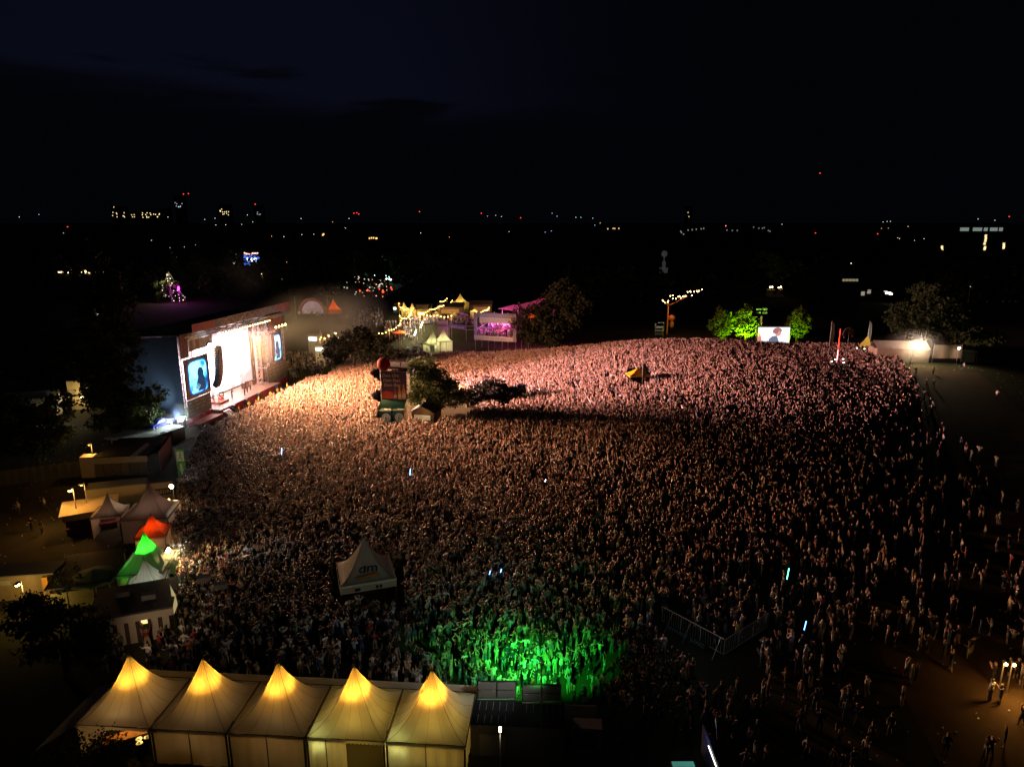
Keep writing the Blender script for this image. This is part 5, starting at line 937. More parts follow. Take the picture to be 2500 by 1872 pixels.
def tree(label, base, h, clumps, n, size, m, name='leafy_tree', grp=None, tr=.35):
    """clumps: (dx,dy,z, rx,ry,rz) relative to base"""
    t = thing(name, label, 'tree', base, 0, grp); k = MB(); k.tube((0, 0, -.3), (0, 0, h*.35), tr, tr*.7, 8); top = Vector((0, 0, h*.35))
    for c in clumps:
        e = Vector(c[:3]); mid = top.lerp(e, .5)+Vector((0, 0, .3)); k.tube(top, mid, tr*.55, tr*.35, 6).tube(mid, e, tr*.35, tr*.12, 5)
        for j in range(3): k.tube(mid.lerp(e, .3+.2*j), e+Vector((random.uniform(-1, 1)*c[3]*.6, random.uniform(-1, 1)*c[4]*.6, random.uniform(-.2, .7)*c[5])), tr*.15, .02, 4)
    k.build('trunk', BARK(), t); leaf_mesh('crown', [((c[0], c[1], c[2]), (c[3], c[4], c[5])) for c in clumps], n, size, m, t); return t
def base_at(px, Yd): p = At(px, 900, Yd); return Vector((p.x, Yd, gh(p.x, Yd)))
tree('towering black poplar left of the main stage', base_at(268, 108), 31, [(random.uniform(-1.2, 1.2), random.uniform(-1, 1), 4+2.6*k, 4.9*(1-((k-3.5)/8.5)**2), 4.6*(1-((k-3.5)/8.5)**2), 2.6) for k in range(11)], 15000, .33, LFD(), 'poplar_tree', tr=.5)
tree('low leafy tree at the poplar foot beside the car platform', base_at(345, 107), 9, [(0, 0, 5.5, 2.6, 2.6, 3.2), (1.8, -.5, 7.5, 1.8, 2, 2.2), (-1.2, 0, 3.2, 2.4, 2, 2)], 3600, .24, LFM())
tree('dark broad tree in front of the gabled marquee at the left edge', base_at(55, 93), 12, [(-3, 0, 8, 4.5, 4, 3.4), (2, -1, 6.2, 3.6, 3.5, 3), (-1, 0, 4.4, 4.5, 3.5, 2.5), (3.6, 0, 9, 2.8, 2.5, 2.4)], 8000, .3, LFD())
tree('dark tree above the stacked cream cabins', base_at(120, 135), 14, [(0, 0, 9, 6, 5, 4), (4, 0, 12, 4, 4, 3.5), (-5, 0, 7, 5, 4, 4)], 6000, .4, LFD())
tree('black leafy tree at the left edge below the bar shack', base_at(38, 47), 7, [(0, 0, 4.2, 3.2, 2.6, 2.0), (-1.8, 0, 5.5, 2, 2, 1.6), (2.2, 0, 3.0, 1.8, 1.8, 1.6)], 7000, .16, LFD())
tree('bare twiggy young tree before the yellow lamp at the left edge', base_at(72, 54), 5.5, [(0, 0, 4.6, 1.3, 1.3, 1.3)], 300, .12, LFM(), tr=.12)
tree('dim green tree in the bottom left corner', base_at(20, 33), 7, [(0, 0, 4.0, 2.6, 2.6, 2.2), (2, 0, 2.8, 1.8, 1.6, 1.6)], 6000, .12, LFM())
tree('tree with an olive lit top right of the sound tower', base_at(1055, 119), 11, [(-1.6, 0, 9.2, 2.9, 3, 2.2), (0, 0, 6.2, 4.4, 4, 2.8), (2.6, 0, 4.6, 3.8, 3.4, 2.4), (-2.2, -.5, 4.2, 2.6, 3, 2)], 11000, .22, LFM())
tree('low black bush tree in the dark gap of the far crowd', base_at(1200, 129), 4.5, [(0, 0, 2.9, 3.6, 3, 2.4), (3.0, 0, 2.0, 2.8, 2.6, 1.6)], 5000, .22, leafmat('leaf_silhouette', (.010, .012, .006), .1))  # leaf colour darkened so these trees read as unlit silhouettes
tree('second low dark bush beside the gap in the far crowd', base_at(1140, 127), 4, [(0, 0, 2.2, 3.2, 2.6, 1.8)], 2600, .22, leafmat('leaf_silhouette', (.010, .012, .006), .1))
tree('smoke veiled brown tree between the stage and the sound tower', base_at(865, 158), 14, [(0.5, 0, 7.2, 5, 4, 3.2), (-4, 0, 5.2, 3.4, 3, 3), (5.2, 0, 5.6, 4, 3.6, 3.2), (2.4, 0, 9.3, 3, 3, 2.2), (8.5, 0, 4.2, 2.6, 2.6, 2.4)], 6500, .3, leafmat('leaf_silhouette', (.010, .012, .006), .1))
tree('big round topped tree right of the viewing platform', base_at(1335, 184), 19, [(-4.5, 0, 8.5, 5.8, 5, 4.6), (2.5, 0, 10, 6.4, 5, 5), (4, 0, 15.5, 5.6, 5, 3.6), (9, 0, 13.5, 3.6, 4, 3.6), (-.5, 0, 5.5, 7, 5, 3.5)], 13000, .4, leafmat('leaf_dusk', (.05, .055, .03)))
GL = leafmat('leaf_lime', (.11, .16, .02), .25)
gts = [(1752, 'dimmer green lit tree, left of the two beside the video screen', [(0, 0, 5.8, 3.4, 3, 4.0)], 2600), (1813, 'brightest lime green lit round tree left of the video screen', [(0, 0, 6.4, 3.6, 3, 4.2), (.6, 0, 4.4, 3.9, 3, 3)], 3800), (1937, 'green lit tree right of the video screen', [(0, 0, 6.2, 3.4, 3, 4.0), (.6, 0, 4.5, 3.6, 3, 3)], 3600)]
for x, lb, cl, n in gts: tree(lb, base_at(x, 198), 8, cl, n, .33, GL, grp='green lit trees by the video screen')
for x, dx_, pw in ((1813, -1.5, 34000), (1937, -4, 9000), (1752, 3.6, 9000)): b_ = base_at(x, 198); lamp('SPOT', b_+Vector((dx_, -6.5, .6)), pw, (.5, 1, .02), .3, aim=tuple(b_+Vector((0, 0, 6.4))), cone=88, blend=.8)
tree('wide tree above the blazing white marquee on the right', base_at(2248, 176), 17, [(-5, 0, 8.5, 5.5, 5, 4.4), (3, 0, 8.4, 7, 5, 4), (0, 0, 13, 6, 5, 4), (9, 0, 6.2, 4.5, 4, 2.2), (-1, 0, 16, 4, 4, 2.6)], 11000, .4, LFD())
tree('low hedge like tree right of the canvas hoarding', base_at(2375, 178), 6, [(0, 0, 4.6, 7, 3, 2.2)], 3500, .35, LFM())
tree('distant tree lit yellow from below behind the video screen', base_at(1888, 330), 19, [(0, 0, 12, 7, 5, 6), (-7, 0, 17.5, 6, 5, 4)], 3000, .7, LFM())
b_ = base_at(1878, 320); lamp('POINT', b_+Vector((0, 0, 3)), 3500, (1, .7, .25), .4)
q = thing('kiosk_light', 'cluster of warm lights under the distant yellow lit tree', 'lights', b_+Vector((0, 0, 4))); m = MB(); 
for k in range(7): m.ell((-3+k, 0, random.uniform(-1, 1.2)), (.38,)*3, 6, 4)
m.build('bulbs', glow('warm_far', (1, .7, .3), 10), q); MB().box((0, .6, -2), (8, 3, 3.5)).build('stall', mat('hall_wall', (.4, .3, .14)), q)
tree('black leafy shrub in front of the rightmost bottom tent', base_at(1085, 27.5), 9, [(0, 0, 6.3, 1.1, 1.0, 1.5), (-.7, 0, 8.4, .35, .4, .9), (1.2, 0, 6.0, 1.0, 1.0, .9), (.2, 0, 7.6, .7, .6, .5)], 5200, .075, LFD(), tr=.1)
tree('black tree hiding the lower part of the dark containers', base_at(1270, 27), 9, [(0, 0, 6.2, 1.8, 1.4, 1.6), (1.6, 0, 5.6, 1.6, 1.4, 1.4)], 7000, .08, LFD(), tr=.12)
tree('barely visible dark tree above the slanting blue hoarding', base_at(1625, 42), 8, [(0, 0, 5.5, 2.3, 2, 2.6), (-1.2, 0, 3.5, 2, 2, 2), (.8, 0, 3, 2.2, 2, 2)], 1500, .12, leafmat('leaf_silhouette', (.010, .012, .006), .1))
# far woods: unlit belt behind the meadow and the village
R = np.random.default_rng(5); cl = []
for i in range(420):
    Yd = 285+R.random()**1.6*650; x = R.uniform(-1.05, 1.05)*Yd*.85
    if 255 < Yd < 300 and x < 20: Yd += 45
    cl.append(((x, Yd, 6+R.random()*5), (8+R.random()*7, 7, 6+R.random()*4)))
wd_ = leaf_mesh('far_woods', cl, 52000, 1.1, LFD(), None); tag(wd_, 'dark belt of far woods behind the festival meadow', 'woods', kind='stuff')
# ------------------------------------------------------------------ far lights and city
def lamp_thing(px, py, Yd, col, r, s, label, grp, name='street_lamp', cat='street lamp', gz=0.):
    p = At(px, py, Yd); s = s*.6; t = thing(name, label, cat, (p.x, Yd, gz), 0, grp); MB().tube((0, 0, 0), (0, 0, max(1, p.z-gz)), .18, n=4).build('pole', GRY(), t); o = MB().ell((0, 0, 0), (r, r, r*.7), 7, 4).build('lamp_head', glow('far_%.2f_%.2f_%.2f_%d' % (*col, s), col, s), t); o.location = (0, 0, p.z-gz)
    return t
WC, YC, OC, RC, TC, BC = (1, .92, .75), (1, .75, .35), (1, .42, .1), (1, .04, .03), (.6, 1, .85), (.5, .6, 1)
far = [(47, 530, WC), (95, 524, BC), (410, 530, WC), (500, 536, WC), (525, 533, WC), (527, 549, WC), (551, 549, WC), (590, 548, YC), (604, 525, WC), (617, 542, WC), (735, 534, WC), (663, 577, OC), (693, 578, WC), (737, 573, WC), (766, 572, WC), (812, 542, OC), (843, 557, WC), (852, 534, WC), (1027, 569, TC), (1097, 579, OC), (1190, 528, BC), (1210, 526, BC), (1224, 529, WC),
       (1243, 566, YC), (1331, 567, BC), (1348, 521, BC), (1360, 528, BC), (1406, 531, TC), (1418, 531, TC), (1447, 533, TC), (1452, 550, BC), (1465, 545, YC), (1346, 564, BC), (1772, 552, WC), (1843, 556, WC), (1909, 548, TC), (2192, 581, YC), (2196, 583, WC), (2233, 587, TC), (2388, 535, TC), (2429, 538, TC), (2156, 542, TC), (2166, 541, TC), (2174, 541, WC), (2217, 553, YC), (2169, 557, OC), (2152, 558, OC), (2256, 583, WC),
       (370, 587, WC), (416, 588, BC), (415, 605, BC), (421, 617, BC), (432, 628, TC), (477, 598, BC), (450, 603, BC), (155, 569, BC), (408, 587, OC), (645, 692, YC), (700, 640, OC), (688, 681, WC), (2143, 667, WC), (2253, 666, YC), (2140, 692, WC), (2131, 691, WC), (2291, 702, YC), (2380, 694, TC), (2369, 700, TC), (2316, 739, YC), (2282, 744, OC), (2280, 742, YC), (2266, 714, YC), (2378, 763, OC), (2405, 765, BC), (2442, 767, YC), (2446, 767, YC), (2463, 747, YC), (2475, 754, YC), (2476, 781, OC), (2498, 764, OC), (1995, 770, BC), (2040, 773, WC), (1562, 758, YC), (1660, 745, WC)]
for x, y, c in far:
    Yd = 1300 if y < 560 else (900 if y < 600 else (420 if y < 700 else 300))
    lamp_thing(x, y, Yd, c, Yd*.00052, 3.2 if y < 660 else 6, 'tiny distant street lamp seen as a point of light in the dark', 'distant street lamps')
for x, y in ((165, 554), (460, 473), (448, 474), (623, 499), (864, 521), (871, 520), (876, 523), (1024, 517), (1175, 521), (1271, 532), (2002, 423), (1991, 569), (2143, 571), (2464, 529), (1772, 551)):
    lamp_thing(x, y, 1500, RC, 1.35, 4, 'tall distant mast with a red warning light on top', 'distant masts with red warning lights', 'warning_mast', 'mast')
def far_building(px0, px1, py, Yd, h, lights, label, wcol=YC, ws=2.2, wallc=(.05, .05, .06), wz=1.4):
    a = At(px0, py, Yd); b = At(px1, py, Yd); t = thing('distant_building', label, 'building', (a.x, Yd, 0)); wd = max(6, b.x-a.x); MB().box((wd/2, 8, h/2), (wd, 16, h)).build('wall', mat('far_wall', wallc, .8), t); MB().box((wd/2, 8, h+.3), (wd+.8, 16.8, .6)).build('roof', mat('far_roof', (.03, .03, .03), .8), t)
    gm = glow('win_%.2f_%.2f_%.1f' % (wcol[1], wcol[2], ws), wcol, ws*.6)
    for (x, y) in lights:
        p = At(x, y, Yd-.3); z = p.z
        if z > h+.5 or z < 0: z = min(max(z, 1), h-1)
        MB().box((min(max(p.x-a.x, 1), wd-1), -.2, z), (wz, .4, wz*1.2)).build('lit_window', gm, t)
    return t
def sc_pts(x0, x1, y0, y1, n): return [(random.uniform(x0, x1), random.uniform(y0, y1)) for _ in range(n)]
far_building(272, 305, 525, 1400, 62, sc_pts(274, 304, 518, 531, 9)+[(277, 501)], 'distant lit block, leftmost of the skyline lights', YC, 2.4)
far_building(320, 342, 528, 1400, 55, sc_pts(321, 341, 523, 530, 4), 'small distant lit block right of the leftmost skyline block', YC, 2.2)
far_building(345, 412, 525, 1400, 58, sc_pts(346, 393, 520, 532, 16), 'long distant lit block with the densest row of skyline windows', YC, 2.8)
far_building(426, 446, 498, 1400, 82, sc_pts(427, 445, 492, 506, 9), 'distant pale tower block below two red warning lights', (.7, .8, .9), 1.0)
far_building(535, 560, 515, 1400, 66, sc_pts(536, 558, 514, 526, 11)+[(541, 511)], 'distant triangular lit block left of the centre skyline', YC, 2.6)
far_building(620, 640, 520, 1400, 64, sc_pts(621, 638, 516, 527, 4), 'dim distant block under a red warning light', (.7, .7, .9), 1.0)
far_building(785, 796, 575, 820, 24, [(788, 574), (790, 572)], 'small distant building with two orange windows', (1, .5, .12), 3.5)
far_building(898, 922, 580, 820, 22, [(902, 582), (907, 581), (912, 581), (918, 582), (941, 582)], 'distant building with a short row of orange windows', (1, .55, .15), 3)
far_building(1480, 1514, 559, 1000, 26, [(1484, 559), (1497, 558), (1501, 558), (1511, 558)], 'distant building with thin orange window row right of centre', (1, .6, .25), 2)
far_building(1655, 1720, 562, 950, 26, [(1662, 565), (1664, 568), (1669, 572), (1680, 562), (1690, 561), (1700, 560), (1712, 559), (1718, 558)], 'distant low hall with a faint pale roof edge', (.8, .75, .6), .5)
far_building(1770, 1885, 560, 950, 26, [(1775, 562), (1788, 563), (1800, 563), (1840, 555), (1853, 554), (1862, 553), (1866, 556), (1876, 563), (1880, 565)], 'distant long hall with dim grey lights near the right centre', (.6, .65, .75), .45)
far_building(1676, 1690, 520, 1200, 58, [(1680, 519), (1682, 529)], 'distant tower with a yellow lit top right of centre', (1, .8, .3), 1.5)
tb_ = far_building(2295, 2460, 560, 620, 30, [(2407, 576), (2407, 582), (2406, 588), (2404, 595), (2405, 604), (2404, 608), (2300, 603), (2301, 608), (2451, 596), (2451, 601), (2452, 605)], 'big dark office block on the right with yellow stair windows', YC, 2.2, wz=1.7)
o = MB()
for x0, x1 in ((2345, 2366), (2376, 2398), (2403, 2412), (2418, 2436), (2440, 2449)): a_, b_2 = At(x0, 559, 619.5), At(x1, 559, 619.5); o.box(((a_.x+b_2.x)/2-At(2295, 560, 620).x, -.2, 27.5), (b_2.x-a_.x, .3, 3))
o.build('lit_top_floor', glow('topfloor', (.6, .75, .65), .28), tb_)
hb = far_building(2058, 2100, 655, 330, 9, [], 'dim lit roof structure with two white lamps on the right'); o = MB()
for k in range(5): a_ = At(2060+8*k, 657, 329.5); o.box((a_.x-At(2058, 655, 330).x+.8, -.2, 7.3), (1.3, .2, 1.1))
o.build('lit_window_band', glow('band_dim', (1, .85, .5), .22), hb)
for x in (2078, 2086): lamp_thing(x, 643, 331, WC, .22, 6, 'white roof lamp above the dim lit roof structure', 'roof lamps on the right')
sg_ = far_building(2100, 2180, 715, 300, 5, [(2108, 708), (2122, 712)], 'pale low shed beside lit lorries on the dark right side', (.8, .7, .5), .6)
for k, (x, y, w__) in enumerate(((2163, 707, 2.2), (2170, 712, 2.6), (2175, 715, 2.0), (2165, 713, 1.6))):
    p = At(x, y, 300); t = thing('lit_trailer', 'small lit trailer in the row of lights on the dark right side', 'trailer', (p.x, 300, 0), 0, 'lit trailers on the right'); MB().box((0, 1, p.z/2), (w__, 2, p.z)).build('body', GRY(), t); MB().box((0, -.1, p.z-.5), (w__*.7, .1, .6)).build('light_bar', glow('trailer_light', (1, .95, .8), 6), t)
# far attractions
def attraction(px, py, Yd, wd, h, n, cols, label, s=5, r=.4, shape='cone', base=None):
    p = At(px, py, Yd); t = thing('fair_attraction', label, 'attraction', (p.x, Yd, 0)); z0_ = max(.5, p.z-h/2)
    for ci, c_ in enumerate(cols):
        m = MB()
        for i in range(n):
            f = random.random(); ww = wd*(1-f) if shape == 'cone' else wd
            m.ell((random.uniform(-.5, .5)*ww, random.uniform(-.5, .5)*wd*.3, z0_+f*h), (r*random.uniform(.6, 1.3),)*3, 6, 4)
        m.build('bulbs', glow('att_%.2f_%.2f_%.2f_%d' % (*c_, s), c_, s), t)
    m = MB(); m.tube((0, 0, 0), (0, 0, z0_+h), .2)
    for a_ in (-.5, .5): m.tube((a_*wd, 0, 0), (0 if shape == 'cone' else a_*wd, 0, z0_+h), .12)
    m.build('frame', GRY(), t)
    if shape == 'cone':
        leaf_mesh('canopy', [((0, 0, z0_+h*.35), (wd*.5, wd*.3, h*.4))], 900, .5, LFM(), t)
    return t, Vector((p.x, Yd, z0_+h/2))
a_, p = attraction(418, 722, 300, 13, 13, 42, [(1, .85, .55)], 'tree shaped heap of warm lights left of the stage, magenta on one side', 1.4, .22); lamp('POINT', p+Vector((4, -3, -1)), 2200, (.9, .05, 1), .3); lamp('POINT', p+Vector((-2, -3, 4)), 1800, (1, .85, .5), .3)
q = thing('magenta_lamp', 'magenta lamp at the right of the tree shaped lights', 'lamp', p+Vector((4.6, -2, -.5))); MB().ell((0, 0, 0), (.45, .45, .9), 8, 5).build('bulb', glow('magenta', (.9, .05, 1), 6), q); MB().tube((0, 0, -p.z+.5), (0, 0, 0), .08).build('pole', GRY(), q)
attraction(236, 760, 250, 1.2, 2.6, 4, [(.8, 1, .8)], 'two greenish white lamps left of the stage under the tree shaped lights', 12, .28, 'box')
attraction(203, 665, 470, 20, 7, 16, [(1, .72, .25)], 'yellow glowing tent cluster far away at the left', 4, .7); attraction(203, 672, 468, 34, .6, 26, [(1, .75, .35)], 'row of small yellow lamps under the far yellow tents', 3, .45, 'box')
p = At(614, 635, 560); t = thing('far_stage', 'small far stage with a white and blue screen and red lights below', 'stage', (p.x, 560, 0)); MB().box((0, .5, p.z), (12.5, .8, 8.5)).build('screen', glow('far_blue', (.06, .14, .8), 1.4), t); MB().box((.3, 0, p.z+.3), (8, .2, 2.6)).build('screen_picture', glow('far_white', (.75, .9, 1), 6), t)
m = MB()
for k in range(9): m.ell((-5+1.3*k, -.2, p.z+5.2+random.uniform(-.5, .5)), (.6,)*3, 6, 4)
m.build('top_lamp', glow('far_mix', (1, .4, .3), 3.5), t); m = MB()
for k in range(12): m.ell((-4.5+.8*k, -.3, p.z-8+random.uniform(-1.3, 1.3)), (.55,)*3, 6, 4)
m.build('red_lamp', glow('far_redl', (1, .08, .04), 2.5), t); MB().box((0, 4, p.z/2-2), (14, 6, p.z-5)).build('base', DRK(), t)
attraction(576, 632, 560, 6, 7, 12, [(.9, .85, .7)], 'small pale lit gable left of the far blue stage', 1.2, .55)
attraction(640, 685, 430, .8, 3, 3, [(1, .75, .3)], 'single yellow lamp cluster in the dark above the stage roof', 2, .4)
attraction(925, 674, 400, 16, 3, 6, [(.6, 1, .85)], 'teal lit rooftops in the woods above the terrace village', 1.5, .4, 'box'); attraction(950, 684, 395, 5, 2, 3, [(.8, 1, .9)], 'bright teal white lamp right of the teal rooftops', 14, .5, 'box'); lamp('POINT', At(925, 690, 392), 3500, (.6, 1, .85), .4)
attraction(925, 716, 340, 20, 2.2, 9, [(1, .06, .02)], 'row of red lamps in the woods above the arched pavilion', 3.5, .5, 'box')
attraction(876, 705, 330, 22, 9, 20, [(.6, .68, .48)], 'faint speckled lights among the dark trees above the arched pavilion', .8, .32, 'box')
attraction(1045, 713, 340, 12, 3, 14, [(.75, .85, .65)], 'pale lights in the woods above the bulb strings', 1.6, .4, 'box')
attraction(1110, 720, 300, 2, 2, 3, [(1, .8, .3)], 'little gold lamps right of the biggest terrace tent', 3, .4, 'box')
attraction(910, 730, 320, 14, 9, 24, [(1, .5, .3)], 'small red and white lights below the red lamp row', 1.1, .26, 'box')
# ------------------------------------------------------------------ people
def skeleton(arms=('down', 'down'), legs='stand', lean=0., detail=True):
    J = {'pel': ((0, 0, .95), (.145, .105)), 'wst': ((0, .0, 1.1), (.125, .09)), 'chs': ((0, .01+lean*.5, 1.32), (.155, .105)), 'nk': ((0, .02+lean, 1.5), (.06, .06)), 'hd0': ((0, .035+lean, 1.58), (.07, .08)), 'hd1': ((0, .03+lean, 1.68), (.08, .095)), 'hd2': ((0, .02+lean, 1.76), (.055, .065))}
    E = [('pel', 'wst', 'shirt'), ('wst', 'chs', 'shirt'), ('chs', 'nk', 'shirt'), ('nk', 'hd0', 'skin'), ('hd0', 'hd1', 'skin'), ('hd1', 'hd2', 'hair')]
    A = {'down': [(.245, 0, 1.17), (.25, .07, .93)], 'up': [(.30, .02, 1.62), (.20, .08, 1.90)], 'high': [(.25, .0, 1.66), (.27, .02, 1.95)], 'fwd': [(.26, .14, 1.2), (.12, .36, 1.3)], 'phone': [(.26, .16, 1.3), (.10, .34, 1.56)], 'hip': [(.36, -.05, 1.2), (.19, .05, 1.03)], 'clap': [(.27, .16, 1.52), (.03, .22, 1.80)], 'side': [(.40, .05, 1.3), (.60, .1, 1.42)], 'cross': [(.25, .1, 1.18), (.0, .22, 1.2)], 'head': [(.38, .0, 1.62), (.12, .02, 1.72)], 'knee': [(.2, .25, 1.0), (.12, .42, .9)]}
    for s, sx in (('L', -1), ('R', 1)):
        a = A[arms[0 if s == 'L' else 1]]; y0 = lean
        J['sh'+s] = ((sx*.185, y0*.9, 1.43), (.062, .06)); J['el'+s] = ((sx*a[0][0], a[0][1]+y0, a[0][2]), (.042, .042)); J['wr'+s] = ((sx*a[1][0], a[1][1]+y0, a[1][2]), (.028, .026))
        e, w_ = Vector(J['el'+s][0]), Vector(J['wr'+s][0]); d = (w_-e).normalized(); h = w_+d*.09; J['ha'+s] = (tuple(h), (.036, .022))
        E += [('chs', 'sh'+s, 'shirt'), ('sh'+s, 'el'+s, 'shirt'), ('el'+s, 'wr'+s, 'skin'), ('wr'+s, 'ha'+s, 'skin')]
        if legs == 'stand': k, an = (sx*.115, .02, .5), (sx*.13, -.02, .09)
        elif legs == 'wide': k, an = (sx*.17, .03, .5), (sx*.24, -.02, .09)
        elif legs == 'walk': k, an = (sx*.1, .12*sx, .5), (sx*.1, .26*sx-.05, .1 if sx > 0 else .14)
        elif legs == 'sit': k, an = (sx*.16, .42, .93-.5*0), (sx*.15, .44, .5)
        J['hp'+s] = ((sx*.095, 0, .87), (.088, .09)); J['kn'+s] = (k, (.058, .06)); J['an'+s] = (an, (.042, .045)); J['to'+s] = ((an[0], an[1]+.16, an[2]-.05), (.042, .035))
        E += [('pel', 'hp'+s, 'trousers'), ('hp'+s, 'kn'+s, 'trousers'), ('kn'+s, 'an'+s, 'legs'), ('an'+s, 'to'+s, 'shoe')]
    return J, E
def grow(J, E, sub):
    names = list(J); me = bpy.data.meshes.new('p'); me.from_pydata([J[n][0] for n in names], [(names.index(a), names.index(b)) for a, b, c in E], []); o = bpy.data.objects.new('p', me); LINK(o)
    md = o.modifiers.new('s', 'SKIN'); md.use_smooth_shade = True; md.branch_smoothing = .3
    for i, n in enumerate(names): v = me.skin_vertices[0].data[i]; v.radius = J[n][1]; v.use_root = (n == 'pel')
    if sub: s = o.modifiers.new('u', 'SUBSURF'); s.levels = sub; s.render_levels = sub
    dg = bpy.context.evaluated_depsgraph_get(); ev = o.evaluated_get(dg); m2 = ev.to_mesh(); V = np.array([v.co for v in m2.vertices]); F = [tuple(p.vertices) for p in m2.polygons]; ev.to_mesh_clear(); bpy.data.objects.remove(o); bpy.data.meshes.remove(me)
    return V, F
REG = ['skin', 'shirt', 'trousers', 'legs', 'shoe', 'hair']
def regions(P, J, E):
    best = np.full(len(P), 1e9); out = np.zeros(len(P), int)
    for a, b, r in E:
        A_, B_ = np.array(J[a][0]), np.array(J[b][0]); ab = B_-A_; t = np.clip(((P-A_)@ab)/(ab@ab+1e-9), 0, 1); d = np.linalg.norm(P-(A_+t[:, None]*ab), axis=1)-.5*(J[a][1][0]*(1-t)+J[b][1][0]*t); k = d < best; best[k] = d[k]; out[k] = REG.index(r)
    hd = np.array(J['hd1'][0]); k = (out == 0) & (P[:, 2] > hd[2]-.06) & (P[:, 1] < hd[1]-.01); out[k] = 5
    return out
POSES = [(('down', 'down'), 'stand', 0, 'with arms hanging'), (('up', 'up'), 'wide', 0, 'with both arms raised'), (('down', 'high'), 'stand', 0, 'with the right arm raised high'), (('clap', 'clap'), 'stand', .02, 'clapping overhead'), (('phone', 'phone'), 'stand', .02, 'holding both hands before the face'), (('hip', 'hip'), 'wide', 0, 'with hands on hips'),
         (('fwd', 'down'), 'stand', .03, 'with the left forearm raised'), (('cross', 'cross'), 'stand', 0, 'with folded arms'), (('side', 'down'), 'wide', 0, 'with the left arm stretched out'), (('down', 'fwd'), 'walk', .04, 'walking'), (('high', 'high'), 'wide', 0, 'with both arms straight up'), (('head', 'head'), 'stand', 0, 'with hands behind the head')]
LOW = []
for ar, lg, ln, _ in POSES:
    J, E_ = skeleton(ar, lg, ln); V, F = grow(J, E_, 0); LOW.append((V, F, regions(V, J, E_)))
SKIN = np.array([(.48, .29, .24), (.42, .25, .20), (.52, .33, .28), (.28, .15, .09), (.16, .08, .05)])
SHIRTS = [('white', (.72, .70, .66)), ('black', (.02, .02, .022)), ('grey', (.25, .25, .26)), ('navy', (.03, .045, .12)), ('red', (.30, .045, .035)), ('beige', (.5, .42, .3)), ('light blue', (.3, .42, .58)), ('pink', (.6, .3, .35)), ('olive', (.14, .15, .07)), ('orange', (.45, .18, .06)), ('yellow', (.55, .44, .14)), ('pale green', (.32, .45, .28))]
SHW = np.array([.15, .36, .11, .13, .035, .04, .045, .035, .04, .012, .01, .02]); SHW /= SHW.sum()
TROU = [('blue jeans', (.07, .10, .19)), ('black trousers', (.02, .02, .02)), ('beige shorts', (.42, .34, .24)), ('dark shorts', (.04, .04, .05)), ('grey trousers', (.18, .18, .18))]
HAIRS = [('dark', (.025, .017, .012)), ('brown', (.09, .05, .025)), ('blond', (.38, .26, .12)), ('grey', (.3, .29, .28))]
# density map in picture space
poly = [(505, 1050), (600, 1004), (690, 965), (735, 940), (800, 930), (835, 905), (905, 893), (1050, 885), (1085, 872), (1200, 845), (1300, 822), (1420, 812), (1560, 820), (1700, 830), (1850, 836), (2000, 834), (2120, 836), (2190, 870), (2240, 950), (2330, 1080), (2540, 1200), (2540, 1960), (1760, 1960), (1700, 1790), (1600, 1750), (1470, 1745), (1385, 1730), (1372, 1712), (1270, 1706), (1160, 1700), (900, 1682), (700, 1670), (450, 1655), (205, 1645), (205, 1600), (430, 1572), (436, 1450), (425, 1300), (432, 1230), (475, 1112)]
def inpoly(x, y, pl):
    r = np.zeros(x.shape, bool); n = len(pl)
    for i in range(n):
        x1, y1 = pl[i]; x2, y2 = pl[(i+1) % n]
        if y1 == y2: continue
        c = ((y1 > y) != (y2 > y)) & (x < (x2-x1)*(y-y1)/(y2-y1)+x1); r ^= c
    return r
ctrl = np.array([(600, 1030, 1), (900, 930, 1), (600, 1200, .95), (480, 1400, .8), (300, 1620, .25), (600, 1620, .32), (750, 1500, .75), (1000, 1600, .33), (1000, 1400, .85), (1000, 1150, 1), (1250, 1250, .95), (1200, 1500, .6), (1300, 1600, .45), (1420, 1600, .28), (1450, 1350, .62), (1500, 1050, .95), (1650, 1200, .6), (1700, 900, .95), (1400, 880, 1), (1950, 900, .85), (1900, 1050, .6), (2050, 1000, .45),
    (2150, 900, .55), (1850, 1200, .34), (2050, 1100, .24), (2180, 1100, .07), (1700, 1400, .3), (1950, 1350, .16), (2200, 1200, .07), (2300, 1150, .015), (2450, 1200, .01), (2400, 1300, .02), (1580, 1350, .5), (2150, 1350, .07), (1450, 1560, .35), (1550, 1680, .18), (1650, 1600, .10), (1500, 1660, .14), (1850, 1700, .09), (2100, 1650, .06), (2300, 1500, .07), (2400, 1700, .03), (1700, 1850, .14), (2000, 1850, .08), (2350, 1850, .03), (2300, 1000, .02), (2250, 1060, .03), (1600, 1500, .3)])
R = np.random.default_rng(21); SPC = .51
gx, gy = np.meshgrid(np.arange(-72, 128, SPC), np.arange(33, 176, SPC)); gx = gx.ravel(); gy = gy.ravel(); gx = gx+(np.round(gy/SPC) % 2)*SPC*.5+R.uniform(-.2, .2, gx.size); gy = gy+R.uniform(-.2, .2, gy.size); gz = ground_h(gx, gy); px, py = project(gx, gy, gz)
ok = inpoly(px, py, poly) & (px > -30) & (px < 2530) & (py < 1900)
ok &= ~inpoly(px+14*np.sin(py*.11), py+8*np.sin(px*.07), [(918, 912), (1000, 896), (1060, 905), (1105, 945), (1135, 962), (1200, 952), (1290, 968), (1312, 985), (1230, 998), (1150, 1010), (1112, 1046), (925, 1050)])
ok &= ~inpoly(px, py, [(1590, 1490), (1640, 1500), (1765, 1585), (1880, 1525), (1910, 1560), (1770, 1680), (1600, 1570)])
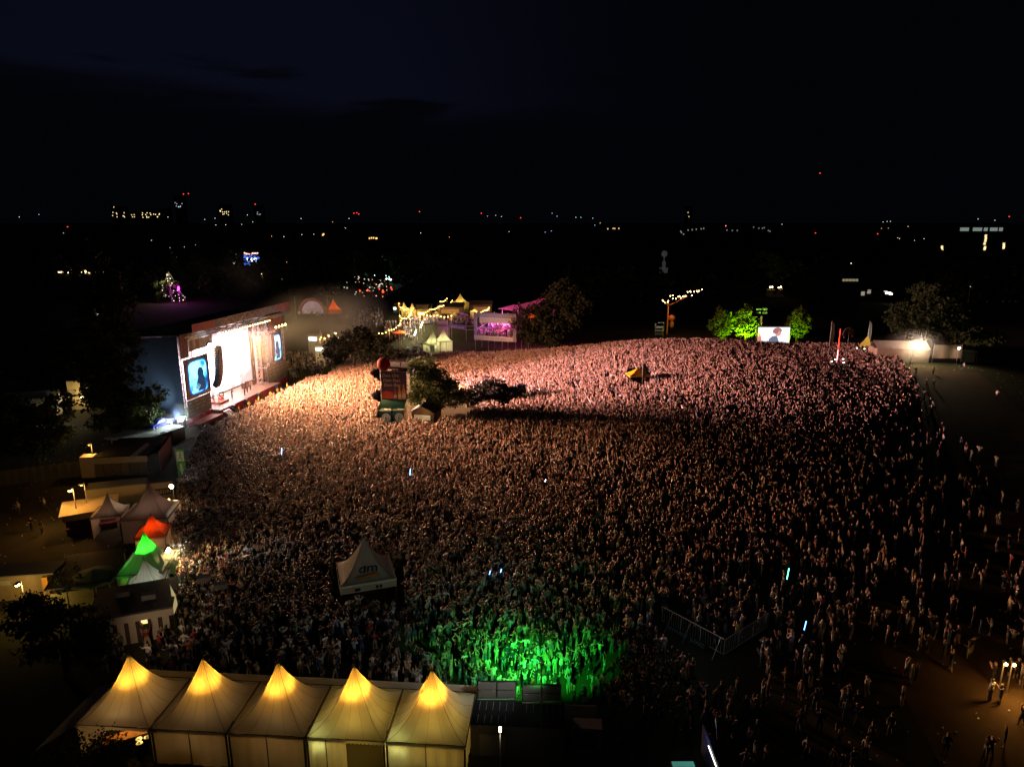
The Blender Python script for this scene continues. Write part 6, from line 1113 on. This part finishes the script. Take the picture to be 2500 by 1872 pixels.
for (x0, y0, x1, y1) in ((812, 1395, 990, 1500), (1532, 915, 1590, 950)): ok &= ~((px > x0) & (px < x1) & (py > y0) & (py < y1))
rel = (gx-S0.x)*sn.x+(gy-S0.y)*sn.y; ru = (gx-S0.x)*su.x+(gy-S0.y)*su.y; ok &= ~((rel < 6.5) & (ru > -3) & (ru < 40))
gx, gy, gz, px, py = [a[ok] for a in (gx, gy, gz, px, py)]
dd = 1/(((px[:, None]-ctrl[:, 0])**2+((py[:, None]-ctrl[:, 1])*1.6)**2)+900)**1.5; den = (dd*ctrl[:, 2]).sum(1)/dd.sum(1)
clump = np.sin(gx*.21+1.3*np.sin(gy*.17))*np.sin(gy*.26+1.1*np.sin(gx*.13+2)); fine = np.sin(gx*.9+gy*.5)*np.sin(gy*.8-gx*.6+1)
# narrow walkways left free, seen as dark lanes
lane = np.abs(px-(1440-.32*(py-830)+25*np.sin(py*.02))) < 9*(py/900.)**2; lane &= (py < 1000); lane2 = np.abs(px-(1500-.02*(py-950)+30*np.sin(py*.013))) < 12
prob = np.clip(den*1.03+np.where(den < .9, .34*clump*den+.4*fine*den, .10*clump*0+.16*np.minimum(fine, 0)), 0, 1)*np.where(lane, .5, 1)*np.where(lane2 & (py > 930) & (py < 1400), .55, 1)
k = R.random(gx.size) < prob; gx, gy, gz, px, py, den = [a[k] for a in (gx, gy, gz, px, py, den)]
# extra people: terrace, village, pit side, platform guests, hill top by the marquee
ex = []
def extra(x0, x1, y0, y1, n, Yf=None, z=None, up=.1):
    for _ in range(n):
        q = GT(R.uniform(x0, x1), R.uniform(y0, y1)); ex.append((q.x, q.y, gh(q.x, q.y)))
extra(1000, 1155, 784, 793, 190); extra(940, 1010, 795, 835, 90); extra(700, 790, 870, 915, 150); extra(960, 1050, 862, 882, 60); extra(860, 935, 760, 800, 80); extra(718, 800, 768, 772, 14); extra(790, 900, 880, 900, 60)
gt_, gl2, zU, zL = grand; gb = Matrix.Rotation(gt_.rotation_euler.z, 3, 'Z')
for _ in range(120):
    up_ = R.random() < .5; q = Vector(gt_.location)+gb@Vector((R.uniform(.8, gl2-.9), R.uniform(1.6, 5) if up_ else R.uniform(.3, 2.2), zU if up_ else zL)); ex.append(tuple(q))
for _ in range(40): q = Vector(gt_.location)+gb@Vector((R.uniform(10.5, 17), R.uniform(4, 8), 0)); ex.append((q.x, q.y, zU))
ex = np.array(ex); exz = ex[:, 2].copy()
dist = np.sqrt(gx**2+gy**2+(HC-gz)**2); vis_ = np.argsort(dist-0*(px)); inframe = (px > 4) & (px < 2496) & (py < 1890) & ~((py > 1700) & (px < 1400))
near = [i for i in vis_ if inframe[i]][:284]; nearset = np.zeros(gx.size, bool); nearset[near] = True
stage_c = S0+su*18
def build_crowd(X, Y, Z, ups, name, label):
    n = len(X); pose = np.zeros(n, int); r = R.random(n); up_idx = np.array([1, 2, 3, 10, 4]); dn_idx = np.array([0, 0, 5, 6, 7, 8, 11, 4])
    pose = np.where(r < ups, up_idx[R.integers(0, 5, n)], dn_idx[R.integers(0, 8, n)])
    ang = np.arctan2(stage_c.y-Y, stage_c.x-X)-math.pi/2+R.normal(0, .45, n); flip = R.random(n) < .05; ang = np.where(flip, ang+math.pi*R.random(n), ang); sc_ = R.normal(.985, .055, n); tilt = R.normal(0, .05, n)
    skc = SKIN[R.choice(5, n, p=[.36, .3, .2, .08, .06])]*R.uniform(.85, 1.1, (n, 1)); shc = np.array([s[1] for s in SHIRTS])[R.choice(12, n, p=SHW)]*R.uniform(.75, 1.05, (n, 1)); trc = np.array([s[1] for s in TROU])[R.integers(0, 5, n)]; hac = np.array([s[1] for s in HAIRS])[R.choice(4, n, p=[.4, .35, .2, .05])]; short = R.random(n) < .55; sho = np.full((n, 3), .05)
    AV, AF, AC, off = [], [], [], 0; AL = []
    for k in range(len(LOW)):
        V, F, rg = LOW[k]; id_ = np.where(pose == k)[0]; m_ = len(id_)
        if not m_: continue
        c, s = np.cos(ang[id_]), np.sin(ang[id_]); vx = V[:, 0][None]*sc_[id_, None]; vy = V[:, 1][None]*sc_[id_, None]+V[:, 2][None]*tilt[id_, None]; vz = V[:, 2][None]*sc_[id_, None]
        W = np.stack([vx*c[:, None]-vy*s[:, None]+X[id_, None], vx*s[:, None]+vy*c[:, None]+Y[id_, None], vz+Z[id_, None]], -1)
        tab = np.stack([skc[id_], shc[id_], trc[id_], np.where(short[id_, None], skc[id_], trc[id_]), sho[id_], hac[id_]], 1); C = tab[:, rg]
        AV.append(W.reshape(-1, 3)); AC.append(C.reshape(-1, 3)); nv = len(V)
        fl = np.concatenate([np.array(f) for f in F]); ln = np.array([len(f) for f in F]); AF.append((fl[None]+(off+np.arange(m_)*nv)[:, None]).ravel()); AL.append(np.tile(ln, m_)); off += nv*m_
    V = np.concatenate(AV); C = np.concatenate(AC); LI = np.concatenate(AF); LN = np.concatenate(AL)
    me = bpy.data.meshes.new(name); me.vertices.add(len(V)); me.vertices.foreach_set('co', V.astype(np.float32).ravel()); me.loops.add(len(LI)); me.loops.foreach_set('vertex_index', LI.astype(np.int32)); me.polygons.add(len(LN)); me.polygons.foreach_set('loop_start', np.concatenate([[0], np.cumsum(LN)[:-1]]).astype(np.int32)); me.update()
    a = me.attributes.new('Col', 'FLOAT_COLOR', 'POINT'); a.data.foreach_set('color', np.concatenate([C, np.ones((len(C), 1))], 1).astype(np.float32).ravel()); me.polygons.foreach_set('use_smooth', np.ones(len(LN), bool))
    me.materials.append(mat('crowd_cloth', (1, 1, 1), .42, attr='Col', vary=.2, spec=.5)); o = bpy.data.objects.new(name, me); LINK(o); tag(o, label, 'crowd', kind='stuff'); return o
km = ~nearset; up_p = np.clip(.42*smooth(den, .5, 1.)+.08, 0, .5)
build_crowd(np.concatenate([gx[km], ex[:, 0]]), np.concatenate([gy[km], ex[:, 1]]), np.concatenate([gz[km], exz]), np.concatenate([up_p[km], np.full(len(ex), .2)]), 'crowd', 'vast dense festival crowd facing the stage, lit rose and orange')
print('crowd', int(km.sum()), 'near', len(near))
# ---- individual people
SKM = mat('skin', (1, 1, 1), .6, objcol=True, vary=.12); CLM = mat('clothing', (1, 1, 1), .8, objcol=True, vary=.2); HRM = mat('hair', (1, 1, 1), .6, objcol=True, vary=.3, spec=.3); EYE = mat('eye', (.01, .01, .01), .3)
def sub_mesh(V, F, keep, off, name, m):
    Vn = np.zeros_like(V)
    for f in F:
        a, b, c = V[f[0]], V[f[1]], V[f[2]]; nn = np.cross(b-a, c-a)
        for i in f: Vn[i] += nn
    Vn /= np.linalg.norm(Vn, axis=1)[:, None]+1e-9; fs = [f for f in F if all(keep[i] for i in f)]; used = sorted({i for f in fs for i in f}); mp_ = {i: j for j, i in enumerate(used)}; me = bpy.data.meshes.new(name); me.from_pydata([tuple(V[i]+Vn[i]*off) for i in used], [], [tuple(mp_[i] for i in f) for f in fs]); me.materials.append(m); me.polygons.foreach_set('use_smooth', [True]*len(fs)); me.update(); return me
PROTO = []
for ar, lg, ln, ds in POSES:
    J, E_ = skeleton(ar, lg, ln); J['nose'] = ((0, J['hd0'][0][1]+.10, 1.635), (.014, .02)); E2 = E_+[('hd0', 'nose', 'skin')]; V, F = grow(J, E2, 1); rg = regions(V, J, E_); b = MB(); b.add(V, F)
    hd = J['hd1'][0]
    for sx in (-1, 1): b.ell((sx*.032, hd[1]+.088, hd[2]-.01), (.013, .008, .009), 6, 4, mi=1); b.ell((sx*.082, hd[1], hd[2]-.02), (.012, .02, .03), 6, 4)
    b.ell((0, hd[1]+.083, hd[2]-.085), (.024, .008, .007), 6, 4, mi=1)
    for s, sx in (('L', -1), ('R', 1)):       # five tapering, slightly curled fingers
        w_, h_ = Vector(J['wr'+s][0]), Vector(J['ha'+s][0]); d = (h_-w_).normalized(); sd = d.cross(Vector((0, 1, 0.2))).normalized(); cu = sd.cross(d)
        for i, l_ in enumerate((.062, .072, .068, .052)):
            p0 = h_+sd*(-.027+.018*i); p1_ = p0+d*l_*.55; b.tube(p0, p1_, .0095, .0085, 5).tube(p1_, p1_+d*l_*.45+cu*.02, .0085, .006, 5)
        p0 = w_+d*.03+sd*(-.035*sx); p1_ = p0+d*.035-sd*.03*sx; b.tube(p0, p1_, .012, .010, 5).tube(p1_, p1_+d*.03, .010, .007, 5)
    bo = b.build('body', [SKM, EYE], None, True); bme = bo.data; bpy.data.objects.remove(bo)
    sh = sub_mesh(V, F, rg == 1, .014, 'shirt', CLM); tl2 = sub_mesh(V, F, (rg == 2) | (rg == 3) | ((rg == 1) & (V[:, 2] < 1.04)), .012, 'trousers', CLM); so = sub_mesh(V, F, (rg == 2) | ((rg == 1) & (V[:, 2] < 1.04)) | ((rg == 3) & (V[:, 2] > .42)), .02, 'shorts', CLM)
    hb_ = MB().ell((0, hd[1]-.012, hd[2]+.012), (.09, .108, .108), 12, 7, z0=-.15, z1=1); hb_.ell((0, hd[1]-.055, hd[2]-.05), (.075, .06, .10), 10, 6); h1 = hb_.build('hair', HRM, None, True); h1m = h1.data; bpy.data.objects.remove(h1)
    hb_ = MB().ell((0, hd[1]-.012, hd[2]+.012), (.092, .108, .11), 12, 7, z0=-.15, z1=1); hb_.ell((0, hd[1]-.07, hd[2]-.15), (.085, .055, .2), 10, 7); h2 = hb_.build('hair', HRM, None, True); h2m = h2.data; bpy.data.objects.remove(h2)
    sb_ = sub_mesh(V, F, rg == 4, .012, 'shoes', CLM); PROTO.append((bme, sh, tl2, so, h1m, h2m, sb_, ds))
def person(loc, ang, pose, shirt, trou, hair, skin, label, long=False, sc_=1., grp=None, cat='person'):
    P = PROTO[pose]; o = bpy.data.objects.new('person', P[0]); LINK(o); o.location = loc; o.rotation_euler = (0, 0, ang); o.scale = (sc_,)*3; o.color = (*skin, 1); tag(o, label, cat, grp)
    for nm, me, c in (('shirt', P[1], shirt), ('trousers' if trou[1] else 'shorts', P[2] if trou[1] else P[3], trou[0]), ('hair', P[5] if long else P[4], hair), ('shoes', P[6], (.25, .25, .25) if R.random() < .4 else (.02, .02, .02))):
        c_ = bpy.data.objects.new(nm, me); LINK(c_); c_.parent = o; c_.color = (*c, 1)
    return o
def zone(x, y):
    if 930 < x < 1480 and y > 1480: return 'in the green light patch' if x < 1380 else 'at the right rim of the green light'
    if x < 440: return 'between the striped pavilion and the bottom tents'
    if x < 640: return 'behind the second bottom tent'
    if x < 930: return 'behind the middle bottom tents'
    if x < 1480: return 'above the green light patch'
    if 1600 < x < 1900 and 1400 < y < 1560: return 'above the dark fence corner'
    if x > 2230 and y > 1550: return 'in the amber light at the right'
    if y > 1780: return 'near the blue hoarding on the dark meadow' if x < 1900 else 'low on the dark meadow at the right'
    if y > 1580: return 'on the dark meadow below the fence corner' if x < 1950 else 'on the empty dark meadow right of the fence'
    return 'on the dark upper meadow at the right'
usedl = {}
for i in near:
    gx_, gy_, gz_ = gx[i], gy[i], gz[i]; zn = zone(px[i], py[i]); green = 'green' in zn
    for tr_ in range(400):
        po = int(R.choice(12, p=[.2, .05, .05, .04, .1, .1, .12, .08, .06, .1, .04, .06])); si = int(R.choice(12, p=SHW)); ti = int(R.integers(0, 5)); hi = int(R.choice(4, p=[.4, .35, .2, .05])); lg_ = R.random() < .45
        lb = 'person %s, %s top, %s, %s' % (POSES[po][3], SHIRTS[si][0], TROU[ti][0], zn)
        if len(lb.split()) > 16 : lb = 'person %s, %s top, %s' % (POSES[po][3].replace('holding both hands before the face', 'hands at face'), SHIRTS[si][0], zn)
        if len(lb.split()) > 16: continue
        if lb not in usedl: break
    usedl[lb] = 1
    if green and R.random() < .55 and SHIRTS[si][0] in ('black', 'navy'): pass
    a_ = math.atan2(stage_c.y-gy_, stage_c.x-gx_)-math.pi/2+R.normal(0, .6)
    if px[i] > 1600: a_ = R.uniform(0, 6.28)
    person((gx_, gy_, gz_), a_, po, tuple(np.array(SHIRTS[si][1])*R.uniform(.6, .9)), (TROU[ti][1], 'shorts' not in TROU[ti][0]), HAIRS[hi][1], tuple(SKIN[R.choice(5, p=[.36, .3, .2, .08, .06])]), lb, lg_, R.normal(.98, .05), 'people standing nearest the camera')
# band on stage, pit guards, walkers by the marquee and the yard
WHS, BKS = (.7, .68, .62), (.02, .02, .02)
for k, (u_, y_, po, shc_, lb) in enumerate(((14.6, .4, 6, BKS, 'person in black playing at the near side of the stage deck'), (17.4, -.6, 2, (.5, .1, .03), 'person in red with one arm up at the middle of the deck'), (19.4, .0, 4, BKS, 'person in black holding a microphone mid stage'), (21.6, .6, 6, (.45, .12, .04), 'person in rust red playing right of the singer'), (11.2, 2.2, 4, WHS, 'person in white playing behind the drum kit'))):
    person(SW(u_, y_, 1.4+(.4 if k == 4 else 0)), SA+math.pi, po, shc_, (BKS, True), HAIRS[0][1], (.45, .28, .2), lb, k == 2, 1.05, 'band on the stage deck')
for k, u_ in enumerate((8.6, 12.0, 15.6, 20.0, 23.0, 27.0)): person(SW(u_, -4.6, 0), SA+math.pi+R.normal(0, .4), (0, 7, 5, 0, 5, 7)[k], (.75, .7, .05), ((.05, .07, .15), True), HAIRS[k % 3][1], (.45, .28, .2), 'guard in a yellow vest in the stage pit, %s from the near end' % ('first', 'second', 'third', 'fourth', 'fifth', 'last')[k], False, 1, 'guards in the stage pit')
for k, (x, y, po, sh_, lb) in enumerate(((2277, 915, 0, (.35, .3, .25), 'person standing alone in the floodlit path below the canvas hoarding'), (2221, 892, 5, (.08, .15, .4), 'person in blue beside the blazing marquee wall'), (2235, 915, 7, BKS, 'person in black on the path left of the lone standing figure'), (2262, 945, 9, BKS, 'dark figure walking down the lit path'), (2278, 947, 9, (.1, .1, .1), 'second dark figure walking down the lit path'), (2352, 905, 9, (.3, .3, .3), 'person walking under the small white floodlight'), (2432, 975, 9, (.4, .4, .4), 'person in light clothes walking alone at the far right edge'),
    (113, 1248, 9, (.5, .5, .48), 'person in a white top crossing the orange lit yard'), (48, 1258, 0, (.4, .4, .4), 'dim person in grey at the left end of the yard'), (104, 1305, 0, BKS, 'dark person right of the orange glow in the yard'), (80, 1300, 7, BKS, 'dark person left of the orange glow in the yard'), (203, 1108, 0, BKS, 'dark person beside the lorry cab, nearest to it'), (217, 1110, 7, BKS, 'second dark person beside the lorry cab'), (216, 1050, 9, BKS, 'dark person in the amber lane by the poplar foot'), (352, 1572, 0, (.35, .25, .15), 'person standing in the lit doorway of the striped pavilion'))):
    q = GT(x, y); person(q, R.uniform(0, 6.28), po, sh_, ((.05, .05, .07), True), HAIRS[k % 3][1], (.42, .26, .18), lb, False, 1.02)
# green pole spotlight, then white fill spots added to brighten the near crowd
q = G(1320, 1850); fp = Vector((q.x, q.y, 7.2)); flood(fp, 'green stage spotlight on a pole behind the dark containers', 14000, (.015, 1, .06), tuple(G(1290, 1645)), r=.1, s=10, cone=40, blend=1, name='green_spotlight')
for x_, y_, p_ in ((1140, 1625, 8000), (1230, 1610, 9000), (1410, 1630, 10000)): lamp('SPOT', fp+Vector((0, 1.2, .4)), p_, (.015, 1, .06), .1, aim=tuple(G(x_, y_)), cone=36, blend=1)
lamp('SPOT', fp+Vector((0, 1.2, .4)), 700, (.02, 1, .08), .2, aim=tuple(G(1290, 1520)), cone=84, blend=1)
lamp('SPOT', fp+Vector((0, 0, .6)), 1300, (.9, .95, .85), .3, aim=tuple(G(1000, 1500)), cone=110, blend=1)
lamp('SPOT', At(404, 1341, 61.6)+Vector((.6, .2, .3)), 1100, (.8, .88, 1), .3, aim=tuple(G(1000, 1330)), cone=62, blend=1)
lt_ = MB()
for k in range(2600):
    x_, y_ = (random.uniform(8, 110), random.uniform(30, 150)) if k % 4 else (random.uniform(-75, -42), random.uniform(60, 120)); a_ = random.uniform(0, 3); z_ = gh(x_, y_)+.07
    lt_.box((x_, y_, z_+.03), (random.uniform(.06, .16), random.uniform(.05, .12), .07), a_, random.choice((0, 0, 1)))
tag(lt_.build('litter', [mat('litter_white', (.6, .6, .58), .7), mat('litter_brown', (.2, .14, .08), .8)]), 'cups and paper scattered over the trampled meadow', 'litter', kind='stuff')
lamp('POINT', tuple(G(1690, 1580)+Vector((-1, -2.5, 5))), 60, (.8, .9, 1), .2)  # unseen lamp added to make the fence corner visible
# ------------------------------------------------------------------ render settings
sc.render.engine = 'CYCLES'; cy = sc.cycles
cy.use_denoising = True; cy.denoising_prefilter = 'ACCURATE'; cy.max_bounces = 4; cy.diffuse_bounces = 1; cy.glossy_bounces = 2; cy.transmission_bounces = 3; cy.volume_bounces = 0; cy.transparent_max_bounces = 8; cy.use_light_tree = True; cy.sample_clamp_indirect = 4; cy.sample_clamp_direct = 0; cy.caustics_reflective = False; cy.caustics_refractive = False
cy.volume_step_rate = 2.0; cy.volume_max_steps = 96
vs_ = sc.view_settings; vs_.view_transform = 'Standard'; vs_.look = 'None'; vs_.exposure = 0; vs_.gamma = 1
